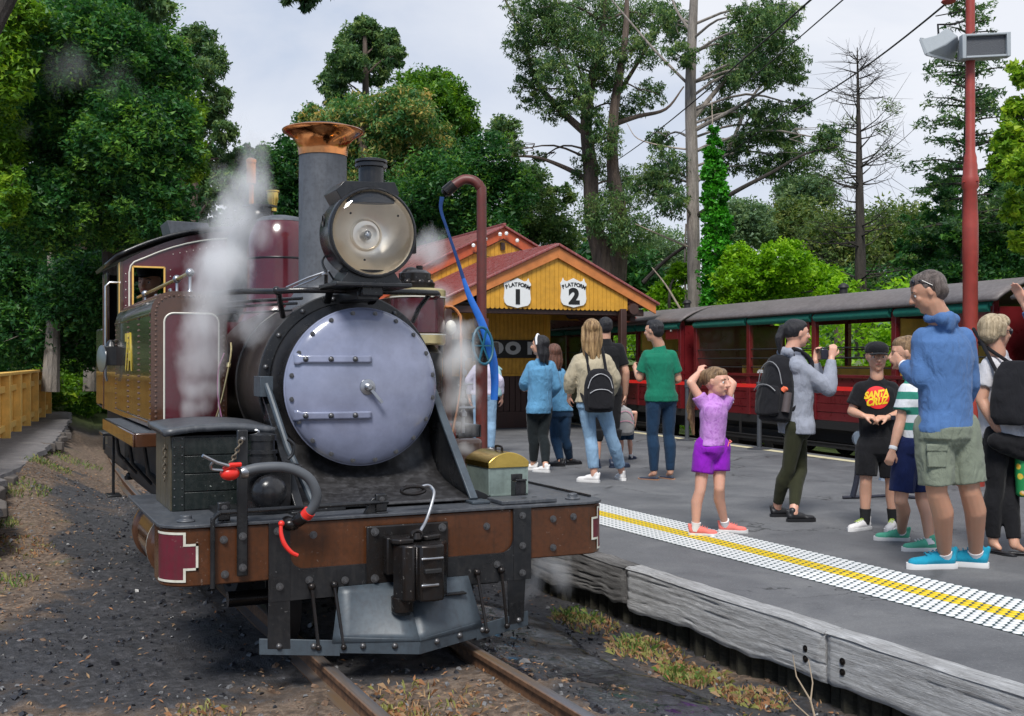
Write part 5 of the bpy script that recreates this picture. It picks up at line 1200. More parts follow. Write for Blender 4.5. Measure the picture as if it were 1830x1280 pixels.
# posts, beams, back wall
mb = MB(); mb.box((10.36, GY + .0, PZ), (10.48, GY + .12, 2.40)); BP('verandah_post', mb, M['darkbrown'], bevel=.008)
mb = MB(); mb.box((6.95, GY + .0, PZ), (7.07, GY + .12, 2.40)); BP('verandah_post', mb, M['darkbrown'], bevel=.008)
mb = MB(); mb.box((6.9, GY + .10, 2.28), (10.9, GY + .22, 2.40)); BP('verandah_beam', mb, M['darkbrown'], bevel=.008)
mb = MB(); mb.cyl((10.62, GY - .02, 2.40), (10.62, 20, 2.40), .10, n=14); BP('log_beam', mb, M['darkbrown'])
mb = MB(); mb.box((10.72, GY + .3, 2.20), (10.84, GY + .42, 2.30)); mb.box((10.52, GY + 1.2, PZ), (10.62, GY + 1.3, 2.35)); BP('verandah_post', mb, M['darkbrown'])
WY = 19.75
x = 6.2
while x < 9.95:
    mb = MB(); mb.box((x + .003, WY, 1.17), (x + .083, WY + .02, 2.42)); BP('weatherboard', mb, M['ywall'], smooth=False); x += .086
x = 6.2
while x < 10.0:
    mb = MB(); mb.box((x + .008, WY - .006, PZ + .32), (x + .115, WY + .02, 1.17)); BP('wainscot_board', mb, M['darkbrown'], smooth=False); x += .123
mb = MB(); mb.box((6.2, WY - .02, PZ), (10.0, WY + .02, PZ + .315)); BP('plinth', mb, M['darkbrown'], bevel=.006)
mb = MB(); mb.box((6.2, WY - .03, 1.165), (9.97, WY - .006, 1.205)); BP('dado_rail', mb, M['ywall'], bevel=.004)
mb = MB(); mb.box((9.94, WY - .03, PZ), (10.03, WY + .09, 2.42)); BP('corner_board', mb, M['ywall'], bevel=.004)
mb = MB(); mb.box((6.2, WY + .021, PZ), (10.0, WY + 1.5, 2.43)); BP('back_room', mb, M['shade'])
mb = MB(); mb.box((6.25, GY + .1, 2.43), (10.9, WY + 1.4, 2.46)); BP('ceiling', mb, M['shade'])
# sign over the wall
mb = MB(); mb.box((6.9, WY - .035, 1.515), (9.72, WY - .005, 1.865)); sg = BP('sign_board', mb, M['signblack'], bevel=.004)
for k, ch in enumerate('OOR'):
    px_ = (886, 917, 952)[k]; p = ony(px_, 607, WY - .04)
    put_text(ch, .30, (p.x, WY - .038, 1.695), M['signgrey'], sg, bold=.022, name='letter', sc=(1.25, 1, 1))
# rear gable
RGX, RGY, RGZ = 9.42, 20.6, 4.15
rx0, rx1 = 6.2, 11.9
rsl = .50
mb = MB(); slope_beam(mb, (RGX, RGY, RGZ), (rx1, RGY, RGZ - rsl * (rx1 - RGX)), .22, .05); BP('gable_board', mb, M['fascia2'], bevel=.004)
mb = MB(); slope_beam(mb, (rx0, RGY, RGZ - rsl * (RGX - rx0)), (RGX, RGY, RGZ), .22, .05); BP('gable_board', mb, M['fascia2'], bevel=.004)
mb = MB(); slope_beam(mb, (RGX, RGY - .06, RGZ + .05), (rx1 + .05, RGY - .06, RGZ + .05 - rsl * (rx1 - RGX + .05)), .05, 5); BP('roof', mb, M['roofred'], bevel=.012)
mb = MB(); slope_beam(mb, (rx0 - .05, RGY - .06, RGZ + .05 - rsl * (RGX - rx0 + .05)), (RGX, RGY - .06, RGZ + .05), .05, 5); BP('roof', mb, M['roofred'], bevel=.012)
mb = MB(); mb.box((RGX - .03, RGY - .07, RGZ + .02), (RGX + .03, RGY + 5, RGZ + .085)); BP('ridge_cap', mb, M['roofred'], bevel=.01)
x = 6.3
while x < 11.7:
    z0_, z1_ = RGZ - .24 - rsl * abs(x - RGX), RGZ - .24 - rsl * abs(x + .095 - RGX)
    mb = MB(); mb.prism([(x + .003, 2.3), (x + .092, 2.3), (x + .092, z1_), (x + .003, z0_)], ((0, RGY + .06, 0), (1, 0, 0), (0, 0, 1)), (0, .02, 0)); BP('weatherboard', mb, M['ywall'], smooth=False); x += .095
mb = MB(); mb.prism([(6.3, 2.3), (11.6, 2.3), (11.6, 2.9), (RGX, 3.9), (6.3, 2.5)], ((0, RGY + .085, 0), (1, 0, 0), (0, 0, 1)), (0, .05, 0)); BP('gable_backing', mb, M['ywall'])
M['porcelain'] = plain('white_porcelain', (.75, .76, .74), .25)
for x, dz in ((8.72, .42), (8.98, .28), (9.30, .17), (9.44, .15), (9.68, .28)):
    mb = MB(); mb.lathe((x, RGY - .09, RGZ - dz - .02), (0, 0, 1), [(.02, 0), (.035, .01), (.03, .03), (.042, .035), (.03, .07), (.015, .08)], 12); BP('insulator', mb, M['porcelain'])
    mb = MB(); mb.cyl((x, RGY - .09, RGZ - dz - .06), (x, RGY, RGZ - dz - .06), .01, n=6)
mb = MB(); mb.box((RGX - .05, RGY + .02, RGZ - .45), (RGX + .04, RGY + .06, RGZ - .30)); BP('junction_box', mb, M['darkbrown'])
mb = MB(); mb.tube([(8.75, RGY, 3.62), (9.3, RGY - .02, 3.50), (9.9, RGY + .02, 3.52)], .008, 6); BP('cable', mb, M['dark'])
# right eave of the rear building (orange strip over the far side)
mb = MB(); slope_beam(mb, (11.0, 18.6, 2.42), (11.75, 18.6, 2.02), .16, .04); BP('eave_board', mb, M['fascia2'], bevel=.004)
mb = MB(); slope_beam(mb, (10.9, 18.55, 2.50), (11.80, 18.55, 2.04), .05, 4); BP('eave_roof', mb, M['roofred'], bevel=.01)

# ================================================================ WATER STAND PIPE WITH BLUE HOSE
WP = empty('water_column', (3.86, 8.9, PZ), 'dark red bent standpipe with blue flat hose beside the engine', 'standpipe')
M['pipered'] = paint('pipe_dark_red', (0.13, 0.028, 0.022), 0.45, dirt=0.5, dirtc=(.05, .03, .025))
mb = MB(); zt = 2.98
mb.tube([(3.86, 8.9, PZ), (3.86, 8.9, 1.8)], .052, 16); mb.tube([(3.86, 8.9, 1.8), (3.86, 8.9, 2.86), (3.85, 8.905, 2.95), (3.80, 8.93, 3.01), (3.72, 8.97, 3.02), (3.64, 9.0, 2.97)], .043, 16, smooth=4); mb.cyl((3.86, 8.9, 1.75), (3.86, 8.9, 1.82), .062, n=16); mb.build('pipe', M['pipered'], WP)
mb = MB(); mb.cyl((3.645, 9.0, 2.975), (3.575, 9.03, 2.91), .05, .05, 14); mb.cyl((3.575, 9.03, 2.91), (3.56, 9.04, 2.895), .04, .03, 14); mb.build('nozzle', M['iron'], WP)
M['bluehose'] = fabric('blue_flat_hose', (0.018, 0.05, 0.16), .35, .3)
M['bluehose2'] = plain('bright_blue_hose', (0.02, 0.13, 0.50), .35, var=.25)
def ribbon(path, widths, mat, parent, nm):
    mb = MB(); P_ = spline(path, 6); rows = []
    for i, p in enumerate(P_):
        w = float(np.interp(i / (len(P_) - 1), np.linspace(0, 1, len(widths)), widths)); d = (P_[min(i + 1, len(P_) - 1)] - P_[max(0, i - 1)]).normalized(); a = d.cross(Vector((sT, cT, 0))).normalized()
        n_ = a.cross(d); rows.append([p + a * w * math.cos(q) + n_ * w * .35 * math.sin(q) for q in np.linspace(0, 2 * PI, 13)[:-1]])
    mb.loft(rows); return mb.build(nm, mat, parent, angle=60)
hz = lambda px, py, Z=9.55: atz(px, py, Z)
ribbon([hz(790, 352), hz(788, 375), hz(799, 410), hz(816, 460), hz(828, 498)], [.020, .014, .012, .014, .016], M['bluehose'], WP, 'hose')
ribbon([hz(828, 498), hz(840, 532), hz(862, 580), hz(879, 635), hz(884, 675), hz(883, 715)], [.016, .026, .034, .038, .034, .030], M['bluehose2'], WP, 'hose')
mb = MB(); wc = atz(863, 618, 9.4); 
mb.tube([wc + Vector((.09 * math.cos(a), .03 * math.sin(a), .155 * math.sin(a))) for a in np.linspace(0, 2 * PI, 24)], .012, 8, cap=False); 
for k in range(3):
    a = k * PI / 3; mb.beam(wc + Vector((.09 * math.cos(a), .03 * math.sin(a), .155 * math.sin(a))), wc - Vector((.09 * math.cos(a), .03 * math.sin(a), .155 * math.sin(a))), .015, .012)
mb.build('valve_wheel', plain('teal_valve_paint', (.01, .09, .14), .35), WP)
mb = MB(); mb.cyl((3.86, 8.9, 1.45), (3.86, 8.9, 1.70), .085, n=16); mb.box((3.78, 8.84, 1.50), (4.0, 8.96, 1.62)); mb.build('valve_body', M['iron'], WP, bevel=.01)

# ================================================================ CARRIAGE TRAIN ON THE FAR TRACK
M['cmaroon'] = paint('carriage_dark_red', (0.14, 0.011, 0.014), 0.30, dirt=0.15, coat=.4, streak=False, bump=.05)
M['croof'] = paint('carriage_roof_brown', (0.125, 0.105, 0.10), 0.5, dirt=0.35, dirtc=(.27, .25, .24), scale=2)
M['cinner'] = paint('carriage_inner_yellow', (0.72, 0.42, 0.07), 0.5, dirt=.1)
M['blind'] = fabric('green_rolled_blind', (0.012, 0.16, 0.11), .3, .4)
M['cdark'] = plain('carriage_underframe', (0.013, 0.012, 0.012), .6, var=.3)
ang = math.atan2(10.49 - 10.07, 16.1 - 11.167)
def carriage(label, y0, L, loc):
    """local: +Y along the train, x=0 the near side face, +X away; z=0 rail head"""
    root = empty('railway_carriage', loc, label, 'carriage', 'dark red open-sided carriages on the far track', rz=-ang)
    W = 1.85; fl = .62; sill = 1.22; eav = 2.12; top = 2.41
    def c(name, mb, mat, par=None, **k):
        o = mb.build(name, mat, None, **k); o.parent = par or root; return o
    mb = MB(); mb.box((.0, 0, fl - .12), (W, L, fl)); mb.box((.25, .2, fl - .32), (.33, L - .2, fl - .12)); mb.box((W - .33, .2, fl - .32), (W - .25, L - .2, fl - .12)); c('underframe', mb, M['cdark'])
    # lower planked side, bays with doors
    nb = max(2, round(L / 1.55)); bay = L / nb
    for s_, xa in ((0, 0.0), (1, W - .04)):
        for k in range(5):
            z0_ = fl + .0 + k * (sill - fl) / 5
            mb = MB(); mb.box((xa - (.006 if k % 2 else 0), 0.02, z0_ + .003), (xa + .04, L - .02, z0_ + (sill - fl) / 5 - .003)); c('side_plank', mb, M['cmaroon'])
        mb = MB(); mb.box((xa - .03, 0, sill), (xa + .07, L, sill + .045)); c('sill', mb, M['cmaroon'], bevel=.004)
        mb = MB(); mb.box((xa - .01, 0, eav - .06), (xa + .05, L, eav + .04)); c('eave_beam', mb, M['cmaroon'])
    for k in range(nb + 1):
        y = min(max(k * bay, .05), L - .05)
        for xa in (0.0, W):
            mb = MB(); mb.box((xa - .025, y - .045, fl), (xa + .045, y + .045, eav)); c('pillar', mb, M['cmaroon'], bevel=.004)
        if 0 < k < nb and k % 4 == 1:
            mb = MB(); mb.box((.08, y - .02, fl), (W - .08, y + .02, 2.0)); c('partition', mb, M['cinner'])
    for k in range(nb):
        ya, yb = k * bay + .05, (k + 1) * bay - .05
        door = (k % 2 == 0)
        for s_, xa in ((0, .01), (1, W + .01)):
            for z in (1.36, 1.50, 1.64):
                mb = MB(); mb.cyl((xa, ya, z), (xa, yb, z), .010, n=6); c('window_bar', mb, M['cdark'])
        mb = MB(); mb.cyl((-.02, ya + .0, eav - .05), (-.02, yb - .0, eav - .05), .055, n=12); mb.cyl((-.02, ya - .03, eav - .01), (-.02, yb, eav - .02), .03, n=8); c('rolled_blind', mb, M['blind'])
        if door:
            mb = MB(); mb.box((-.035, ya + .05, 1.84), (-.012, ya + .50, 2.07)); c('destination_board', mb, M['cmaroon'], bevel=.003)
            mb = MB(); mb.cyl((-.05, ya + .28, 2.0), (-.036, ya + .28, 2.0), .02, n=10); c('board_stud', mb, M['cream'])
            mb = MB(); mb.box((-.03, ya + .1, fl + .04), (.0, ya + .7, 1.24)); d_ = c('door', mb, M['cmaroon'], bevel=.004)
            mb = MB(); mb.box((-.045, ya + .6, .98), (-.03, ya + .66, 1.0)); mb.parent = None; c('door_handle', mb, M['brass'], par=d_)
        else:
            mb = MB(); mb.box((-.012, ya + .4, .78), (-.007, ya + .56, .92)); c('notice', mb, M['signwhite'])
        mb = MB(); mb.box((.35, ya + .35, 1.02), (W - .3, ya + .7, 1.07)); mb.box((.35, ya + .68, 1.02), (W - .3, ya + .72, 1.38)); c('bench', mb, M['cinner'])
    mb = MB(); mb.box((.05, -.02, fl), (W - .05, .02, 2.08)); c('end_wall', mb, M['cmaroon'])
    mb = MB(); mb.box((.05, L - .02, fl), (W - .05, L + .02, 2.08)); c('end_wall', mb, M['cmaroon'])
    g = []
    for y in (-.12, 0, L * .25, L * .5, L * .75, L, L + .12):
        g.append([(W / 2 + (W / 2 + .10) * u, y, eav + .03 + (top - eav) * (1 - abs(u) ** 2.4)) for u in np.linspace(-1, 1, 17)])
    mb = MB(); mb.sheet(g); o = mb.build('roof', M['croof'], None, solid=.035); o.parent = root
    for k in range(int(L / 2.6)):
        mb = MB(); y = 1.3 + 2.6 * k; mb.lathe((W / 2 - .1, y, top - .0), (0, 0, 1), [(.11, 0), (.11, .03), (.06, .05), (.06, .13), (.085, .14), (.07, .18), (.02, .21)], 14); mb.cyl((W / 2 - .1, y - .25, top + .02), (W / 2 - .1, y + .25, top + .02), .03, n=8); c('roof_vent', mb, M['cdark'])
    for y in (1.1, 2.1, L - 2.1, L - 1.1):
        for xa in (.35, W - .35):
            mb = MB(); mb.lathe((xa, y, .24), (1, 0, 0), [(.02, -.04), (.22, -.035), (.26, -.03), (.26, .03), (.28, .03), (.28, .05), (.02, .05)], 22); c('wheel', mb, M['cdark'])
    for y in (1.6, L - 1.6):
        mb = MB(); mb.box((.12, y - .85, .18), (.2, y + .85, .40)); mb.box((.10, y - .6, .12), (.14, y - .4, .3)); mb.box((.10, y + .4, .12), (.14, y + .6, .3)); c('bogie_frame', mb, M['cdark'])
    mb = MB(); mb.box((-.10, .3, .28), (.02, L - .3, .31)); mb.box((-.10, .3, .25), (-.09, L - .3, .31)); 
    for y in np.arange(.6, L, 1.6): mb.box((-.02, y, .3), (.0, y + .04, fl))
    c('footboard', mb, M['cdark'])
    mb = MB(); mb.tube([(.3, 2.5, .45), (.3, L / 2, .22), (.3, L - 2.5, .45)], .02, 6); mb.box((.4, L / 2 - .5, .2), (1.2, L / 2 + .5, .5)); c('truss', mb, M['cdark'])
    return root
cx0 = Vector((10.62, 8.1, 0))   # reference point on the near side line
dv = Vector((math.sin(ang), math.cos(ang), 0))
base0 = Vector((10.07 + .50, 11.167, 0))
LC = 6.9
carriage('middle carriage, its open bays showing between the ponytail woman and the boy in the cap', 0, LC, base0 + dv * (-1.9))
carriage('farthest carriage, mostly behind the station verandah and the green-shirted man', 0, LC, base0 + dv * (-1.9 + LC + .45))
carriage('nearest carriage, at the right edge behind the red lamp post', 0, LC, base0 + dv * (-1.9 - LC - .45))
mb = MB()
for xo in (.56, 1.32):
    a = base0 + dv * (-14) + Vector((xo, 0, -.05)); mb.beam(a, a + dv * 40, .05, .1)
rl = mb.build('rail', M['rail']); tag(rl, 'pair of rails under the far carriages', 'rails', kind='structure')

# ---------------------------------------------------------------- belt barrier posts
M['postgrey'] = paint('barrier_post_grey', (.06, .065, .075), .4, dirt=.2)
M['beltred'] = plain('red_webbing', (.80, .02, .012), .6)
def stanchion(p, label):
    root = empty('belt_post', p, label, 'belt post', 'retractable belt posts along the far edge')
    mb = MB(); mb.lathe(p, (0, 0, 1), [(.18, 0), (.18, .012), (.05, .03), (.035, .035), (.035, .86), (.045, .865), (.045, .98), (.03, .99)], 22); mb.build('post', M['postgrey'], root); return root
s1, s2 = onz(1228, 787, PZ), onz(1357, 803, PZ)
s3 = s2 + (s2 - s1) * 1.9; s0 = s1 - (s2 - s1) * 1.1
labs = ['grey belt post behind the purple girl and the green-shirted man', 'grey belt post left of the ponytail woman', 'grey belt post hidden behind the boy in the cap', 'grey belt post by the station verandah post']
for p, l in zip((s1, s2, s3, s0), labs): stanchion(p, l)
for k, (a, b) in enumerate(((s0, s1), (s1, s2), (s2, s3))):
    mb = MB(); u = Vector((0, 0, .93)); mb.beam(a + u, b + u, .006, .055)
    o = mb.build('barrier_belt', M['beltred']); tag(o, ['red belt stretched left of the green-shirted man', 'red belt stretched behind the purple girl', 'red belt stretched right of the ponytail woman'][k], 'belt', 'red barrier belts')

# ================================================================ RED LAMP POST WITH LOUDSPEAKERS
M['polered'] = paint('pole_red_oxide', (0.33, 0.045, 0.032), 0.48, dirt=0.3, dirtc=(.15, .05, .04))
pp = onz(1734, 868, PZ); 
LP = empty('speaker_pole', pp, 'tall red pole with two grey loudspeakers and a lamp at its top', 'lamp post')
def plz(py): Zp = pp.x * sT + pp.y * cT; return CZ + (646 - py) / F * Zp
Zp = pp.x * sT + pp.y * cT
PS = Zp / 9.11
def pw(px, py, dz=0): return atz(px, py, Zp + dz)
pc = Vector((pp.x, pp.y, 0))
mb = MB(); mb.lathe(pc, (0, 0, 1), [(.11 * PS, PZ), (.11 * PS, PZ + .1), (.062 * PS, PZ + .14), (.060 * PS, 1.0), (.058 * PS, plz(470)), (.062 * PS, plz(468)), (.062 * PS, plz(400)), (.052 * PS, plz(340)), (.066 * PS, plz(335)), (.066 * PS, plz(318)), (.056 * PS, plz(312)), (.056 * PS, plz(296)), (.050 * PS, plz(290)), (.050 * PS, plz(282)), (.038 * PS, plz(272)), (.036 * PS, plz(100)), (.036 * PS, 5.6)], 24); mb.build('pole', M['polered'], LP)
mb = MB()
for a in np.linspace(0, 2 * PI, 5)[:-1]: mb.cyl(pc + Vector((PS * .06 * math.cos(a), PS * .06 * math.sin(a), plz(326))), pc + Vector((PS * .085 * math.cos(a), PS * .085 * math.sin(a), plz(326))), .010, n=8)
mb.build('collar_bolts', M['polered'], LP, kind='stuff')
M['spkgrey'] = plain('speaker_grey', (.33, .36, .38), .5, var=.08)
t = NT('speaker_mesh'); t.base((.07, .075, .085)); t.rough(.6); ck = t.new('ShaderNodeTexVoronoi', Scale=160); t.link(t.co, ck.inputs['Vector']); t.bump(ck.outputs[0], .8, .003); M['spkmesh'] = t.m
u = Vector((cT, -sT, 0)); w_ = Vector((sT, cT, 0)); zc = Vector((0, 0, 1))
c0 = pw(1760, 83, -.12)
def obox(mb, c, ex, ey, ez, ax=u, ay=w_, az=zc):
    vs = []
    for sx_, sy_, sz_ in ((-1, -1, -1), (1, -1, -1), (1, 1, -1), (-1, 1, -1), (-1, -1, 1), (1, -1, 1), (1, 1, 1), (-1, 1, 1)): vs.append(c + ax * ex * sx_ + ay * ey * sy_ + az * ez * sz_)
    mb.add(vs, [(0, 3, 2, 1), (4, 5, 6, 7), (0, 1, 5, 4), (1, 2, 6, 5), (2, 3, 7, 6), (3, 0, 4, 7)])
tu = (u + zc * .05).normalized()
mb = MB(); obox(mb, c0 + w_ * .10, .17 * PS, .07, .085 * PS, tu)
for sgn in (-1, 1): obox(mb, c0 + tu * sgn * .178 * PS, .016 * PS, .05, .098 * PS, tu); obox(mb, c0 + zc * sgn * .088 * PS, .162 * PS, .05, .009 * PS, tu)
sp_ = mb.build('column_speaker', M['spkgrey'], LP, bevel=.006)
mb = MB(); obox(mb, c0 - w_ * .005, .155 * PS, .01, .078 * PS, tu); mb.build('speaker_mesh', M['spkmesh'], sp_)
mb = MB(); mb.tube([c0 + zc * .10 * PS - tu * .14 + w_ * .03, c0 + zc * .125 * PS - tu * .10 + w_ * .03, c0 + zc * .125 * PS + tu * .12 + w_ * .03, c0 + zc * .10 * PS + tu * .14 + w_ * .03], .007, 6); mb.build('bracket', M['iron'], LP)
# horn speaker pointing left and down
hc = pw(1690, 82, 0); 
def hp_(px, py, d): return pw(px, py, d)
fr = [hp_(1645, 70, -.20), hp_(1655, 97, -.22), hp_(1703, 109, .12), hp_(1697, 80, .16)]
back_ = [hp_(1690, 50, -.06), hp_(1712, 64, -.06), hp_(1716, 78, .05), hp_(1700, 52, .06)]
mid = [fr[i].lerp(back_[i], .62) + (Vector((0, 0, -.03)) if i in (0, 3) else Vector((0, 0, -.02))) for i in range(4)]
mb = MB(); mb.loft([[p for p in fr], [p for p in mid], [p for p in back_]], cap=True); hs = mb.build('horn_speaker', M['spkgrey'], LP, bevel=.01, solid=0)
mb = MB(); 
for a, b in zip(fr, fr[1:] + fr[:1]): mb.beam(a, b, .018, .03)
mb.build('horn_rim', M['spkgrey'], hs, bevel=.004)
mb = MB(); mb.tube([hp_(1678, 72, 0), hp_(1676, 44, 0), hp_(1700, 44, 0), hp_(1722, 38, 0)], .012, 8); mb.build('bracket', M['iron'], LP)
mb = MB(); mb.tube([hp_(1672, 29, 0), hp_(1720, 20, 0)], .006, 6); mb.build('spike', M['iron'], LP)
mb = MB(); mb.lathe(hp_(1695, 3, 0), (0, 0, 1), [(.02, -.03), (.06, -.015), (.075, 0), (.04, .04), (.02, .1)], 18); mb.build('lamp_shade', M['polered'], LP)
mb = MB(); mb.tube([hp_(1700, -20, 0), hp_(1730, -40, 0)], .012, 6); mb.build('lamp_arm', M['polered'], LP)
# overhead cables
for k, (a, b, r_, lb) in enumerate(((atz(1695, 3, Zp), atz(1400, 205, 22), .011, 'thick black cable running down left from the lamp post top'), (atz(1460, -10, 10), atz(1080, 300, 34), .010, 'thin cable crossing the sky above the tall gum trees'), (atz(1512, -5, 12), atz(1180, 260, 40), .008, 'thin pale cable, rightmost of the two crossing the gum trees'))):
    mb = MB(); pts = [a.lerp(b, q) + Vector((0, 0, -.5 * q * (1 - q))) for q in np.linspace(0, 1, 14)]; mb.tube(pts, r_, 6)
    if k == 0: mb.tube([b.lerp(atz(1150, 385, 30), q) for q in np.linspace(0, 1, 8)], r_, 6)
    o = mb.build('overhead_cable', M['dark']); tag(o, lb, 'cable', 'overhead cables')
# ================================================================ VEGETATION
def leafmat(name, dark, mid, light, trans=0.35, rough=0.5):
    t = NT(name)
    at = t.new('ShaderNodeAttribute', _attribute_name='tint')
    c = t.ramp(at.outputs['Fac'], [(0.0, dark), (0.5, mid), (1.0, light)])
    t.base(c); t.rough(rough); t.b.inputs['Specular IOR Level'].default_value = 0.35
    tl = t.n.new('ShaderNodeBsdfTranslucent'); t.link(t.mix(1.0, c, (1.0, 1.0, 0.55), 'MULTIPLY'), tl.inputs['Color'])
    ms = t.n.new('ShaderNodeMixShader'); ms.inputs[0].default_value = trans + .08
    t.link(t.b.outputs[0], ms.inputs[1]); t.link(tl.outputs[0], ms.inputs[2]); t.link(ms.outputs[0], t.out.inputs[0]); return t.m
L_ = {}
L_['dark'] = leafmat('leaf_dark_green', (0.012, 0.058, 0.017), (0.038, 0.155, 0.034), (0.18, 0.36, 0.045))
L_['forest'] = leafmat('leaf_forest', (0.011, 0.055, 0.018), (0.036, 0.14, 0.034), (0.14, 0.32, 0.045))
L_['yellowgreen'] = leafmat('leaf_yellow_green', (0.051, 0.152, 0.015), (0.189, 0.366, 0.023), (0.418, 0.557, 0.037))
L_['gum'] = leafmat('leaf_gum', (0.030, 0.085, 0.035), (0.10, 0.20, 0.065), (0.27, 0.36, 0.11))
L_['gumorange'] = leafmat('leaf_gum_orange', (0.035, 0.131, 0.056), (0.114, 0.272, 0.070), (0.597, 0.421, 0.124))
L_['lime'] = leafmat('leaf_lime', (0.09, 0.24, 0.006), (0.24, 0.50, 0.012), (0.46, 0.72, 0.04), .45)
L_['ivy'] = leafmat('leaf_ivy', (0.015, 0.12, 0.006), (0.05, 0.31, 0.010), (0.14, 0.50, 0.03), .3)
L_['olive'] = leafmat('leaf_olive', (0.047, 0.101, 0.034), (0.133, 0.211, 0.056), (0.343, 0.374, 0.109))
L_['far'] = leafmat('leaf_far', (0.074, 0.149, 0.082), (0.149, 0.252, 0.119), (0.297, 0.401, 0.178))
def bark(name, c1, c2):
    t = NT(name); n = t.noise(5, 6, .65, t.map((3, 3, .5))); t.base(t.ramp(n, [(.3, c1), (.7, c2)])); t.rough(.9); t.bump(t.noise(14, 5, .6, t.map((3, 3, .6))), .8, .03); return t.m
M['bark'] = bark('bark_brown', (.05, .035, .028), (.15, .11, .085)); M['barkgrey'] = bark('bark_grey', (.13, .115, .10), (.33, .29, .25)); M['barkdark'] = bark('bark_dark', (.02, .017, .015), (.06, .05, .042))
M['deadwood'] = bark('dead_branch', (.28, .22, .17), (.5, .42, .34))
def leaf_cloud(name, clumps, leaf, mat, parent, seed, aspect=0.42, droop=0.0, flat=0.75):
    """clumps: (center, radius, count, tint)"""
    r = np.random.default_rng(seed)
    C = np.concatenate([np.repeat(np.array([c[0]]), c[2], 0) for c in clumps]); n = len(C)
    rad = np.concatenate([np.full(c[2], c[1]) for c in clumps]); tint = np.concatenate([np.full(c[2], c[3]) for c in clumps])
    d = r.normal(size=(n, 3)); d /= np.linalg.norm(d, axis=1)[:, None]; rr = rad * r.uniform(0, 1, n) ** 0.45
    off = d * rr[:, None]; off[:, 2] *= flat; P_ = C + off
    # leaf frame
    ax = r.normal(size=(n, 3)); ax[:, 2] = ax[:, 2] * 0.6 - droop; ax += d * 0.5; ax /= np.linalg.norm(ax, axis=1)[:, None]
    nn = r.normal(size=(n, 3)); nn[:, 2] += 0.6; sd = np.cross(ax, nn); sd /= np.linalg.norm(sd, axis=1)[:, None]
    ln = leaf * r.uniform(.6, 1.5, n)[:, None]; w = ln * aspect * 1.3
    V = np.stack([P_ - ax * ln * .5 - sd * w * .42, P_ - ax * ln * .30 + sd * w * .62, P_ + ax * ln * .62], 1).reshape(-1, 3).astype(np.float32)
    me = bpy.data.meshes.new(name); me.vertices.add(n * 3); me.vertices.foreach_set('co', V.ravel()); me.loops.add(n * 3); me.loops.foreach_set('vertex_index', np.arange(n * 3, dtype=np.int32))
    me.polygons.add(n); me.polygons.foreach_set('loop_start', np.arange(0, n * 3, 3, dtype=np.int32)); me.polygons.foreach_set('loop_total', np.full(n, 3, np.int32)); me.update(calc_edges=True)
    tv = np.clip(tint + r.normal(0, .15, n), 0, 1); a = me.color_attributes.new('tint', 'FLOAT_COLOR', 'POINT'); c4 = np.ones((n * 3, 4), np.float32); c4[:, :3] = np.repeat(tv, 3)[:, None]; a.data.foreach_set('color', c4.ravel())
    me.materials.append(mat); return place(name, me, parent)
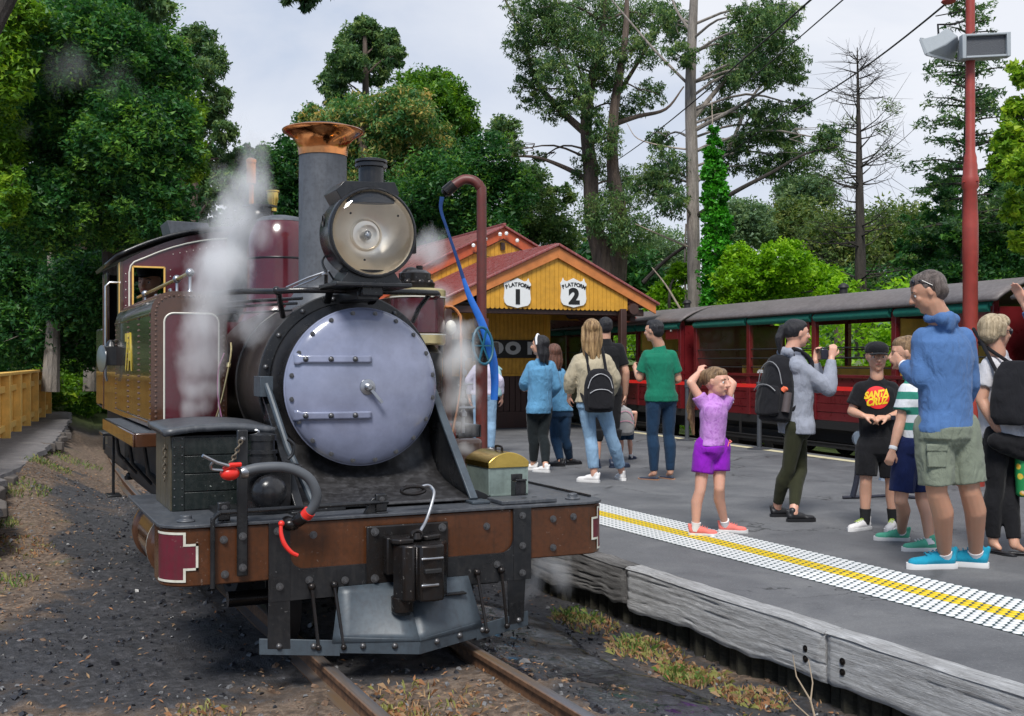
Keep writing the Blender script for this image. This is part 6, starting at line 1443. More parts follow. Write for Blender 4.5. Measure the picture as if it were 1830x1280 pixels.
def tree(name, label, Z, ells, leafm, leaves, leaf, trunk=None, tr=(.25, .08), barkm=None, dz=1.0, cr=.16, cat='tree', group=None, branches=True, limbs=(), droop=.2, aspect=.42, seed=1, per=120, hollow=.45, bias=0.5, spread=.2, crown='crown', flat=.75, grow=1.0):
    """ells: (px, py, rx, ry[, dZ[, weight]]) ellipses of the photograph set at their own depth Z+dZ with real thickness"""
    if leaf < .2 and Z > 16: leaves = int(leaves * 1.6); leaf *= .80; cr *= 1.2; per = max(22, int(per * .55))
    r = np.random.default_rng(seed); sc = Z / F
    E3 = []
    for e_ in ells:
        dd = e_[4] if len(e_) > 4 else r.uniform(-dz, dz); c = atz(e_[0], e_[1], Z + dd); E3.append((np.array(c), grow * e_[2] * (Z + dd) / F, grow * e_[3] * (Z + dd) / F, e_[5] if len(e_) > 5 else 1.0))
    base = atz(trunk[0][0], trunk[0][1], Z) if trunk else Vector((E3[0][0][0], E3[0][0][1], 0))
    root = empty(name, Vector((base[0], base[1], 0)), label, cat, group)
    tot = sum(e_[1] * e_[2] * e_[3] for e_ in E3); clumps = []
    for c, rx, rz, wgt in E3:
        k = max(2, int(leaves * (rx * rz * wgt) / tot / per)); crr = cr * (rx + rz)
        for _ in range(k):
            d = r.normal(size=3); d /= np.linalg.norm(d); q = r.uniform(hollow, 1.0) ** .8; rd = (rx + rz) * .5
            off = np.array([d[0] * rx, d[1] * rd, d[2] * rz]) * q * .92
            # each clump takes its own random tint around the bias
            clumps.append((c + off, crr * r.uniform(.6, 1.3), per, bias + r.normal(0, spread) ))
    leaf_cloud(crown, clumps, leaf, leafm, root, seed, aspect, droop, flat)
    bm_ = barkm or M['bark']
    if trunk:
        pts = [Vector(atz(p[0], p[1], Z + (p[2] if len(p) > 2 else 0))) for p in trunk]; mb = MB(); mb.tube(pts, list(tr) if len(tr) > 2 else [tr[0], tr[1]], 10, smooth=4); mb.build('trunk', bm_, root)
        tp = spline(pts, 6)
        if branches:
            mb = MB()
            for c, rx, rz, w in E3:
                cv = Vector(c); cand = [p for p in tp if p.z < cv.z - rz * .1] or tp[:3]
                p0 = min(cand, key=lambda p: (p - cv).length); m_ = p0.lerp(cv, .5) + Vector((0, 0, .12 * (cv - p0).length)); 
                L = (cv - p0).length
                mb.tube([p0, m_, cv], [min(.05, tr[-1] * .55 + .008), .02 + .003 * L, .012], 6, smooth=3)
                for _ in range(4):
                    d = Vector(r.normal(size=3)); d.normalize(); e1 = cv + Vector((d.x * rx, d.y * rx, d.z * rz)) * .8; mb.tube([m_.lerp(cv, .6), m_.lerp(e1, .6), e1], [.018, .006], 5)
            mb.build('branches', bm_, root, kind='stuff')
    for lb in limbs:
        pts = [Vector(atz(p[0], p[1], Z + (p[2] if len(p) > 2 else 0))) for p in lb[0]]; mb = MB(); mb.tube(pts, list(lb[1]), 8, smooth=5)
        mb.build('limb', lb[2] if len(lb) > 2 else bm_, root)
    return root

# ---- left woodland
tree('broadleaf_tree', 'large dark green bushy tree filling the upper left, behind the cab', 19, [(170, 90, 130, 100), (265, 130, 85, 95), (110, 220, 120, 110), (230, 250, 105, 110), (315, 240, 45, 80), (180, 360, 130, 95), (280, 365, 75, 80), (80, 380, 90, 90), (200, 15, 120, 60)], L_['dark'], 84000, .088, trunk=[(215, 700, 2.2), (205, 480, 2.0), (190, 300, 1.2), (180, 120, .3)], tr=(.28, .10), dz=1.2, seed=11, per=95, bias=.42, spread=.25, cr=.11, barkm=M['barkdark'], droop=.1)
tree('broadleaf_tree', 'yellow-green tree at the far left edge of the picture', 17.5, [(5, 120, 55, 90), (-10, 260, 60, 90), (15, 350, 35, 60), (25, 30, 60, 50), (0, 20, 60, 70)], L_['yellowgreen'], 14000, .10, trunk=[(-40, 780), (-30, 500), (-10, 250)], tr=(.2, .07), dz=.6, seed=12, per=80, bias=.35, cr=.12)
tree('broadleaf_tree', 'yellow-green bough tree at the right side of the big dark tree', 20.8, [(325, 200, 40, 70), (340, 280, 32, 55), (300, 110, 40, 45), (290, 390, 45, 40)], L_['yellowgreen'], 9000, .09, trunk=[(300, 700), (310, 450), (330, 230)], tr=(.12, .05), dz=.4, seed=13, per=80, bias=.3, spread=.2, cr=.14)
tree('broadleaf_tree', 'dark shrubby tree low on the left above the yellow fence', 22, [(60, 470, 110, 70), (150, 520, 90, 80), (40, 590, 100, 70), (150, 610, 70, 60), (-30, 430, 80, 80)], L_['forest'], 26000, .11, trunk=[(90, 700), (95, 560), (90, 450)], tr=(.18, .06), dz=1, seed=14, per=90, bias=.42, cr=.13, barkm=M['barkgrey'])
tree('broadleaf_tree', 'dark tree between the yellow fence and the cab', 24, [(230, 470, 90, 70), (190, 560, 60, 70), (270, 440, 70, 60), (140, 420, 80, 60), (225, 600, 45, 60)], L_['dark'], 26000, .11, trunk=[(160, 700, 2), (165, 560, 2), (190, 430, .5)], tr=(.16, .06), dz=1, seed=15, per=90, bias=.35, cr=.13, barkm=M['barkgrey'], limbs=[([(128, 440, -3.5), (165, 432, -3.4), (210, 415, -3.0)], [.05, .03, .01], M['deadwood']), ([(150, 445, -3.5), (158, 425, -3.5)], [.05, .02], M['deadwood']), ([(115, 438, -3.5), (150, 425, -3.5)], [.012, .01], M['deadwood'])])
tree('gum_tree', 'thin grey-green gum showing between the dark tree and the sky', 27, [(355, 75, 38, 32), (380, 110, 30, 35), (350, 130, 40, 30), (385, 185, 35, 35), (350, 215, 40, 40), (400, 240, 25, 30), (370, 300, 50, 40), (420, 290, 30, 25), (410, 340, 50, 35), (330, 360, 60, 40)], L_['gum'], 17000, .13, trunk=[(330, 690), (345, 400), (360, 80)], tr=(.14, .04), dz=1, seed=16, per=60, bias=.4, cr=.14, droop=.9, aspect=.3, barkm=M['bark'])
tree('gum_tree', 'overhanging gum twigs at the top edge, left of the sky gap', 11, [(270, 5, 30, 16), (300, 14, 22, 14), (285, 30, 14, 16), (260, -30, 60, 30)], L_['gum'], 2600, .085, trunk=[(-90, 700), (-70, 200), (120, -140), (265, -40)], tr=(.12, .04), dz=.3, seed=17, per=40, bias=.15, cr=.2, droop=1.2, aspect=.28, barkm=M['barkdark'], branches=False)
tree('gum_tree', 'drooping gum leaf spray hanging into the top of the sky', 12, [(530, 2, 28, 10), (560, 5, 26, 9), (540, 13, 16, 7), (545, -30, 60, 26)], L_['gum'], 1800, .085, dz=.3, seed=18, per=30, bias=.1, cr=.2, droop=1.4, aspect=.28, trunk=[(545, -120), (540, -60), (540, -5)], tr=(.05, .012), barkm=M['barkdark'], branches=False)
# filler trees behind the left mass
for k, (x, y, rx, ry, z, mt, lb) in enumerate(((90, 130, 150, 150, 30, 'forest', 'dark background tree behind the big left tree, upper part'), (60, 400, 160, 160, 31, 'forest', 'dark background tree behind the low left trees'), (250, 330, 130, 140, 32, 'forest', 'dark background tree behind the cab roof'), (330, 470, 120, 90, 34, 'gum', 'grey-green background tree behind the cab and domes'), (200, 560, 170, 90, 36, 'dark', 'dark hedge-like tree low behind the cab'), (-60, 560, 110, 120, 33, 'forest', 'dark tree beyond the left frame edge'))):
    tree('broadleaf_tree', lb, z, [(x, y, rx, ry, 0), (x - rx * .5, y + ry * .3, rx * .6, ry * .6, 1), (x + rx * .5, y + ry * .4, rx * .5, ry * .6, 1)], L_[mt], 15000, .22, trunk=[(x, 690), (x, y + 50), (x, y - 40)], tr=(.25, .1), seed=30 + k, per=60, bias=.3, cr=.14, hollow=.2, branches=False, barkm=M['barkdark'])
# ---- centre
tree('gum_tree', 'tallest gum behind the chimney, its rounded top standing clear in the sky', 40, [(645, 80, 45, 42), (690, 80, 30, 32), (620, 115, 38, 35), (665, 130, 38, 28), (590, 145, 26, 26), (705, 100, 22, 24), (605, 175, 30, 30), (650, 50, 26, 22)], L_['gum'], 15000, .17, trunk=[(655, 640), (655, 300), (652, 60)], tr=(.30, .07), dz=1, seed=41, per=70, bias=.42, cr=.13, droop=.9, aspect=.34)
tree('gum_tree', 'broad gum with orange-tinged tips behind the chimney and headlamp', 36, [(640, 230, 85, 65), (720, 210, 70, 60), (590, 285, 70, 60), (690, 300, 80, 60), (560, 230, 40, 45), (770, 270, 60, 60), (650, 380, 80, 60)], L_['gumorange'], 44000, .15, trunk=[(655, 640), (652, 430), (650, 280), (640, 190)], tr=(.28, .10), dz=1.5, seed=42, per=90, bias=.48, spread=.24, cr=.12, droop=.8, aspect=.34)
tree('broadleaf_tree', 'round-topped bright green tree right of the headlamp tree', 39, [(760, 160, 60, 45), (800, 190, 55, 50), (735, 190, 50, 45), (820, 240, 45, 45), (770, 230, 60, 45)], L_['yellowgreen'], 17000, .15, trunk=[(790, 640), (785, 400), (780, 180)], tr=(.25, .08), dz=1, seed=43, per=80, bias=.10, spread=.16, cr=.13, droop=.5)
tree('broadleaf_tree', 'dense dark green tree behind the standpipe', 32, [(800, 330, 90, 75), (870, 290, 60, 60), (900, 350, 65, 60), (770, 420, 90, 70), (860, 420, 80, 60), (730, 370, 60, 60)], L_['dark'], 36000, .125, trunk=[(830, 640), (830, 450), (840, 300)], tr=(.28, .1), dz=1.2, seed=44, per=90, bias=.42, spread=.22, cr=.12)
tree('broadleaf_tree', 'feathery blue-green tree left of the double-trunked gum', 34, [(940, 330, 50, 40), (960, 390, 55, 45), (900, 240, 35, 35), (1000, 420, 45, 40), (920, 430, 50, 40), (1000, 350, 30, 24)], L_['gum'], 15000, .12, trunk=[(960, 640), (955, 480), (945, 330)], tr=(.16, .05), dz=1, seed=45, per=60, bias=.48, cr=.14, droop=.3)
tree('broadleaf_tree', 'dark green tree between the cab steam and the chimney', 38, [(470, 330, 70, 60), (520, 300, 60, 60), (540, 380, 70, 70), (450, 290, 40, 35), (500, 420, 80, 60), (560, 240, 30, 30)], L_['forest'], 20000, .16, trunk=[(500, 640), (500, 450), (505, 320)], tr=(.2, .08), dz=1, seed=46, per=80, bias=.45, cr=.13)
for k, (x, y, rx, ry, z, mt, lb) in enumerate(((620, 430, 140, 110, 46, 'forest', 'dark background tree low behind the boiler'), (800, 470, 160, 100, 45, 'forest', 'dark background tree behind the rear station gable'), (960, 500, 120, 70, 44, 'gum', 'grey-green background tree above the station roof'), (450, 450, 110, 90, 45, 'forest', 'dark background tree behind the domes'), (1080, 480, 110, 70, 46, 'forest', 'dark background tree at the foot of the double-trunked gum'))):
    tree('broadleaf_tree', lb, z, [(x, y, rx, ry, 0), (x - rx * .5, y + ry * .3, rx * .6, ry * .6, 1), (x + rx * .5, y + ry * .4, rx * .5, ry * .6, 1)], L_[mt], 13000, .26, trunk=[(x, 680), (x, y + 40), (x, y)], tr=(.25, .1), seed=60 + k, per=60, bias=.3, cr=.14, hollow=.2, branches=False, barkm=M['barkdark'])
# ---- tall gums
tree('gum_tree', 'double-trunked tall gum rising behind the station, leaves spreading left', 30,
     [(960, 45, 45, 40), (935, 75, 30, 35), (960, 120, 35, 32), (945, 165, 30, 28), (1010, 60, 45, 45), (1000, 130, 40, 35), (1050, 30, 50, 40), (1060, 90, 40, 40), (990, 195, 35, 25), (1030, 175, 35, 30), (1110, 40, 45, 40), (1090, 130, 35, 35), (1150, 90, 40, 30), (1120, 190, 35, 20), (1160, 170, 30, 22), (1080, 250, 30, 35), (1050, 300, 30, 30), (1115, 340, 50, 35), (1085, 380, 55, 40), (1130, 420, 50, 35), (1060, 215, 22, 25), (960, 10, 60, 25), (1170, 30, 50, 30), (925, 268, 22, 14), (965, 283, 22, 10)],
     L_['gum'], 36000, .105, trunk=[(1085, 640), (1082, 480), (1060, 400), (1055, 300), (1048, 200), (1075, 60), (1085, -60)], tr=(.42, .34, .22, .20, .15, .10, .05), dz=1.6, seed=71, per=40, bias=.42, spread=.24, cr=.10, droop=1.0, aspect=.28, hollow=.25, grow=1.28, branches=True,
     limbs=[([(1100, 500), (1108, 400, -.3), (1095, 300, -.4), (1097, 200, -.4), (1118, 60, -.3), (1120, -40)], [.30, .18, .12, .04]), ([(1054, 245), (1000, 195, .5), (955, 140, .8), (938, 70, 1), (900, -5, 1.2)], [.11, .09, .05, .03]), ([(1055, 325), (1010, 300, .6), (950, 280, 1), (875, 284, 1.2)], [.09, .05, .015]), ([(1050, 210), (1015, 130, .6), (985, 60, .9), (960, 10, 1)], [.07, .05, .02]), ([(1097, 222), (1140, 208, .4), (1190, 195, .8), (1222, 155, 1)], [.08, .05, .02]), ([(1098, 180), (1160, 80, -.5), (1200, 20, -.8)], [.07, .04, .02]), ([(1055, 180), (1030, 110, .3), (1010, 40, .5)], [.05, .02]), ([(1100, 260), (1060, 190, .3), (1035, 100, .5)], [.04, .015])], barkm=M['bark'])
tree('gum_tree', 'tall straight grey-trunked gum right of the double-trunked one', 26,
     [(1320, 90, 55, 40), (1370, 60, 50, 40), (1400, 110, 40, 30), (1350, 130, 50, 30), (1300, 140, 40, 30), (1390, 25, 45, 30), (1420, 140, 25, 18), (1330, 30, 30, 25), (1215, 100, 30, 25), (1200, 50, 35, 30), (1290, 200, 40, 25), (1370, 210, 45, 30), (1400, 240, 40, 26), (1340, 250, 40, 28), (1420, 285, 50, 26), (1370, 300, 40, 24), (1300, 280, 30, 30), (1190, 300, 40, 35), (1160, 330, 35, 30), (1200, 360, 35, 30), (1180, 250, 25, 18), (1480, 250, 35, 24), (1430, 190, 25, 20)],
     L_['gum'], 32000, .10, trunk=[(1243, 640), (1240, 480), (1237, 300), (1234, 150), (1240, 0), (1242, -80)], tr=(.17, .155, .15, .13, .10, .05), dz=1.4, seed=72, per=38, bias=.40, spread=.24, cr=.10, droop=1.0, aspect=.28, hollow=.25, grow=1.28, branches=True,
     limbs=[([(1237, 215), (1290, 150, .4), (1350, 80, .8), (1400, 20, 1)], [.07, .05, .02]), ([(1237, 235), (1320, 190, -.5), (1400, 140, -.8)], [.06, .04, .015]), ([(1238, 330), (1300, 270, .5), (1340, 180, .9), (1400, 110, 1.1)], [.06, .045, .02]), ([(1239, 390), (1310, 345, -.6), (1380, 308, -.9), (1440, 275, -1.1), (1500, 262, -1.2)], [.065, .05, .035, .015], M['barkdark']), ([(1240, 430), (1190, 465, .6), (1150, 505, 1.0)], [.04, .045, .06], M['barkdark']), ([(1236, 268), (1190, 262, .4), (1140, 248, .6), (1120, 220, .7)], [.025, .015, .006], M['deadwood']), ([(1234, 155), (1170, 90, .5), (1110, 20, .9), (1085, -10, 1)], [.035, .025, .012]), ([(1234, 443), (1180, 420, -.4), (1135, 400, -.6)], [.03, .02, .008], M['deadwood']), ([(1217, 555, -.3), (1190, 510, -.3), (1165, 478, -.3)], [.03, .02, .012], M['deadwood']), ([(1226, 560, .2), (1224, 470, .2), (1226, 400, .2)], [.03, .02]), ([(1236, 60), (1210, 20, .3), (1195, -20, .4)], [.04, .02])], barkm=M['barkgrey'])
r9 = tree('ivy_clad_trunk', 'slender dead trunk wrapped in bright green ivy beside the grey gum', 24.5, [(1283, 545, 32, 30, 0), (1282, 500, 30, 35, 0), (1280, 450, 27, 35, 0), (1280, 400, 24, 35, 0), (1278, 350, 21, 32, 0), (1276, 305, 17, 30, 0), (1275, 268, 12, 26, 0), (1273, 240, 8, 18, 0), (1290, 590, 36, 30, 0)], L_['ivy'], 13000, .085, trunk=[(1284, 640), (1280, 450), (1274, 250), (1272, 175)], tr=(.10, .05, .02, .008), seed=73, per=26, bias=.42, spread=.22, cr=.16, hollow=.75, aspect=.75, branches=False, droop=.6, barkm=M['deadwood'], dz=0)
# ---- lime shrubs and far trees on the right
tree('lime_tree', 'bright lime green spreading tree beyond the carriages', 24, [(1340, 500, 70, 55), (1400, 470, 60, 45), (1450, 510, 70, 50), (1380, 540, 90, 40), (1320, 460, 30, 30), (1500, 530, 50, 36), (1330, 560, 60, 40)], L_['lime'], 30000, .085, trunk=[(1390, 640), (1390, 560), (1395, 500)], tr=(.10, .04), dz=1, seed=81, per=50, bias=.42, spread=.25, cr=.13, droop=-.1, aspect=.55, flat=.45, barkm=M['barkdark'])
tree('lime_tree', 'lime green shrub between the station roof and the grey gum', 26, [(1195, 530, 35, 35), (1215, 490, 22, 25), (1170, 560, 30, 25), (1205, 580, 40, 30)], L_['lime'], 8000, .085, trunk=[(1195, 640), (1195, 560), (1198, 510)], tr=(.05, .03), dz=.4, seed=82, per=45, bias=.28, cr=.14, aspect=.55, flat=.5, barkm=M['barkdark'])
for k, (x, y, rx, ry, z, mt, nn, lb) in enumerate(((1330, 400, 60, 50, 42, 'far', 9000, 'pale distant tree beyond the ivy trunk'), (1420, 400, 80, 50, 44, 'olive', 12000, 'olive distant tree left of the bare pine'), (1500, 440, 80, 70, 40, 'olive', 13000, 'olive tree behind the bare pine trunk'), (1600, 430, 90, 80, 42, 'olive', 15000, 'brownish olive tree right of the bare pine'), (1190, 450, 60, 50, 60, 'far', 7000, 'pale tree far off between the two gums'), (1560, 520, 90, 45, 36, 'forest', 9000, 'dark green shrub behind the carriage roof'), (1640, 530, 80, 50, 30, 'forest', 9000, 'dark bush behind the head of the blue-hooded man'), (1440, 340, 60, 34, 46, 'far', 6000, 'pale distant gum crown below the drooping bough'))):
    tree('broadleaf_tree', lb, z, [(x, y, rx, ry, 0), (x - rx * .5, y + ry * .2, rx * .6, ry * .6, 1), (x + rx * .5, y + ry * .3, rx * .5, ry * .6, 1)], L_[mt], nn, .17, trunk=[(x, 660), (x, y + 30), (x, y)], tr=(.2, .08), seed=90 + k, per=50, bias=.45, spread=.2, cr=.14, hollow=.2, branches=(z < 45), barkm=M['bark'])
# bare pine
def bare_pine():
    r = np.random.default_rng(5); Z = 27; root = empty('bare_pine', Vector((*atz(1540, 640, Z)[:2], 0)), 'half-dead pine with bare level branches and a thin pointed top', 'tree')
    tp = [(1540, 640), (1538, 500), (1536, 330), (1534, 200), (1532, 85)]; pts = [atz(p[0], p[1], Z) for p in tp]; mb = MB(); mb.tube(pts, [.17, .14, .09, .05, .012], 10, smooth=4); mb.build('trunk', M['barkdark'], root)
    tpz = spline(pts, 20); mb = MB(); cl = []
    for k in range(95):
        f = r.uniform(.10, .97) ; p0 = tpz[int(f * (len(tpz) - 1))]; L = (1 - f) * 2.6 + .25; L *= r.uniform(.5, 1.1); a = r.uniform(0, 2 * PI)
        d = Vector((math.cos(a), math.sin(a), r.uniform(-.1, .45))); p1 = p0 + d * L * .5 + Vector((0, 0, .02)); p2 = p0 + d * L + Vector((0, 0, .18 * L)); mb.tube([p0, p1, p2], [.028 * (1 - f) + .012, .012, .004], 5, smooth=2)
        for _ in range(7):
            q = r.uniform(.3, 1); s_ = p0.lerp(p2, q); e = Vector(r.normal(size=3)) * .28 + d * .3; mb.tube([s_, s_ + e], [.006, .002], 4)
        if f < .75 and r.uniform() < .45: cl.append((np.array(p2 - d * L * .2), .26, 70, .35 + r.normal(0, .15)))
    mb.build('branches', M['barkdark'], root, kind='stuff')
    leaf_cloud('crown', cl, .10, L_['olive'], root, 5, .2, -.1)
bare_pine()
# conifer and dense trees on the right
def conifer(label, Z, px, ytop, ybot, spread_px, leafm, nb, seed, leaf=.09, per=60, bias=.35, droop=.2, name='conifer'):
    r = np.random.default_rng(seed); b = atz(px, 640, Z); root = empty(name, Vector((b[0], b[1], 0)), label, 'tree'); t0, t1 = atz(px, 640, Z), atz(px, ytop, Z); mb = MB(); mb.tube([t0, t0.lerp(t1, .5), t1], [.18, .1, .015], 8); mb.build('trunk', M['barkdark'], root)
    mb = MB(); cl = []; H = t1.z - atz(px, ybot, Z).z; R_ = spread_px * Z / F
    for k in range(nb):
        f = r.uniform(0, 1); z = t1.z - H * f; L = R_ * (.18 + .82 * f ** .8) * r.uniform(.6, 1.05); a = r.uniform(0, 2 * PI); d = Vector((math.cos(a), math.sin(a), .25 - .3 * f)); p0 = Vector((b[0], b[1], z)); p2 = p0 + d * L; mb.tube([p0, p0.lerp(p2, .5) + Vector((0, 0, .05 * L)), p2], [.03, .016, .005], 5)
        for q in np.linspace(.3, 1, max(2, int(L / .22))): cl.append((np.array(p0.lerp(p2, q)) + r.normal(0, .05, 3), .15 + .05 * L * (1 - q), per, bias + r.normal(0, .18)))
    mb.build('branches', M['barkdark'], root, kind='stuff'); leaf_cloud('crown', cl, leaf, leafm, root, seed, .3, droop); return root
conifer('open conifer with dark upswept tips behind the red lamp post', 22, 1730, -20, 420, 130, L_['gum'], 85, 101, leaf=.085, per=34, bias=.30)
conifer('dark drooping conifer low at the right, behind the lamp post', 25, 1700, 300, 600, 150, L_['forest'], 90, 102, leaf=.11, per=60, bias=.45)
tree('broadleaf_tree', 'dense dark tree at the right edge above the carriage roof', 23, [(1790, 450, 70, 60), (1740, 500, 70, 50), (1830, 380, 60, 70), (1800, 530, 80, 50), (1690, 510, 60, 45), (1730, 420, 50, 40)], L_['forest'], 32000, .10, trunk=[(1790, 640), (1790, 500), (1795, 400)], tr=(.2, .08), dz=1, seed=103, per=80, bias=.45, spread=.25, cr=.13)
tree('broadleaf_tree', 'dark background tree behind the right-hand conifers', 34, [(1750, 440, 110, 90, 0), (1830, 330, 80, 90, 0), (1680, 480, 80, 60, 0)], L_['forest'], 16000, .2, trunk=[(1760, 640), (1760, 500), (1760, 400)], tr=(.2, .08), seed=104, per=60, bias=.25, cr=.14, hollow=.2, branches=False)
tree('broadleaf_tree', 'yellow-green foliage at the right edge beside the red lamp post', 15, [(1800, 250, 30, 35), (1825, 210, 35, 40), (1820, 300, 35, 35), (1790, 310, 22, 18), (1815, 370, 30, 30), (1775, 290, 16, 14), (1830, 130, 25, 30), (1835, 430, 30, 30)], L_['yellowgreen'], 7000, .07, trunk=[(1850, 640), (1855, 400), (1845, 200)], tr=(.08, .03), dz=.6, seed=105, per=30, bias=.6, cr=.2, aspect=.55, barkm=M['barkdark'])
# ---- shrubs behind the carriages and on the left bank
def shrub(label, p, r_, h, leafm, n, leaf, seed, bias=.4, cat='shrub', name='shrub', group=None):
    root = empty(name, p, label, cat, group); p = np.array(p, float); r = np.random.default_rng(seed); cl = []
    for _ in range(max(3, n // 45)):
        d = r.normal(size=3); d /= np.linalg.norm(d); cl.append((p + np.array([d[0] * r_, d[1] * r_, h * .5 + d[2] * h * .5]) * np.array([1, 1, 1]) * 1.0, r_ * .28, 45, bias + r.normal(0, .2)))
    leaf_cloud('foliage', cl, leaf, leafm, root, seed, .5, 0)
    mb = MB()
    for k in range(5): a = r.uniform(0, 6.28); mb.tube([p, p + np.array([math.cos(a) * r_ * .6, math.sin(a) * r_ * .6, h * .7])], [.025, .008], 5)
    mb.build('stems', M['barkdark'], root, kind='stuff')
LBL = ['lime bush at the near end of the row, right of the red lamp post'] + ['lime bush seen through the carriage bay %s' % q for q in ('behind the older woman', 'behind the blue-hooded man', 'behind the striped boy', 'behind the boy in the cap', 'right of the raised camera', 'behind the ponytail woman', 'left of the black backpack', 'above the purple girl', 'left of the purple girl', 'right of the green-shirted man', 'behind the green-shirted man', 'left of the green-shirted man')] + ['lime bush at the far end of the row beyond the station']
k = 0
for y in np.arange(3.5, 26, 1.7):
    x = 14.4 + .09 * (y - 11) + rng.uniform(-.4, .4)
    shrub('lime green bush behind the far carriages, number ' + ('one', 'two', 'three')[0] if False else LBL[k], (x, y, -.05), 1.25, 2.7 + rng.uniform(-.3, .3), L_['lime'], 3000, .10, 200 + k, .38, 'bush', 'bush', 'lime bushes along the back of the far track'); k += 1
for i, (x, y, r_, h, mt, lb) in enumerate(((1.75, 28.6, .9, 1.1, 'yellowgreen', 'yellow-green bush just past the end of the yellow fence'), (2.5, 30.5, 1.0, 1.2, 'yellowgreen', 'second yellow-green bush past the fence, nearer the cab'), (.2, 33, 1.6, 2.0, 'dark', 'dark green bush behind the yellow fence end'), (4.3, 37, 1.5, 1.8, 'dark', 'dark bush beside the cab edge'), (-3.0, 31, 1.8, 2.2, 'forest', 'dark bush behind the left of the yellow fence'))):
    shrub(lb, (x, y, ground_h(x, y) - .1), r_, h, L_[mt], 4200, .13, 300 + i, .3)
# distant wooded ridge
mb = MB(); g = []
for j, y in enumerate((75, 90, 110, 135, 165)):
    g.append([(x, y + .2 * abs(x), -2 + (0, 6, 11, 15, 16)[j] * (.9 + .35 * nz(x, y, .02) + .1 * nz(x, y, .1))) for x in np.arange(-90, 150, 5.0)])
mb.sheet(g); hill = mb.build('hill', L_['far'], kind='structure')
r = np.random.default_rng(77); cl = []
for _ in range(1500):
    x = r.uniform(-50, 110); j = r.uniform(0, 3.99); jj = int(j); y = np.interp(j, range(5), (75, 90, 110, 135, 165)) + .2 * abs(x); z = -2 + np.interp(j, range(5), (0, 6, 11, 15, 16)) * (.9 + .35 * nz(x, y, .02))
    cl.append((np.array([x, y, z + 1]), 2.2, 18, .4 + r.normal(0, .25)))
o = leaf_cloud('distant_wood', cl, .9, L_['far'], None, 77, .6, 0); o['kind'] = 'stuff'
# ================================================================ PEOPLE
def skinmat(name, c):
    t = NT(name); n = t.noise(14, 4); t.base(t.mix(n, lerp3(c, .9), (min(1, c[0] * 1.12), c[1] * 1.0, c[2] * .98))); t.rough(.5); t.set(Subsurface__Weight=.15, Subsurface__Scale=.02)
    t.b.inputs['Subsurface Radius'].default_value = (1, .35, .2); t.bump(t.noise(90, 3), .08, .002); return t.m
S_ = {'fair': skinmat('skin_fair', (.64, .37, .27)), 'light': skinmat('skin_light', (.58, .34, .235)), 'tan': skinmat('skin_tan', (.50, .28, .185))}
def hairmat(name, c, c2=None):
    t = NT(name); n = t.noise(7, 4, .6, t.map((6, 6, .6)), .4); t.base(t.mix(t.ramp(n, [(.35, 0), (.65, 1)]), lerp3(c, .6), c2 or lerp3(c, 1.4))); t.rough(.42); t.bump(t.noise(10, 4, .6, t.map((14, 14, .7)), .5), .9, .015); return t.m
H_ = {'black': hairmat('hair_black', (.012, .011, .014)), 'brown': hairmat('hair_brown', (.13, .055, .035)), 'darkbrown': hairmat('hair_dark_brown', (.04, .022, .016)), 'blonde': hairmat('hair_blonde', (.22, .115, .045), (.50, .32, .15)), 'lightbrown': hairmat('hair_light_brown', (.19, .105, .05), (.32, .20, .10)), 'fairgrey': hairmat('hair_fair_grey', (.45, .33, .19), (.62, .50, .33)), 'greybrown': hairmat('hair_grey_brown', (.085, .06, .05), (.16, .125, .11))}
M['eyewhite'] = plain('eye_white', (.75, .74, .72), .2); M['eyedark'] = plain('eye_dark', (.03, .02, .015), .15); M['lips'] = plain('lips', (.45, .15, .12), .5)
_tex = bpy.data.textures.new('folds', 'CLOUDS'); _tex.noise_scale = .085; _tex.noise_depth = 2
_tex2 = bpy.data.textures.new('fine_folds', 'CLOUDS'); _tex2.noise_scale = .04; _tex2.noise_depth = 1
class PR(MB):
    def cap(s, p0, p1, r0, r1=None, n=12, sq=None, flat=False):
        r1 = r0 if r1 is None else r1; p0, p1 = Vector(p0), Vector(p1); d = (p1 - p0); L = d.length
        if L < 1e-5: return s.sphere(p0, r0, n, 8)
        d.normalize(); rings = []
        for a in np.linspace(-PI / 2 * .92, 0, 4): rings.append((p0 + d * r0 * math.sin(a), r0 * math.cos(a)))
        for q in (.33, .66): rings.append((p0.lerp(p1, q), r0 + (r1 - r0) * q))
        for a in ([0] if flat else np.linspace(0, PI / 2 * .92, 4)): rings.append((p1 + d * r1 * math.sin(a), r1 * math.cos(a)))
        ref = Vector(sq[0]) if sq else (Vector((0, 0, 1)) if abs(d.z) < .9 else Vector((0, 1, 0)))
        a_ = d.cross(ref).normalized(); b_ = a_.cross(d).normalized(); ks = sq[1] if sq else 1.0   # squash along b_ (towards ref)
        R_ = [[c + (a_ * math.cos(2 * PI * i / n) + b_ * ks * math.sin(2 * PI * i / n)) * r for i in range(n)] for c, r in rings]
        return s.loft(R_)
    def stack(s, items, fwd, n=20):
        """items: (center, rx, ry); rx across, ry along fwd"""
        f = Vector(fwd).normalized(); r_ = f.cross(Vector((0, 0, 1))).normalized()
        return s.loft([[Vector(c) + r_ * rx * math.cos(2 * PI * i / n) + f * ry * math.sin(2 * PI * i / n) for i in range(n)] for c, rx, ry in items])
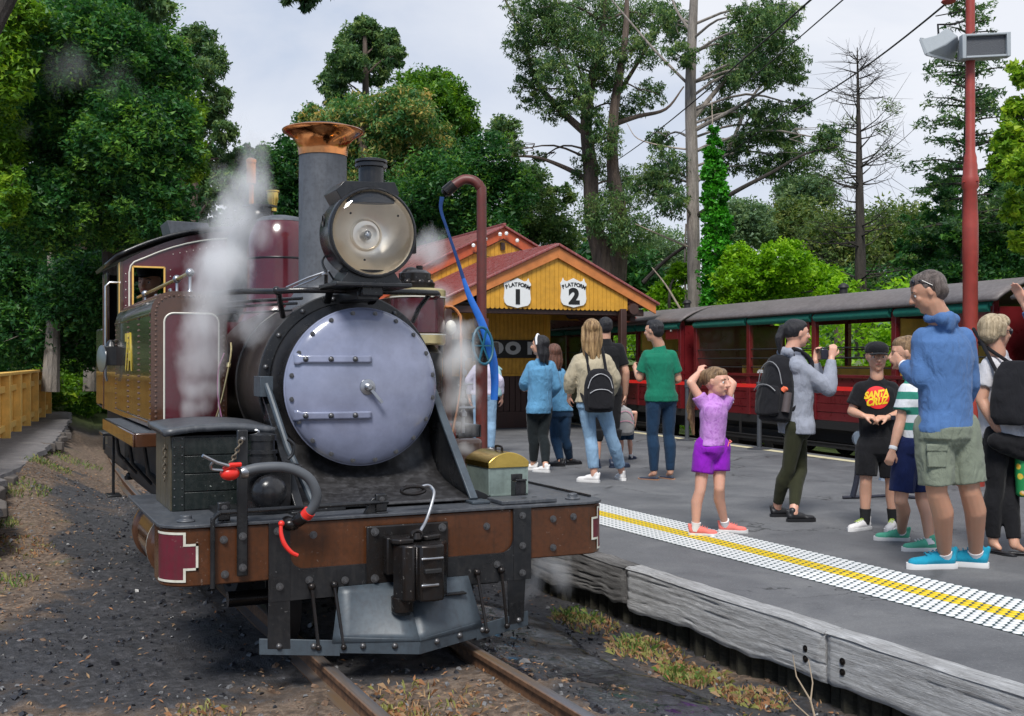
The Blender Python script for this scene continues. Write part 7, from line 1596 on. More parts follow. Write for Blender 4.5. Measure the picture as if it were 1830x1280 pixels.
def remesh(pr, name, voxel, mat, parent, smooth=4, disp=0.0, disp2=0.0, sm_f=.5, kind=None):
    me0 = pr.mesh(name, mat, smooth=True, angle=180)
    o = bpy.data.objects.new('tmp', me0); COL.objects.link(o)
    m = o.modifiers.new('r', 'REMESH'); m.mode = 'VOXEL'; m.voxel_size = voxel; m.use_smooth_shade = True
    if smooth: m = o.modifiers.new('s', 'SMOOTH'); m.iterations = smooth; m.factor = sm_f
    if disp: m = o.modifiers.new('d', 'DISPLACE'); m.texture = _tex; m.strength = disp * .62; m.mid_level = .5; m.texture_coords = 'LOCAL'
    if disp2: m = o.modifiers.new('d2', 'DISPLACE'); m.texture = _tex2; m.strength = disp2 * .55; m.mid_level = .5; m.texture_coords = 'LOCAL'
    m = o.modifiers.new('dec', 'DECIMATE'); m.ratio = .33
    dg = bpy.context.evaluated_depsgraph_get(); dg.update(); me = bpy.data.meshes.new_from_object(o.evaluated_get(dg)); me.name = name
    bpy.data.objects.remove(o)
    if not me.materials: me.materials.append(mat)
    me.polygons.foreach_set('use_smooth', [True] * len(me.polygons))
    ob = bpy.data.objects.new(name, me); COL.objects.link(ob); ob.parent = parent
    return ob
def hand(pr, w, d, n, tside, sc=1.0, curl=.5, spread=.0):
    w, d, n = Vector(w), Vector(d).normalized(), Vector(n); n = (n - d * n.dot(d)).normalized(); s = d.cross(n).normalized() * tside
    pr.cap(w - d * .01 * sc, w + d * .03 * sc, .024 * sc, .026 * sc, sq=(n, .75))
    for q in (-.022, 0, .022): pr.cap(w + d * .025 * sc + s * q * .7 * sc, w + d * .085 * sc + s * q * sc, .0165 * sc, .015 * sc)
    for k, (o, L) in enumerate(((.029, .068), (.010, .076), (-.010, .071), (-.028, .055))):
        b = w + d * (.088 - .004 * abs(k - 1)) * sc + s * o * sc; a = 0.0; p = b
        for j, f in enumerate((.42, .32, .26)):
            a += curl * (.9 if j else .7) * 1.0; dd = d * math.cos(a) + n * math.sin(a) + s * spread * (o / .03) * .3; dd.normalize(); p2 = p + dd * L * f * sc * 1.15; pr.cap(p, p2, (.0098 - .001 * j) * sc, (.0090 - .001 * j) * sc, n=8); p = p2
    b = w + d * .028 * sc + s * .026 * sc; t1 = b + (d * .65 + s * .62 + n * .35).normalized() * .042 * sc; t2 = t1 + (d * .85 + s * .15 + n * (.3 + .4 * curl)).normalized() * .032 * sc
    pr.cap(b, t1, .0145 * sc, .0115 * sc, n=8); pr.cap(t1, t2, .011 * sc, .0088 * sc, n=8)
def shoe(parent, ank, head, L, upper, sole, high=.0, laces=None, name='shoe', flat=False, toe_z=0, pitch=0):
    """ank: ankle joint (x,y,z) local, head: unit heading"""
    a = Vector(ank); h = Vector((head[0], head[1], 0)).normalized(); r_ = Vector((h.y, -h.x, 0)); g = 0.0
    heel = Vector((a.x, a.y, g)) - h * L * .24
    def pt(y, x, z): return heel + h * y * L + r_ * x * L + Vector((0, 0, z * L + pitch * y * L))
    out = [(0, 0), (.02, .10), (.12, .145), (.35, .13), (.55, .15), (.72, .175), (.86, .155), (.96, .09), (1.0, 0)]
    ol = out + [(y, -x * .88) for y, x in out[-2:0:-1]]
    th = .035 if flat else .10
    mb = MB(); mb.loft([[pt(y, x * .93, .0) for y, x in ol], [pt(y, x, .02) for y, x in ol], [pt(y * 1.0, x, th + (.02 if y > .9 else 0)) for y, x in ol]])
    S = empty(name, (0, 0, 0)); S.parent = parent; S.location = (0, 0, 0)
    me = mb.mesh('sole', sole, angle=50); o = bpy.data.objects.new('sole', me); COL.objects.link(o); o.parent = S
    pr = PR(); z0 = th
    if flat:
        pr.cap(pt(.12, 0, z0 + .04), pt(.80, 0, z0 + .015), .10 * L, .105 * L, sq=((0, 0, 1), .45)); pr.cap(pt(.75, 0, z0 + .0), pt(.88, 0, z0), .12 * L, .09 * L, sq=((0, 0, 1), .4))
    else:
        pr.cap(pt(.14, 0, z0 + .07), pt(.5, 0, z0 + .08), .125 * L, .125 * L); pr.cap(pt(.45, 0, z0 + .07), pt(.84, 0, z0 + .03), .13 * L, .12 * L, sq=((0, 0, 1), .72)); pr.cap(pt(.70, .01, z0 + .03), pt(.85, 0, z0 + .02), .15 * L, .105 * L, sq=((0, 0, 1), .6)); pr.cap(pt(.22, 0, z0 + .1), pt(.21, 0, z0 + .25 + high), .125 * L, .13 * L); pr.cap(pt(.25, 0, z0 + .16), pt(.55, 0, z0 + .10), .10 * L, .09 * L); pr.cap(pt(.07, 0, z0 + .1), pt(.02, 0, z0 + .27), .06 * L, .045 * L)
    u = remesh(pr, 'upper', .0062, upper, S, 3)
    if laces:
        mb = MB()
        for q in (.38, .46, .54, .62): mb.tube([pt(q, .07, z0 + .25 - .25 * (q - .3)), pt(q + .01, 0, z0 + .285 - .25 * (q - .3)), pt(q, -.07, z0 + .25 - .25 * (q - .3))], .010 * L, 6)
        o = bpy.data.objects.new('laces', mb.mesh('laces', laces)); COL.objects.link(o); o.parent = S
    return S
def person(label, feet, H, face, joints=None, skin='light', hair=('short', 'brown'), top=None, bottom=None, shoes=None, voxel=.0075, head_face=None, head_pitch=0.0, width=1.0, hands=(.5, .5), lean=0.0, group=None, hdir=None, feature=True, zoff=0.0, loc=None, hands_n=None, foot_face=None, socks=None, age=0):
    """feet: pixel where the feet meet the platform. joints: pixel positions (px, py, metres away) for joints named below."""
    fx, fy = feet
    if loc is None: P0 = onz(fx, fy, PZ)
    else: P0 = Vector(loc)
    Z = P0.x * sT + P0.y * cT; k = Z / F
    root = empty('person', P0, label, 'person', group, rz=-TH)
    def px(p): return Vector(((p[0] - fx) * k, p[2] if len(p) > 2 else 0.0, (fy - p[1]) * k))
    A = R(face); rot = Matrix.Rotation(A, 3, 'Z')
    def dflt(x, y, z): return rot @ Vector((x * H * width, y * H, z * H))
    fw = rot @ Vector((0, 1, 0)); rt = rot @ Vector((1, 0, 0)); up = Vector((0, 0, 1))
    D = dict(hipL=(-.052, 0, .51), hipR=(.052, 0, .51), kneeL=(-.058, .012, .275), kneeR=(.058, .012, .275), ankL=(-.058, -.01, .045), ankR=(.058, -.01, .045), shL=(-.105, 0, .812), shR=(.105, 0, .812), elL=(-.135, -.015, .635), elR=(.135, -.015, .635), wrL=(-.14, .035, .485), wrR=(.14, .035, .485), neck=(0, -.005, .855), head=(0, .012, .932))
    J = {q: dflt(*v) for q, v in D.items()}
    if lean:
        for q in ('shL', 'shR', 'elL', 'elR', 'wrL', 'wrR', 'neck', 'head'): J[q] = J[q] + fw * lean * (J[q].z - .5 * H) * 1.0
    for q, v in (joints or {}).items(): J[q] = px(v)
    hipc = (J['hipL'] + J['hipR']) / 2; shc = (J['shL'] + J['shR']) / 2; neck = J['neck'] if (joints and 'neck' in joints) else shc + up * H * .04
    hh = .084 + .0205 * H; hc = J['head'] if (joints and 'head' in joints) or lean else neck + up * (hh * 1.0 + .02) + fw * .015
    W = H * width
    hr0 = Matrix.Rotation(R(head_face if head_face is not None else face), 3, 'Z')
    # soles stand on the platform: each ankle is put where its shoe meets the ground in the photograph
    for q in ('ankL', 'ankR'):
        if joints and q in joints and loc is None:
            za = .040 * H + .006; g_ = onz(joints[q][0], joints[q][1] + za / k, PZ) - P0; J[q] = Vector((g_.x * cT - g_.y * sT, g_.x * sT + g_.y * cT, za))
        else: J[q].z = .040 * H + .006
    pr = PR()
    def torso(p, g, ex=0.0, z0=0.0, z1=1.0, bulge=0.0):
        prof = [(-.09, .070, .055), (-.03, .088, .062), (.04, .092, .066), (.18, .085, .060), (.36, .076, .056), (.56, .088, .064), (.76, .100, .068), (.90, .098, .060), (.97, .070, .050), (1.05, .038, .036)]
        it = []
        for t_, rx, ry in prof:
            if t_ < z0 - .001 or t_ > z1 + .001: continue
            if g > 0 and t_ < .8: rx = max(rx, .0855) if t_ > .1 else .104; ry = max(ry, .062)
            c = hipc.lerp(shc, t_); it.append((c, rx * W * 1.0 + g + ex, ry * W + g + bulge * max(0, 1 - abs(t_ - .2) * 2)))
        p.stack(it, fw)
    R0 = {'thigh': .050 * W, 'knee': .032 * W, 'calf': .034 * W, 'ank': .0205 * W, 'sh': .033 * W, 'el': .0245 * W, 'wr': .0165 * W}
    def leg(p, s, g, to=1.0, g2=None):
        h, kn, an = J['hip' + s], J['knee' + s], J['ank' + s]; g2 = g if g2 is None else g2
        h2 = h + up * .01
        if to <= .5:
            q = to * 2; e = h2.lerp(kn, q); p.cap(h2, e, R0['thigh'] + g, (R0['thigh'] + (R0['knee'] - R0['thigh']) * q) + g2, flat=True); return
        p.cap(h2, kn, R0['thigh'] + g, R0['knee'] + g)
        c = kn.lerp(an, .3) - fw * .012 * W
        if to >= .65: p.cap(kn, c, R0['knee'] + g * .95, R0['calf'] + g)
        e = an if to >= 1 else c.lerp(an, (to - .65) / .35)
        p.cap(c, e, R0['calf'] + g, (R0['ank'] + (R0['calf'] - R0['ank']) * (1 - (to - .65) / .35)) + g2, flat=g > 0)
    def arm(p, s, g, to=1.0, g2=None):
        a, b, c = J['sh' + s], J['el' + s], J['wr' + s]; g2 = g if g2 is None else g2
        a2 = a - (a - shc) * .16 - up * .022 * W; rs = R0['sh'] * .92
        if g > 0 or True: p.cap(neck - up * .045 * W, a2 + up * .004, .026 * W + g * .8, rs * .86 + g * .8)
        if to <= .5: q = to * 2; e = a2.lerp(b, q); p.cap(a2, e, rs + g, R0['sh'] + (R0['el'] - R0['sh']) * q + g2, flat=True); return
        p.cap(a2, b, rs + g, R0['el'] + g); m = b.lerp(c, .3); p.cap(b, m, R0['el'] + g, R0['el'] * 1.03 + g)
        e = m.lerp(c, (to - .65) / .35 if to < 1 else 1); p.cap(m, e, R0['el'] * 1.03 + g, R0['wr'] + (R0['el'] - R0['wr']) * (1 - (to - .65) / .35) + g2, flat=g > 0)
    # body
    torso(pr, -.006)
    for s in 'LR': leg(pr, s, 0); arm(pr, s, 0)
    pr.cap(shc, neck + up * .02, .036 * W, .034 * W); pr.cap(neck - up * .01, hc - up * hh * .4 - (hr0 @ Vector((0, 1, 0))) * hh * .12, .036 * W, .034 * W + .003)
    # foot stubs
    ff = foot_face or (face, face)
    heads = [rot.to_4x4() @ Vector((0, 1, 0))] * 2
    heads = [Vector((-math.sin(R(q)), math.cos(R(q)), 0)) for q in ff]
    for s, hd in zip('LR', heads): pr.cap(J['ank' + s], J['ank' + s] + hd * .05 * H / 1.7 + up * -.03, R0['ank'] * .95, .018)
    # head
    HA = R(head_face if head_face is not None else face); hr = Matrix.Rotation(HA, 3, 'Z') @ Matrix.Rotation(-head_pitch, 3, 'X')
    def hp(x, y, z): return hc + hr @ Vector((x * hh, y * hh, z * hh))
    pr.sphere((0, 0, 0), 1, 20, 14, Matrix.Translation(hp(0, -.08, .18)) @ hr.to_4x4() @ Matrix.Diagonal((.70 * hh, .86 * hh, .82 * hh, 1)))
    pr.sphere((0, 0, 0), 1, 16, 12, Matrix.Translation(hp(0, .18, -.30)) @ hr.to_4x4() @ Matrix.Diagonal((.56 * hh, .58 * hh, .66 * hh, 1)))
    pr.cap(hp(0, .45, -.72), hp(0, .52, -.76), .19 * hh, .17 * hh); pr.cap(hp(-.3, .30, -.55), hp(0, .5, -.7), .2 * hh, .18 * hh); pr.cap(hp(.3, .30, -.55), hp(0, .5, -.7), .2 * hh, .18 * hh)
    pr.cap(hp(0, .76, .12), hp(0, .93, -.20), .085 * hh, .12 * hh, n=8); pr.cap(hp(-.09, .84, -.22), hp(.09, .84, -.22), .085 * hh, .085 * hh, n=8)
    pr.cap(hp(-.36, .58, .22), hp(.36, .58, .22), .13 * hh, .13 * hh); pr.cap(hp(-.14, .70, -.45), hp(.14, .70, -.45), .09 * hh, .09 * hh, n=8)
    for sx in (-1, 1): pr.cap(hp(sx * .70, -.02, .10), hp(sx * .69, -.03, -.16), .12 * hh, .08 * hh, n=8, sq=(hr @ Vector((1, 0, 0)), .5)); pr.cap(hp(sx * .36, .52, -.18), hp(sx * .30, .55, -.28), .18 * hh, .16 * hh, n=8)
    hs = H / 1.72
    for i, s in enumerate('LR'):
        d = (J['wr' + s] - J['el' + s]).normalized(); 
        if hdir and hdir[i]: d = Vector(hdir[i])
        n_ = Vector(hands_n[i]) if hands_n and hands_n[i] else ((-rt if s == 'R' else rt) * 1.0 + fw * .3)
        hand(pr, J['wr' + s], d, n_, -1 if s == 'R' else 1, hs * .98, hands[i])
    body = remesh(pr, 'body', voxel, S_[skin], root, 3, sm_f=.45)
    if feature:
        for sx in (-1, 1):
            mb = MB(); mb.sphere(hp(sx * .30, .625, .02), .088 * hh, 12, 8); o = bpy.data.objects.new('eye', mb.mesh('eye', M['eyewhite'])); COL.objects.link(o); o.parent = root
            mb = MB(); mb.sphere(hp(sx * .30, .665, .02), .062 * hh, 10, 6); q = bpy.data.objects.new('iris', mb.mesh('iris', M['eyedark'])); COL.objects.link(q); q.parent = o
            mb = MB(); mb.tube([hp(sx * .46, .60, .20), hp(sx * .30, .72, .26), hp(sx * .13, .73, .22)], .035 * hh, 6); q = bpy.data.objects.new('eyebrow', mb.mesh('eyebrow', H_[hair[1]])); COL.objects.link(q); q.parent = root
        mb = MB(); mb.tube([hp(-.20, .70, -.46), hp(-.07, .785, -.44), hp(0, .79, -.455), hp(.07, .785, -.44), hp(.20, .70, -.46)], .045 * hh, 6); q = bpy.data.objects.new('mouth', mb.mesh('mouth', M['lips'])); COL.objects.link(q); q.parent = root
    C = dict(root=root, J=J, hp=hp, hh=hh, fw=fw, rt=rt, up=up, hipc=hipc, shc=shc, torso=torso, leg=leg, arm=arm, px=px, k=k, hr=hr, R0=R0, W=W, hc=hc, P0=P0, neck=neck, H=H)
    # clothes
    if top:
        p = PR(); g = top.get('g', .012); z0 = top.get('z0', -.03); torso(p, g, top.get('ex', 0), z0, .99, top.get('bulge', 0)); 
        p.cap(shc, shc + up * .02 * H, .050 * W + g * .5, .040 * W + g * .4)
        for s in 'LR': arm(p, s, g, top.get('sleeve', .3), top.get('cuff', g + .006))
        if top.get('hood'): hd = top['hood']; p.cap(neck - fw * .055 + rt * .06 - up * .01, neck - fw * .055 - rt * .06 - up * .01, .042, .042); p.cap(neck - fw * .07 - up * .05, neck - fw * .07 - up * .01, .045, .05, sq=(fw, .7)); p.cap(neck + rt * .065 + fw * .03, neck + rt * .05 - fw * .04, .03, .034); p.cap(neck - rt * .065 + fw * .03, neck - rt * .05 - fw * .04, .03, .034)
        if top.get('collar'): 
            for a in np.linspace(0, 2 * PI, 9)[:-1]: q_ = neck + rt * .05 * math.cos(a) + fw * .05 * math.sin(a); p.cap(q_ - up * .02, q_ + up * .012, .016, .014)
        if top.get('hem'): p.stack([(hipc.lerp(shc, z0 - .0), (.088 * W + g + .006), (.064 * W + g + .006)), (hipc.lerp(shc, z0 + .08), (.092 * W + g + .006), (.066 * W + g + .006))], fw)
        remesh(p, top.get('name', 'shirt'), top.get('voxel', .0085), top['mat'], root, top.get('sm', 3), top.get('disp', .016), top.get('disp2', .006))
    if bottom:
        p = PR(); g = bottom.get('g', .010); z1 = bottom.get('z1', .22)
        torso(p, g, 0, -.1, z1)
        p.cap(hipc + rt * .03 * W - up * .01, hipc - rt * .03 * W - up * .01, .060 * W + g, .060 * W + g)
        for s in 'LR': leg(p, s, g, bottom.get('to', .97), bottom.get('cuff', g))
        remesh(p, bottom.get('name', 'trousers'), bottom.get('voxel', .0085), bottom['mat'], root, 3, bottom.get('disp', .014), bottom.get('disp2', .006))
    if socks:
        for s in 'LR':
            p = MB(); a, kn = J['ank' + s], J['knee' + s]; d = (kn - a).normalized(); e = a + d * socks[1]
            p.tube([a - d * .02, a + d * socks[1] * .5, e], [R0['ank'] + .007, R0['ank'] + .006 + .04 * socks[1], R0['ank'] + .006 + .09 * socks[1]], 14); q = bpy.data.objects.new('sock', p.mesh('sock', socks[0])); COL.objects.link(q); q.parent = root
    if shoes:
        for s, hd in zip('LR', heads): shoe(root, J['ank' + s], hd, shoes.get('L', .155 * H), shoes['up'], shoes['sole'], laces=shoes.get('laces'), flat=shoes.get('flat', False), high=shoes.get('high', 0))
    # hair
    st, hcq = hair; mat = H_[hcq]; p = PR()
    def he(x, y, z, a, b, c): p.sphere((0, 0, 0), 1, 16, 12, Matrix.Translation(hp(x, y, z)) @ hr.to_4x4() @ Matrix.Diagonal((a * hh, b * hh, c * hh, 1)))
    if st == 'short':
        he(0, -.20, .30, .74, .80, .78); he(0, .15, .62, .60, .55, .42); he(0, -.42, .0, .66, .56, .62)
        for sx in (-1, 1): p.cap(hp(sx * .60, .0, .35), hp(sx * .60, .05, .10), .14 * hh, .10 * hh)
    elif st in ('long', 'longwavy'):
        he(0, -.18, .30, .80, .86, .80); he(0, .1, .62, .62, .58, .42)
        L = 2.6 if st == 'longwavy' else 1.9
        for i in range(7):
            a = (i - 3) / 3; x = a * .72; y = -.55 + .45 * a * a
            w_ = .12 * math.sin(i * 2.1); p.cap(hp(x * .9, y, .2), hp(x * 1.0 + w_, y - .15, -.9), .30 * hh, .28 * hh); p.cap(hp(x * 1.0 + w_, y - .15, -.9), hp(x * .95 - w_, y - .22, -L + .3 * abs(a)), .28 * hh, .12 * hh)
    elif st == 'ponytail':
        he(0, -.20, .28, .76, .84, .80); he(0, .12, .58, .62, .60, .42); he(0, -1.02, .35, .34, .34, .34)
        p.cap(hp(0, -1.05, .3), hp(.05, -1.35, -.3), .30 * hh, .30 * hh); p.cap(hp(.05, -1.35, -.3), hp(.0, -1.25, -1.3), .30 * hh, .12 * hh)
    elif st == 'girl':
        he(0, -.20, .28, .74, .84, .78); he(0, .15, .58, .60, .56, .42); he(0, -.95, .1, .32, .32, .4)
    elif st == 'bob':
        he(0, -.22, .32, .80, .84, .78); he(0, .25, .62, .66, .55, .45); he(0, -.45, -.05, .72, .60, .66)
        for sx in (-1, 1): p.cap(hp(sx * .66, .05, .4), hp(sx * .66, .02, -.15), .2 * hh, .15 * hh)
    elif st == 'cap':
        he(0, -.42, .0, .68, .56, .55)
    C['hair'] = remesh(p, 'hair', .0075, mat, root, 2, 0, .008)
    return C
def kid(C, nm, mb, mat, parent=None, **k):
    me = mb.mesh(nm, mat, angle=k.get('angle', 45)); o = bpy.data.objects.new(nm, me); COL.objects.link(o); o.parent = parent or C['root']
    if k.get('bevel'): b = o.modifiers.new('b', 'BEVEL'); b.width = k['bevel']; b.segments = 2
    return o
def worldify(C, o):
    """turn something built in a person's frame into a thing of its own standing in the world"""
    o.parent = None; o.location = C['P0']; o.rotation_euler = (0, 0, -TH); return o
fab = dict(
    blue=fabric('hoodie_blue_marl', (.075, .16, .35), .22, .6), khaki=fabric('khaki_shorts', (.19, .215, .165), .18, .7), navy=fabric('navy_shorts', (.010, .018, .075), .3, .5), blackc=fabric('black_cotton', (.010, .010, .012), .3, .5), grey=fabric('grey_marl_hoodie', (.30, .32, .38), .18, .6), olive=fabric('olive_leggings', (.030, .032, .016), .25, .3), lav=fabric('lavender_tee', (.52, .25, .62), .12, .5, c2=(.40, .16, .50)), purple=fabric('purple_shorts', (.24, .012, .42), .25, .6), green=fabric('teal_green_tee', (.010, .17, .10), .25, .5), jeans=fabric('dark_jeans', (.012, .035, .075), .35, .5), ljeans=fabric('light_blue_jeans', (.24, .38, .54), .2, .5), beige=fabric('beige_jacket', (.44, .38, .27), .15, .8), denim=fabric('blue_denim_shirt', (.11, .29, .48), .3, .7), white=fabric('white_top', (.60, .59, .62), .1, .5), lilac=fabric('lilac_top', (.58, .54, .66), .1, .4), plaid=fabric('grey_plaid_sleeve', (.28, .28, .32), .4, .5), dkgreen=fabric('near_black_trousers', (.010, .014, .016), .3, .4))
sneakw = plain('white_shoe', (.72, .70, .69), .5, var=.06); solew = plain('white_sole', (.74, .73, .72), .55, var=.06); shoeb = plain('black_shoe', (.012, .012, .014), .45); shoeblue = fabric('turquoise_mesh_shoe', (.015, .28, .42), .25, .3); shoegreen = fabric('sea_green_shoe', (.10, .42, .28), .35, .3); shoepink = fabric('coral_shoe', (.78, .20, .17), .2, .3); shoenavy = plain('navy_shoe', (.02, .03, .06), .5); sockw = plain('white_sock', (.75, .75, .76), .8); sockb = plain('black_sock', (.012, .012, .013), .8); tanleather = plain('sandal_tan', (.42, .22, .13), .6); watchd = plain('watch_dark', (.02, .02, .03), .25); nylon = fabric('black_nylon', (.013, .013, .016), .3, .5)

# --- man in blue hooded top
b = person('tall man in blue hooded top, khaki shorts and turquoise shoes seen from behind', (1700, 1029), 1.84, 38,
    dict(head=(1657, 523, -.02), neck=(1678, 568, 0), shL=(1648, 594, .02), shR=(1738, 594, .10), elL=(1644, 676, -.02), wrL=(1628, 650, .16), elR=(1752, 690, .16), wrR=(1738, 750, .30), hipL=(1668, 768, .0), hipR=(1722, 768, .06), kneeL=(1674, 880, .0), kneeR=(1738, 878, .04), ankL=(1688, 992, -.0), ankR=(1744, 990, .05)),
    skin='tan', hair=('short', 'greybrown'), head_face=72, head_pitch=.35, voxel=.0065, width=1.04, hands=(.9, .6), foot_face=(97, 68),
    top=dict(mat=fab['blue'], g=.020, sleeve=.90, cuff=.016, hood=1, name='hooded_top', disp=.022, disp2=.007, z0=-.03, ex=.006), bottom=dict(mat=fab['khaki'], g=.024, to=.44, cuff=.042, z1=.16, name='shorts', disp=.022), socks=(sockw, .035), shoes=dict(up=shoeblue, sole=solew, L=.33, laces=shoeblue))
hp = b['hp']; mb = MB()
for sx in (-1, 1): mb.tube([hp(sx * .30, .50, .74), hp(sx * .72, .12, .62), hp(sx * .78, -.25, .22)], .0035, 6)
mb.sphere((0, 0, 0), 1, 12, 8, Matrix.Translation(hp(-.30, .50, .70)) @ b['hr'].to_4x4() @ Matrix.Diagonal((.030, .014, .02, 1))); mb.sphere((0, 0, 0), 1, 12, 8, Matrix.Translation(hp(.30, .50, .70)) @ b['hr'].to_4x4() @ Matrix.Diagonal((.030, .014, .02, 1)))
kid(b, 'sunglasses', mb, watchd)
w = b['J']['wrL']; d = (b['J']['wrL'] - b['J']['elL']).normalized()
mb = MB(); mb.lathe(w - d * .035, d, [(.031, 0), (.034, .004), (.034, .018), (.031, .022)], 18); mb.sphere(w - d * .025 + Vector((-.0, -.034, .0)), (.018, .008, .018), 10, 8); kid(b, 'wristwatch', mb, sockw)
for s, dx in (('L', -1),):
    c_ = b['J']['hipL'].lerp(b['J']['kneeL'], .42); mb = MB(); mb.box((c_.x - .085, c_.y - .112, c_.z - .06), (c_.x + .03, c_.y - .095, c_.z + .07)); mb.box((c_.x - .09, c_.y - .118, c_.z + .035), (c_.x + .035, c_.y - .093, c_.z + .08)); kid(b, 'cargo_pocket', mb, fab['khaki'], bevel=.008)

# --- boy in green and white stripes
t = NT('green_white_stripes'); sz = t.n.new('ShaderNodeSeparateXYZ'); t.link(t.co, sz.inputs[0]); wz = t.math('FRACT', t.math('MULTIPLY', t.math('ADD', sz.outputs[2], t.math('MULTIPLY', t.noise(6, 2), .012)), 9.6)); t.base(t.mix(t.ramp(wz, [(.48, 0), (.50, 1)]), (.02, .20, .145), (.62, .64, .67))); t.rough(.9); t.bump(t.noise(11, 3, .5, t.map((1, 1, .45)), 1.2), .5, .03); fab['stripe'] = t.m
s_ = person('boy in green and white striped polo and navy shorts, back half turned', (1630, 984), 1.455, 62,
    dict(head=(1618, 632, 0), neck=(1630, 670, 0), shL=(1614, 690, -.06), shR=(1660, 690, .10), elL=(1604, 752, -.06), wrL=(1586, 803, -.10), elR=(1650, 750, .2), wrR=(1640, 790, .3), hipL=(1618, 800, -.03), hipR=(1650, 800, .06), kneeL=(1606, 893, -.04), kneeR=(1652, 896, .04), ankL=(1611, 950, .12), ankR=(1661, 968, .0)),
    skin='light', hair=('short', 'lightbrown'), head_face=75, head_pitch=.1, voxel=.0068, width=.97, hands=(1.0, .5), foot_face=(80, 92), top=dict(mat=fab['stripe'], g=.018, sleeve=.33, cuff=.03, collar=1, z0=.0, disp=.018), bottom=dict(mat=fab['navy'], g=.022, to=.42, cuff=.036, name='shorts', disp=.02), socks=(sockw, .02), shoes=dict(up=shoegreen, sole=solew, L=.255, laces=solew))
w = s_['J']['wrL']; d = (w - s_['J']['elL']).normalized(); mb = MB(); mb.lathe(w - d * .03, d, [(.024, 0), (.027, .003), (.027, .022), (.024, .026)], 16); kid(s_, 'wristband', mb, sockw)

# --- boy in cap
cb = person('boy in black cap and black tee with a red and yellow round print', (1563, 947), 1.45, 168,
    dict(head=(1567, 638, 0), neck=(1567, 672, 0), shL=(1600, 688, .02), shR=(1535, 688, .02), elL=(1610, 738, .0), wrL=(1576, 745, -.13), elR=(1524, 736, .03), wrR=(1534, 742, -.12), hipL=(1588, 800, .0), hipR=(1550, 800, .0), kneeL=(1592, 864, -.01), kneeR=(1546, 860, -.02), ankL=(1596, 932, .02), ankR=(1546, 932, -.0)),
    skin='light', hair=('cap', 'brown'), head_face=172, head_pitch=.05, voxel=.0068, width=.96, hands=(1.0, 1.0), foot_face=(150, 122), hdir=((-.95, -.25, .0), (.8, -.4, -.1)), hands_n=((0, .5, -1), (0, .5, -1)), top=dict(mat=fab['blackc'], g=.017, sleeve=.36, cuff=.026, z0=-.06, disp=.018), bottom=dict(mat=fab['blackc'], g=.020, to=.42, cuff=.034, name='shorts', disp=.02), socks=(sockb, .10), shoes=dict(up=sneakw, sole=solew, L=.25, laces=plain('lime_accent', (.55, .75, .08), .5)))
hp, hh, hr = cb['hp'], cb['hh'], cb['hr']
mb = MB(); MT = lambda x, y, z, a, b_, c: Matrix.Translation(hp(x, y, z)) @ hr.to_4x4() @ Matrix.Diagonal((a * hh, b_ * hh, c * hh, 1))
p = PR(); p.sphere((0, 0, 0), 1, 20, 12, MT(0, -.10, .56, .80, .92, .50)); p.stack([(hp(0, -.10, .28), .80 * hh, .90 * hh), (hp(0, -.10, .62), .79 * hh, .88 * hh)], hr @ Vector((0, 1, 0))); capo = remesh(p, 'cap', .007, fab['blackc'], cb['root'], 2)
g = [[hp(x * .62 * (1 - .15 * v * v), .72 + v * .62 * math.sqrt(max(.05, 1 - (x * .85) ** 2)), .34 - .06 * v - .10 * x * x) for x in np.linspace(-1, 1, 11)] for v in np.linspace(-.15, 1, 6)]
mb = MB(); mb.sheet(g); q = kid(cb, 'cap_peak', mb, fab['blackc'], capo); sm = q.modifiers.new('s', 'SOLIDIFY'); sm.thickness = .006
w = cb['J']['wrL']; d = (w - cb['J']['elL']).normalized(); mb = MB(); mb.lathe(w - d * .03, d, [(.021, 0), (.024, .003), (.024, .015), (.021, .018)], 16); mb.box((w.x + .015, w.y - .035, w.z - .016), (w.x + .05, w.y - .022, w.z + .018)); kid(cb, 'wristwatch', mb, watchd, bevel=.003)
# round print on the tee: red disc with yellow slanted words, projected onto the chest
def decal_on(C, target, mats_flat):
    pass
red = plain('print_red', (.70, .015, .02), .7); yel = plain('print_yellow', (.80, .55, .01), .7)
chest = cb['px']((1562, 710, 0)); 
shirt = [o for o in cb['root'].children if o.name.startswith('shirt')][0]
def wrapflat(obj, off):
    dg = bpy.context.evaluated_depsgraph_get(); dg.update()
    from mathutils.bvhtree import BVHTree
    bvh = BVHTree.FromObject(shirt, dg)
    for v in obj.data.vertices:
        h = bvh.ray_cast(Vector((v.co.x, -1.0, v.co.z)), Vector((0, 1, 0)))
        v.co.y = (h[0].y if h[0] else chest.y - .1) - off
mb = MB(); nR, nA = 8, 40; Rr = .086
rings = [[Vector((chest.x + Rr * (i / nR) * math.cos(a), 0, chest.z + Rr * (i / nR) * math.sin(a))) for a in np.linspace(0, 2 * PI, nA + 1)] for i in range(1, nR + 1)]
mb.sheet(rings); mb.add([Vector((chest.x, 0, chest.z))] + rings[0][:-1], [(0, i + 1, (i + 1) % nA + 1) for i in range(nA)]); 
dsc = kid(cb, 'print_disc', mb, red, angle=180); dsc.parent = cb['root']; dsc.parent = shirt; wrapflat(dsc, .004)
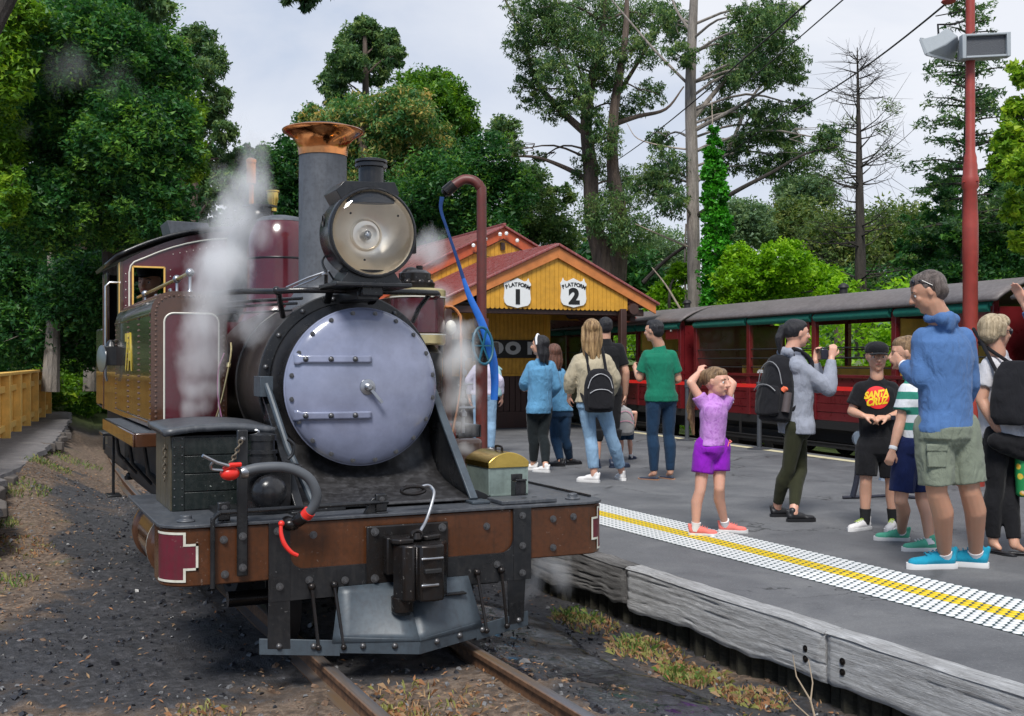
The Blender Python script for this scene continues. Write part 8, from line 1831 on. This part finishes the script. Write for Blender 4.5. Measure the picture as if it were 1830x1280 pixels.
for txt, dz, dx, sz_ in (('SANTA', .024, -.004, .064), ('CRUZ', -.030, -.002, .068)):
    me = text_mesh(txt, sz_, .0035, .0, name='print_lettering')
    bm = bmesh.new(); bm.from_mesh(me); bmesh.ops.triangulate(bm, faces=bm.faces); bmesh.ops.subdivide_edges(bm, edges=bm.edges, cuts=1)
    for v in bm.verts:
        x, y = v.co.x * .82, v.co.y; y2 = y * 1.12 + x * .16; x2 = x + y * .22
        v.co = Vector((chest.x + dx + x2, 0, chest.z + dz + y2))
    bm.to_mesh(me); bm.free(); me.materials.append(yel); o = bpy.data.objects.new('print_lettering', me); COL.objects.link(o); o.parent = shirt; wrapflat(o, .0065)

# --- woman with ponytail, camera and backpack
pw_ = person('woman with black ponytail in grey hoodie and olive leggings holding up a camera', (1412, 927), 1.64, -72,
    dict(head=(1424, 597, 0), neck=(1414, 628, 0), shL=(1428, 648, .14), shR=(1417, 648, -.14), elR=(1474, 694, -.12), wrR=(1482, 640, -.06), elL=(1470, 690, .14), wrL=(1462, 645, .08), hipL=(1428, 764, .08), hipR=(1418, 764, -.08), kneeL=(1434, 842, .06), kneeR=(1407, 838, -.04), ankR=(1388, 908, -.0), ankL=(1418, 917, -.02)),
    skin='fair', hair=('ponytail', 'black'), head_face=-80, voxel=.0075, width=1.0, hands=(.9, .9), foot_face=(-85, -80), hdir=((.25, .1, .95), (.2, 0, 1)), hands_n=((0, -1, 0), (0, 1, 0)), top=dict(mat=fab['grey'], g=.024, sleeve=.97, cuff=.010, hood=1, name='hooded_top', z0=-.10, disp=.022), bottom=dict(mat=fab['olive'], g=.004, to=.93, name='leggings', disp=.006), shoes=dict(up=shoeb, sole=shoeb, L=.245))
cl = pw_['px']((1472, 634, .0)); mb = MB(); mb.box((cl.x - .035, cl.y - .06, cl.z - .04), (cl.x + .02, cl.y + .07, cl.z + .045)); mb.lathe(cl, (1, 0, 0), [(.036, .01), (.036, .06), (.03, .07), (.02, .068)], 18); mb.box((cl.x - .02, cl.y - .02, cl.z + .04), (cl.x + .02, cl.y + .03, cl.z + .06)); cam_o = kid(pw_, 'camera', mb, watchd, bevel=.006); cam_o.name = 'hand_camera'; worldify(pw_, cam_o); tag(cam_o, 'small black camera held up by the ponytail woman', 'camera')
def backpack(C, c, w, d, h, mat, label, face, zipm, logo=False, extra=None, small=False, tilt=0):
    rot = Matrix.Rotation(R(face), 3, 'Z') @ Matrix.Rotation(tilt, 3, 'X'); c = Vector(c)
    def L(x, y, z): return c + rot @ Vector((x * w, y * d, z * h))
    rootb = empty('backpack', (0, 0, 0), label, 'backpack'); p = PR()
    p.stack([(L(0, 0, z), w * rx, d * ry) for z, rx, ry in ((-.5, .36, .34), (-.46, .46, .46), (-.2, .5, .52), (.1, .49, .5), (.32, .42, .42), (.45, .30, .32), (.5, .15, .2))], rot @ Vector((0, 1, 0)))
    body = remesh(p, 'bag_body', .009, mat, rootb, 3, .014, .005)
    p = PR(); p.stack([(L(0, -.42, z), w * rx, d * .26) for z, rx in ((-.42, .28), (-.38, .38), (-.1, .40), (.02, .30))], rot @ Vector((0, 1, 0))); remesh(p, 'front_pocket', .009, mat, rootb, 2, .008)
    mb = MB(); mb.tube([L(-.36, -.62, -.06), L(-.2, -.70, .01), L(0, -.72, .03), L(.2, -.70, .01), L(.36, -.62, -.06)], .004, 6, smooth=3); mb.tube([L(-.40, -.38, .05), L(-.28, -.45, .28), L(0, -.48, .38), L(.28, -.45, .28), L(.40, -.38, .05)], .004, 6, smooth=3); o = bpy.data.objects.new('zip', mb.mesh('zip', zipm)); COL.objects.link(o); o.parent = rootb
    for sx in (-1, 1):
        p = PR(); sh = C['J']['shR' if sx > 0 else 'shL'].lerp(C['shc'], .45); fw = C['fw']; tz = .05 * C['W'] + .03
        pts = [L(sx * .28, .35, .40), sh - fw * .03 + Vector((0, 0, tz)), sh + fw * (.07 * C['W'] + .03) + Vector((0, 0, .0)), C['J']['hipR' if sx > 0 else 'hipL'].lerp(C['J']['shR' if sx > 0 else 'shL'], .55) + (C['rt'] * sx) * .03 + fw * .05, L(sx * .42, .3, -.30)]
        pp_ = spline(pts, 5)
        for a, b_ in zip(pp_[:-1], pp_[1:]): p.cap(a, b_, .018, .018, n=8)
        remesh(p, 'strap', .007, mat, rootb, 2)
    if logo:
        mb = MB(); q0 = L(-.22, -.56, .20); ex = rot @ Vector((1, 0, 0)); 
        for k_, rr in enumerate((.026, .019, .012)): mb.tube([q0 + ex * rr * math.cos(a) * -1 + Vector((0, 0, rr * math.sin(a))) - rot @ Vector((0, .012, 0)) for a in np.linspace(0, PI / 2, 8)], .0024, 5)
        for k_ in range(3): mb.tube([q0 + ex * (.008) + Vector((0, 0, .004 + .009 * k_)) - rot @ Vector((0, .012, 0)), q0 + ex * .035 + Vector((0, 0, .004 + .009 * k_)) - rot @ Vector((0, .012, 0))], .0026, 5)
        o = bpy.data.objects.new('emblem', mb.mesh('emblem', sockw)); COL.objects.link(o); o.parent = rootb
    if extra: extra(L, rootb, rot)
    rootb.location = C['P0']; rootb.rotation_euler = (0, 0, -TH); return rootb
def orange_pouch(L, rb, rot):
    mb = MB(); mb.sphere(L(.42, -.25, -.02), (.03, .02, .022), 10, 8); mb.cyl(L(.40, -.3, -.05), L(.46, -.25, .0), .02, .024, 10); o = bpy.data.objects.new('orange_pouch', mb.mesh('orange_pouch', plain('orange_pink', (.9, .18, .08), .5))); COL.objects.link(o); o.parent = rb
    mb = MB(); mb.cyl(L(.44, -.15, -.35), L(.46, -.12, -.06), .034, .034, 14); o = bpy.data.objects.new('bottle', mb.mesh('bottle', plain('mesh_bottle_pocket', (.10, .08, .08), .4))); COL.objects.link(o); o.parent = rb
backpack(pw_, pw_['px']((1387, 694, -.03)), .33, .22, .55, nylon, 'large black backpack with white emblem and side bottle pocket on the ponytail woman', -58, plain('zip_grey', (.25, .25, .26), .4), True, orange_pouch, tilt=-.12)

# --- girl in purple
gl_ = person('girl in lavender tee and purple shorts with both hands behind her head', (1275, 957), 1.262, -118,
    dict(head=(1281, 683, 0), neck=(1276, 708, .02), shL=(1299, 719, .04), shR=(1254, 717, -.03), elR=(1233, 684, -.03), wrR=(1251, 667, .06), elL=(1312, 687, .05), wrL=(1297, 672, .10), hipR=(1259, 800, -.02), hipL=(1287, 800, .03), kneeR=(1249, 876, -.05), kneeL=(1285, 872, -.01), ankR=(1243, 944, .02), ankL=(1296, 938, .02)),
    skin='fair', hair=('girl', 'lightbrown'), head_face=-128, head_pitch=.05, voxel=.0062, width=1.0, hands=(.6, .6), foot_face=(-105, -105), hdir=((-.6, .5, .6), (.4, .5, .7)), hands_n=((0, 0, -1), (0, 0, -1)), top=dict(mat=fab['lav'], g=.015, sleeve=.22, cuff=.02, z0=.02, disp=.016), bottom=dict(mat=fab['purple'], g=.020, to=.30, cuff=.034, z1=.16, name='shorts', disp=.018), socks=(sockw, .045), shoes=dict(up=shoepink, sole=solew, L=.225, laces=shoepink))
p = PR(); X = gl_['px']
for a, b_, r0, r1 in (((1262, 668, .03), (1248, 690, .10), .035, .035), ((1248, 690, .10), (1239, 730, .14), .035, .034), ((1239, 730, .14), (1244, 778, .12), .034, .012), ((1246, 700, .12), (1236, 750, .12), .02, .016)): p.cap(X(a), X(b_), r0, r1)
remesh(p, 'plait', .007, H_['lightbrown'], gl_['root'], 2, 0, .008)
mb = MB(); q = X((1300, 788, -.07)); mb.tube([q + Vector((0, 0, .01)), q + Vector((.015, -.01, .0)), q + Vector((.0, -.01, -.012))], .005, 6); mb.tube([q, q + Vector((-.012, -.01, -.035))], .004, 6); kid(gl_, 'waist_bow', mb, shoepink)

# --- man in green tee
gm = person('black-haired man in green tee and dark jeans standing with his back turned', (1182, 857), 1.755, 22,
    dict(head=(1168, 592, -.02), shL=(1153, 630, 0), shR=(1204, 630, .02), elL=(1144, 676, .04), wrL=(1140, 660, .22), elR=(1213, 678, .04), wrR=(1206, 684, .24)), skin='light', hair=('short', 'black'), head_face=52, voxel=.009, width=1.0, foot_face=(55, 30), top=dict(mat=fab['green'], g=.016, sleeve=.36, cuff=.026, z0=-.10, disp=.016), bottom=dict(mat=fab['jeans'], g=.008, to=.97, disp=.012), shoes=dict(up=shoenavy, sole=tanleather, L=.26, flat=True))
# --- blonde woman and her backpack
bl = person('woman with long blonde hair, beige jacket, pale cropped jeans and white trainers', (1078, 862), 1.72, 12,
    dict(head=(1057, 591, 0), neck=(1057, 622, 0), shL=(1031, 640, 0), shR=(1086, 640, .02), elL=(1020, 676, .0), wrL=(1018, 706, .08), elR=(1099, 678, .03), wrR=(1090, 715, .15), hipL=(1047, 722, 0), hipR=(1075, 722, .0), kneeL=(1055, 782, 0), kneeR=(1092, 780, .0), ankL=(1062, 850, -.0), ankR=(1112, 846, .05)), skin='fair', hair=('longwavy', 'blonde'), head_face=5, voxel=.009, foot_face=(65, 10), top=dict(mat=fab['beige'], g=.032, sleeve=.93, cuff=.02, collar=1, name='jacket', z0=.02, disp=.03, disp2=.01), bottom=dict(mat=fab['ljeans'], g=.012, to=.90, cuff=.016, disp=.012), shoes=dict(up=sneakw, sole=solew, L=.27))
backpack(bl, bl['px']((1068, 697, -.20)), .33, .17, .46, nylon, 'small black leather backpack worn by the blonde woman', 8, plain('zip_silver', (.5, .5, .52), .3))
# --- woman with headband
dn = person('dark-haired woman with pale headband, loose blue denim shirt and black trousers', (965, 841), 1.58, 62, dict(head=(965, 618, 0), shL=(950, 652, 0), shR=(985, 652, .08), elL=(940, 682, .03), wrL=(936, 694, .25), elR=(993, 690, .08), wrR=(975, 715, .25), hipL=(953, 732, 0), hipR=(975, 732, .06), kneeL=(952, 778, .02), kneeR=(970, 780, .0), ankL=(953, 830, 0), ankR=(975, 834, 0)), skin='light', hair=('long', 'black'), head_face=72, voxel=.009, foot_face=(80, 60), top=dict(mat=fab['denim'], g=.040, sleeve=.9, cuff=.03, name='denim_shirt', z0=-.10, disp=.022, disp2=.004), bottom=dict(mat=fab['dkgreen'], g=.012, to=.94), shoes=dict(up=sneakw, sole=solew, L=.235))
mb = MB(); hp = dn['hp']; mb.tube([hp(-.84, .10, .1), hp(-.72, .18, .75), hp(0, .22, 1.16), hp(.72, .18, .75), hp(.84, .10, .1)], .013, 8, smooth=4); kid(dn, 'headband', mb, sockw)
# --- brown-haired woman next to her
br2 = person('brown-haired woman in bright denim jacket and navy trousers, back turned', (1006, 832), 1.54, 25, dict(head=(989, 632, 0), shL=(975, 662, 0), shR=(1003, 662, .04), elL=(985, 700, -.03), wrL=(990, 728, -.05), elR=(1012, 700, .05), wrR=(1008, 730, .1), hipL=(992, 738, 0), hipR=(1010, 738, .03), kneeL=(992, 785, 0), kneeR=(1010, 785, 0), ankL=(1002, 824, 0), ankR=(1018, 821, .02)), skin='light', hair=('long', 'brown'), head_face=20, voxel=.0095, foot_face=(70, -60), top=dict(mat=fab['denim'], g=.026, sleeve=.7, cuff=.02, name='denim_jacket', z0=.04, disp=.026), bottom=dict(mat=fab['jeans'], g=.012, to=.97), shoes=dict(up=shoeb, sole=shoeb, L=.24))
# --- man behind the blonde woman
mc = person('dark-haired man mostly hidden behind the blonde woman', (1082, 836), 1.83, 5, None, skin='light', hair=('short', 'black'), voxel=.010, foot_face=(20, -70), top=dict(mat=fab['blackc'], g=.014, sleeve=.36), bottom=dict(mat=fab['blackc'], g=.02, to=.55, cuff=.03, name='shorts'), shoes=dict(up=shoenavy, sole=shoenavy, L=.28))
# --- small child with grey backpack
ch = person('small child with grey backpack and pink cap beside the blonde woman', (1118, 823), .98, 10, dict(head=(1097, 712, .05), neck=(1100, 724, .04), shL=(1092, 735, .0), shR=(1112, 735, .04), elL=(1075, 725, .0), wrL=(1050, 718, .0), ankR=(1127, 815, .02), ankL=(1110, 815, .02)), skin='fair', hair=('short', 'lightbrown'), voxel=.008, foot_face=(10, -40), top=dict(mat=fab['plaid'], g=.014, sleeve=.35), bottom=dict(mat=fab['jeans'], g=.02, to=.5, cuff=.026, name='shorts'), socks=(sockw, .04), shoes=dict(up=shoenavy, sole=shoenavy, L=.17))
p = PR(); p.sphere((0, 0, 0), 1, 14, 10, Matrix.Translation(ch['hp'](0, -.1, .55)) @ ch['hr'].to_4x4() @ Matrix.Diagonal((.82 * ch['hh'], .9 * ch['hh'], .55 * ch['hh'], 1))); remesh(p, 'cap', .009, plain('pink_cap', (.75, .15, .25), .7), ch['root'], 1)
backpack(ch, ch['px']((1113, 752, -.16)), .27, .15, .36, fabric('light_grey_bag', (.36, .35, .34), .15, .5), 'grey backpack with pale straps on the small child', 5, plain('zip_pink', (.8, .2, .35), .4))
# --- person beyond the hose
ho = person('person in lilac top and blue jeans mostly hidden by the steam and the blue hose', (866, 812), 1.63, -10, dict(shR=(878, 655, .02), shL=(850, 655, 0)), skin='fair', hair=('short', 'lightbrown'), voxel=.010, top=dict(mat=fab['lilac'], g=.016, sleeve=.9, cuff=.01), bottom=dict(mat=fab['ljeans'], g=.014, to=.97), shoes=dict(up=sneakw, sole=solew, L=.25))
backpack(ho, ho['px']((884, 682, .02)), .26, .15, .42, fabric('pale_teal_bag', (.30, .48, .50), .15, .5), 'pale teal backpack just right of the blue hose', -40, plain('zip_dark', (.1, .1, .12), .4))

# --- older woman, her bags
ow = person('older woman with short fair hair, sunglasses and pale top at the right edge', (1795, 988), 1.61, -62, dict(head=(1779, 594, 0), neck=(1782, 630, 0), shL=(1808, 646, .10), shR=(1764, 646, -.04), elR=(1752, 715, -.02), wrR=(1772, 768, -.10), elL=(1822, 715, .08), wrL=(1812, 790, .0), hipL=(1804, 780, .04), hipR=(1778, 780, -.04), kneeR=(1776, 872, -.02), kneeL=(1808, 872, .02), ankR=(1775, 970, 0), ankL=(1813, 974, .0)), skin='light', hair=('bob', 'fairgrey'), head_face=-75, voxel=.0075, foot_face=(-100, -150), hands=(.6, .5), hdir=(None, (.75, -.1, -.5)), hands_n=(None, (0, 1, 0)), top=dict(mat=fab['white'], g=.020, sleeve=.30, cuff=.02, z0=-.06), bottom=dict(mat=fab['blackc'], g=.010, to=.95), shoes=dict(up=shoeb, sole=shoeb, L=.235, flat=True))
hp = ow['hp']; mb = MB()
for sx in (-1, 1): mb.sphere((0, 0, 0), 1, 12, 8, Matrix.Translation(hp(sx * .32, .70, .04)) @ ow['hr'].to_4x4() @ Matrix.Diagonal((.030, .012, .024, 1))); mb.tube([hp(sx * .56, .62, .10), hp(sx * .74, .0, .10)], .003, 6)
mb.tube([hp(-.2, .76, .08), hp(.2, .76, .08)], .003, 6); kid(ow, 'sunglasses', mb, watchd)
X = ow['px']; p = PR(); c0_ = X((1790, 690, -.19))
p.stack([(c0_ + Vector((.02, 0, .17)), .10, .05), (c0_ + Vector((0, 0, .08)), .13, .07), (c0_ + Vector((0, 0, -.08)), .16, .085), (c0_ + Vector((.01, 0, -.2)), .165, .085), (c0_ + Vector((.01, 0, -.25)), .13, .07)], (0, 1, 0)); 
tote = empty('tote_bag', (0, 0, 0), 'large black shoulder bag hanging in front of the older woman', 'bag'); remesh(p, 'bag_body', .009, nylon, tote, 3, .022, .008); p = PR()
for a, b_ in (((1752, 612, -.02), (1764, 662, -.14)), ((1742, 588, .02), (1752, 612, -.02)), ((1764, 662, -.14), (1778, 690, -.17)), ((1752, 612, .02), (1790, 650, -.14))): p.cap(X(a), X(b_), .013, .013)
remesh(p, 'strap', .007, nylon, tote, 1); tote.location = ow['P0']; tote.rotation_euler = (0, 0, -TH)
t = NT('green_shopping_bag'); v = t.new('ShaderNodeTexVoronoi', Scale=14); t.link(t.co, v.inputs['Vector']); sz = t.n.new('ShaderNodeSeparateXYZ'); t.link(t.co, sz.inputs[0]); t.base(t.mix(t.ramp(v.outputs['Distance'], [(.25, 1), (.32, 0)]), (.02, .26, .08), t.ramp(t.noise(9, 2), [(.40, (.75, .72, .6)), (.5, (.8, .4, .03)), (.6, (.65, .68, .10))]))); t.rough(.4)
p = PR(); c1 = X((1826, 828, -.10)); p.stack([(c1 + Vector((0, 0, z)), .085 * s, .07 * s) for z, s in ((-.215, .7), (-.2, .95), (-.05, 1.05), (.12, 1.0), (.2, .85), (.22, .7))], (0, 1, 0)); gb = empty('shopping_bag', (0, 0, 0), 'green patterned shopping bag cut off by the right edge', 'bag'); remesh(p, 'bag_body', .009, t.m, gb, 2, .012); mb = MB(); mb.tube([c1 + Vector((-.05, 0, .2)), c1 + Vector((-.02, 0, .30)), c1 + Vector((.03, 0, .30)), c1 + Vector((.05, 0, .2))], .007, 6, smooth=4); o = bpy.data.objects.new('bag_handle', mb.mesh('bag_handle', fab['green'])); COL.objects.link(o); o.parent = gb; gb.location = ow['P0']; gb.rotation_euler = (0, 0, -TH)
p = PR(); c2 = X((1790, 800, -.14)); p.cap(c2 + Vector((-.10, 0, .06)), c2 + Vector((.10, 0, .03)), .055, .065); p.cap(c2 + Vector((-.08, 0, .03)), c2 + Vector((.10, 0, -.04)), .05, .05); jk = remesh(p, 'folded_jacket', .009, fab['blackc'], None, 2, .03, .01); jk.location = ow['P0']; jk.rotation_euler = (0, 0, -TH); tag(jk, 'dark jacket folded over the older woman\'s hand below her bag', 'jacket')
# --- person outside the right edge holding up a hand
rh = person('raised hand and blue cuff of someone beyond the right edge', (1905, 1000), 1.70, 60, dict(head=(1905, 585, 0), neck=(1905, 625, 0), shL=(1884, 650, 0), shR=(1935, 650, .1), elL=(1862, 610, -.05), wrL=(1828, 545, -.03)), skin='fair', hair=('short', 'brown'), voxel=.007, hands=(.25, .5), hdir=((-.45, 0, .9), None), hands_n=((-.8, -.6, -.2), None), top=dict(mat=fab['blue'], g=.018, sleeve=.93, cuff=.014), bottom=dict(mat=fab['jeans'], g=.012), shoes=dict(up=shoeb, sole=shoeb, L=.26))
# --- driver in the cab
dr = person('engine driver in dark cap and overalls inside the cab window', (300, 900), 1.66, 170, None, skin='tan', hair=('cap', 'black'), voxel=.011, loc=(1.17, 9.35, .52), top=dict(mat=fab['blackc'], g=.02, sleeve=.9), bottom=dict(mat=fab['blackc'], g=.014), shoes=dict(up=shoeb, sole=shoeb, L=.27))
p = PR(); p.stack([(dr['hp'](0, -.05, .45), .085, .10), (dr['hp'](0, -.0, .95), .10, .115)], dr['fw']); p.cap(dr['hp'](0, .6, .45), dr['hp'](0, .9, .40), .05, .04, sq=((0, 0, 1), .3)); remesh(p, 'cap', .01, fab['blackc'], dr['root'], 1)
# folded pushchair behind the boy in the cap
pc0 = onz(1528, 892, PZ); pcr = empty('pushchair', pc0, 'dark folded pushchair frame behind the boy in the cap', 'pushchair', rz=-TH); k_ = 10.6 / F
def q_(px_, py_, d_=0): return Vector(((px_ - 1528) * k_, d_, (892 - py_) * k_))
def pcadd(nm, mb, mat):
    o = bpy.data.objects.new(nm, mb.mesh(nm, mat)); COL.objects.link(o); o.parent = pcr
mb = MB(); mb.tube([q_(1524, 888), q_(1532, 850), q_(1534, 790), q_(1538, 770)], .028, 8, smooth=3); pcadd('frame', mb, watchd)
mb = MB(); mb.cyl(q_(1538, 785, -.03), q_(1538, 785, .03), .075, n=18); pcadd('wheel', mb, plain('tyre_blue_grey', (.12, .15, .19), .4))
mb = MB(); mb.tube([q_(1506, 889), q_(1545, 888), q_(1600, 885), q_(1680, 895)], .016, 8); pcadd('foot_bar', mb, watchd)
mb = MB(); mb.tube([q_(1578, 860), q_(1582, 840)], [.05, .02], 8); pcadd('foot_rest', mb, plain('foot_blue_grey', (.10, .13, .18), .5))
# ================================================================ STEAM
def steam(label, blobs, D, scale=7.0, seed=0.0, erode=1.0, col=(.992, .993, .996), stretch=.6):
    """blobs: (x, y, z, r). One soft cloud: the blobs' falloffs are summed and worn away by noise."""
    t = bpy.data.materials.new('steam'); t.use_nodes = True; n, l = t.node_tree.nodes, t.node_tree.links; n.clear()
    out = n.new('ShaderNodeOutputMaterial'); pv = n.new('ShaderNodeVolumePrincipled'); pv.inputs['Color'].default_value = (*col, 1); pv.inputs['Anisotropy'].default_value = .15; l.new(pv.outputs[0], out.inputs['Volume'])
    tc_ = n.new('ShaderNodeTexCoord'); mp_ = n.new('ShaderNodeMapping'); mp_.inputs['Scale'].default_value = (1, 1, stretch); mp_.inputs['Location'].default_value = (seed, seed * .7, seed * .3); l.new(tc_.outputs['Object'], mp_.inputs[0])
    nw = n.new('ShaderNodeTexNoise'); nw.inputs['Scale'].default_value = scale * .55; nw.inputs['Detail'].default_value = 3; l.new(mp_.outputs[0], nw.inputs['Vector'])
    vs = n.new('ShaderNodeVectorMath'); vs.operation = 'SUBTRACT'; vs.inputs[1].default_value = (.5, .5, .5); l.new(nw.outputs['Color'], vs.inputs[0])
    vm = n.new('ShaderNodeVectorMath'); vm.operation = 'SCALE'; vm.inputs['Scale'].default_value = 2.6 / scale; l.new(vs.outputs[0], vm.inputs[0])
    va = n.new('ShaderNodeVectorMath'); va.operation = 'ADD'; l.new(tc_.outputs['Object'], va.inputs[0]); l.new(vm.outputs[0], va.inputs[1])
    nn = n.new('ShaderNodeTexNoise'); nn.inputs['Scale'].default_value = scale; nn.inputs['Detail'].default_value = 6; nn.inputs['Roughness'].default_value = .68; nn.inputs['Distortion'].default_value = .4; l.new(mp_.outputs[0], nn.inputs['Vector'])
    c0 = Vector((sum(b[0] for b in blobs) / len(blobs), sum(b[1] for b in blobs) / len(blobs), sum(b[2] for b in blobs) / len(blobs))); acc = None
    for b in blobs:
        d = n.new('ShaderNodeVectorMath'); d.operation = 'DISTANCE'; d.inputs[1].default_value = tuple(Vector(b[:3]) - c0); l.new(va.outputs[0], d.inputs[0])
        m_ = n.new('ShaderNodeMapRange'); m_.inputs['From Min'].default_value = b[3]; m_.inputs['From Max'].default_value = 0; m_.inputs['To Min'].default_value = 0; m_.inputs['To Max'].default_value = b[4] if len(b) > 4 else 1; l.new(d.outputs['Value'], m_.inputs['Value'])
        if acc is None: acc = m_.outputs[0]
        else: a = n.new('ShaderNodeMath'); a.operation = 'SMOOTH_MAX'; a.inputs[2].default_value = .35; l.new(acc, a.inputs[0]); l.new(m_.outputs[0], a.inputs[1]); acc = a.outputs[0]
    e = n.new('ShaderNodeMath'); e.operation = 'MULTIPLY'; e.inputs[1].default_value = erode * 1.6; l.new(nn.outputs[0], e.inputs[0])
    f = n.new('ShaderNodeMath'); f.operation = 'MULTIPLY_ADD'; f.inputs[1].default_value = 2.3; l.new(acc, f.inputs[0])
    g_ = n.new('ShaderNodeMath'); g_.operation = 'MULTIPLY'; g_.inputs[1].default_value = -1; l.new(e.outputs[0], g_.inputs[0]); l.new(g_.outputs[0], f.inputs[2])
    h = n.new('ShaderNodeMath'); h.operation = 'MAXIMUM'; h.inputs[1].default_value = 0; l.new(f.outputs[0], h.inputs[0])
    k = n.new('ShaderNodeMath'); k.operation = 'MULTIPLY'; k.inputs[1].default_value = D; l.new(h.outputs[0], k.inputs[0]); l.new(k.outputs[0], pv.inputs['Density'])
    mb = MB(); 
    lo = [min(b[i] - b[3] * .95 for b in blobs) - c0[i] for i in range(3)]; hi = [max(b[i] + b[3] * .95 for b in blobs) - c0[i] for i in range(3)]
    mb.box(lo, hi); me = mb.mesh('steam', t, smooth=False); o = place('steam', me, loc=c0, kind='stuff'); o['label'] = label
    t.volume_intersection_method if False else None
    return o
def sb(px_, py_, y, rpx, w=1.0):
    p = ony(px_, py_, y); return (p.x, p.y, p.z, rpx * (p - Vector((0, 0, CZ))).length / F, w)
steam('white steam plume rising past the left tank panel', [sb(350, 735, 6.60, 38), sb(355, 690, 6.60, 52), sb(362, 640, 6.58, 66), sb(365, 585, 6.56, 78), sb(380, 525, 6.6, 84), sb(392, 480, 6.6, 80)], 6.2, 11)
steam('upper white steam cloud drifting past the cab and domes', [sb(395, 470, 6.6, 88), sb(415, 400, 6.65, 92, .95), sb(440, 335, 6.7, 88, .85), sb(455, 275, 6.75, 74, .62), sb(440, 225, 6.8, 66, .42), sb(370, 400, 6.7, 60, .5)], 6.8, 9, 3.1)
steam('thin dark steam beside the smokebox', [sb(445, 590, 6.35, 62, .75), sb(475, 560, 6.2, 46, .7), sb(425, 530, 6.5, 60, .6)], 8, 11, 5.0, col=(.93, .935, .95))
steam('white steam jet right of the front disc', [sb(824, 805, 6.15, 24), sb(822, 760, 6.18, 38), sb(824, 705, 6.2, 56), sb(820, 645, 6.2, 68), sb(815, 590, 6.2, 62, .85)], 9.5, 11, 8.0)
steam('thin steam behind the headlamp and pump', [sb(765, 450, 6.9, 68, .8), sb(742, 505, 6.8, 50, .6), sb(795, 525, 6.9, 66, .65), sb(730, 565, 6.2, 66, .6)], 8, 8, 11.0)
steam('thin ground steam under the right end of the buffer beam', [sb(985, 1030, 6.4, 85, .75), sb(945, 1055, 6.1, 65, .65), sb(900, 1040, 6.0, 60, .5)], 7, 7, 14.0)
steam('faint smoke drifting in front of the big left tree', [sb(110, 110, 13.5, 110, .62), sb(200, 160, 13.5, 100, .55), sb(60, 210, 13.5, 90, .4)], .55, 2.2, 20.0)
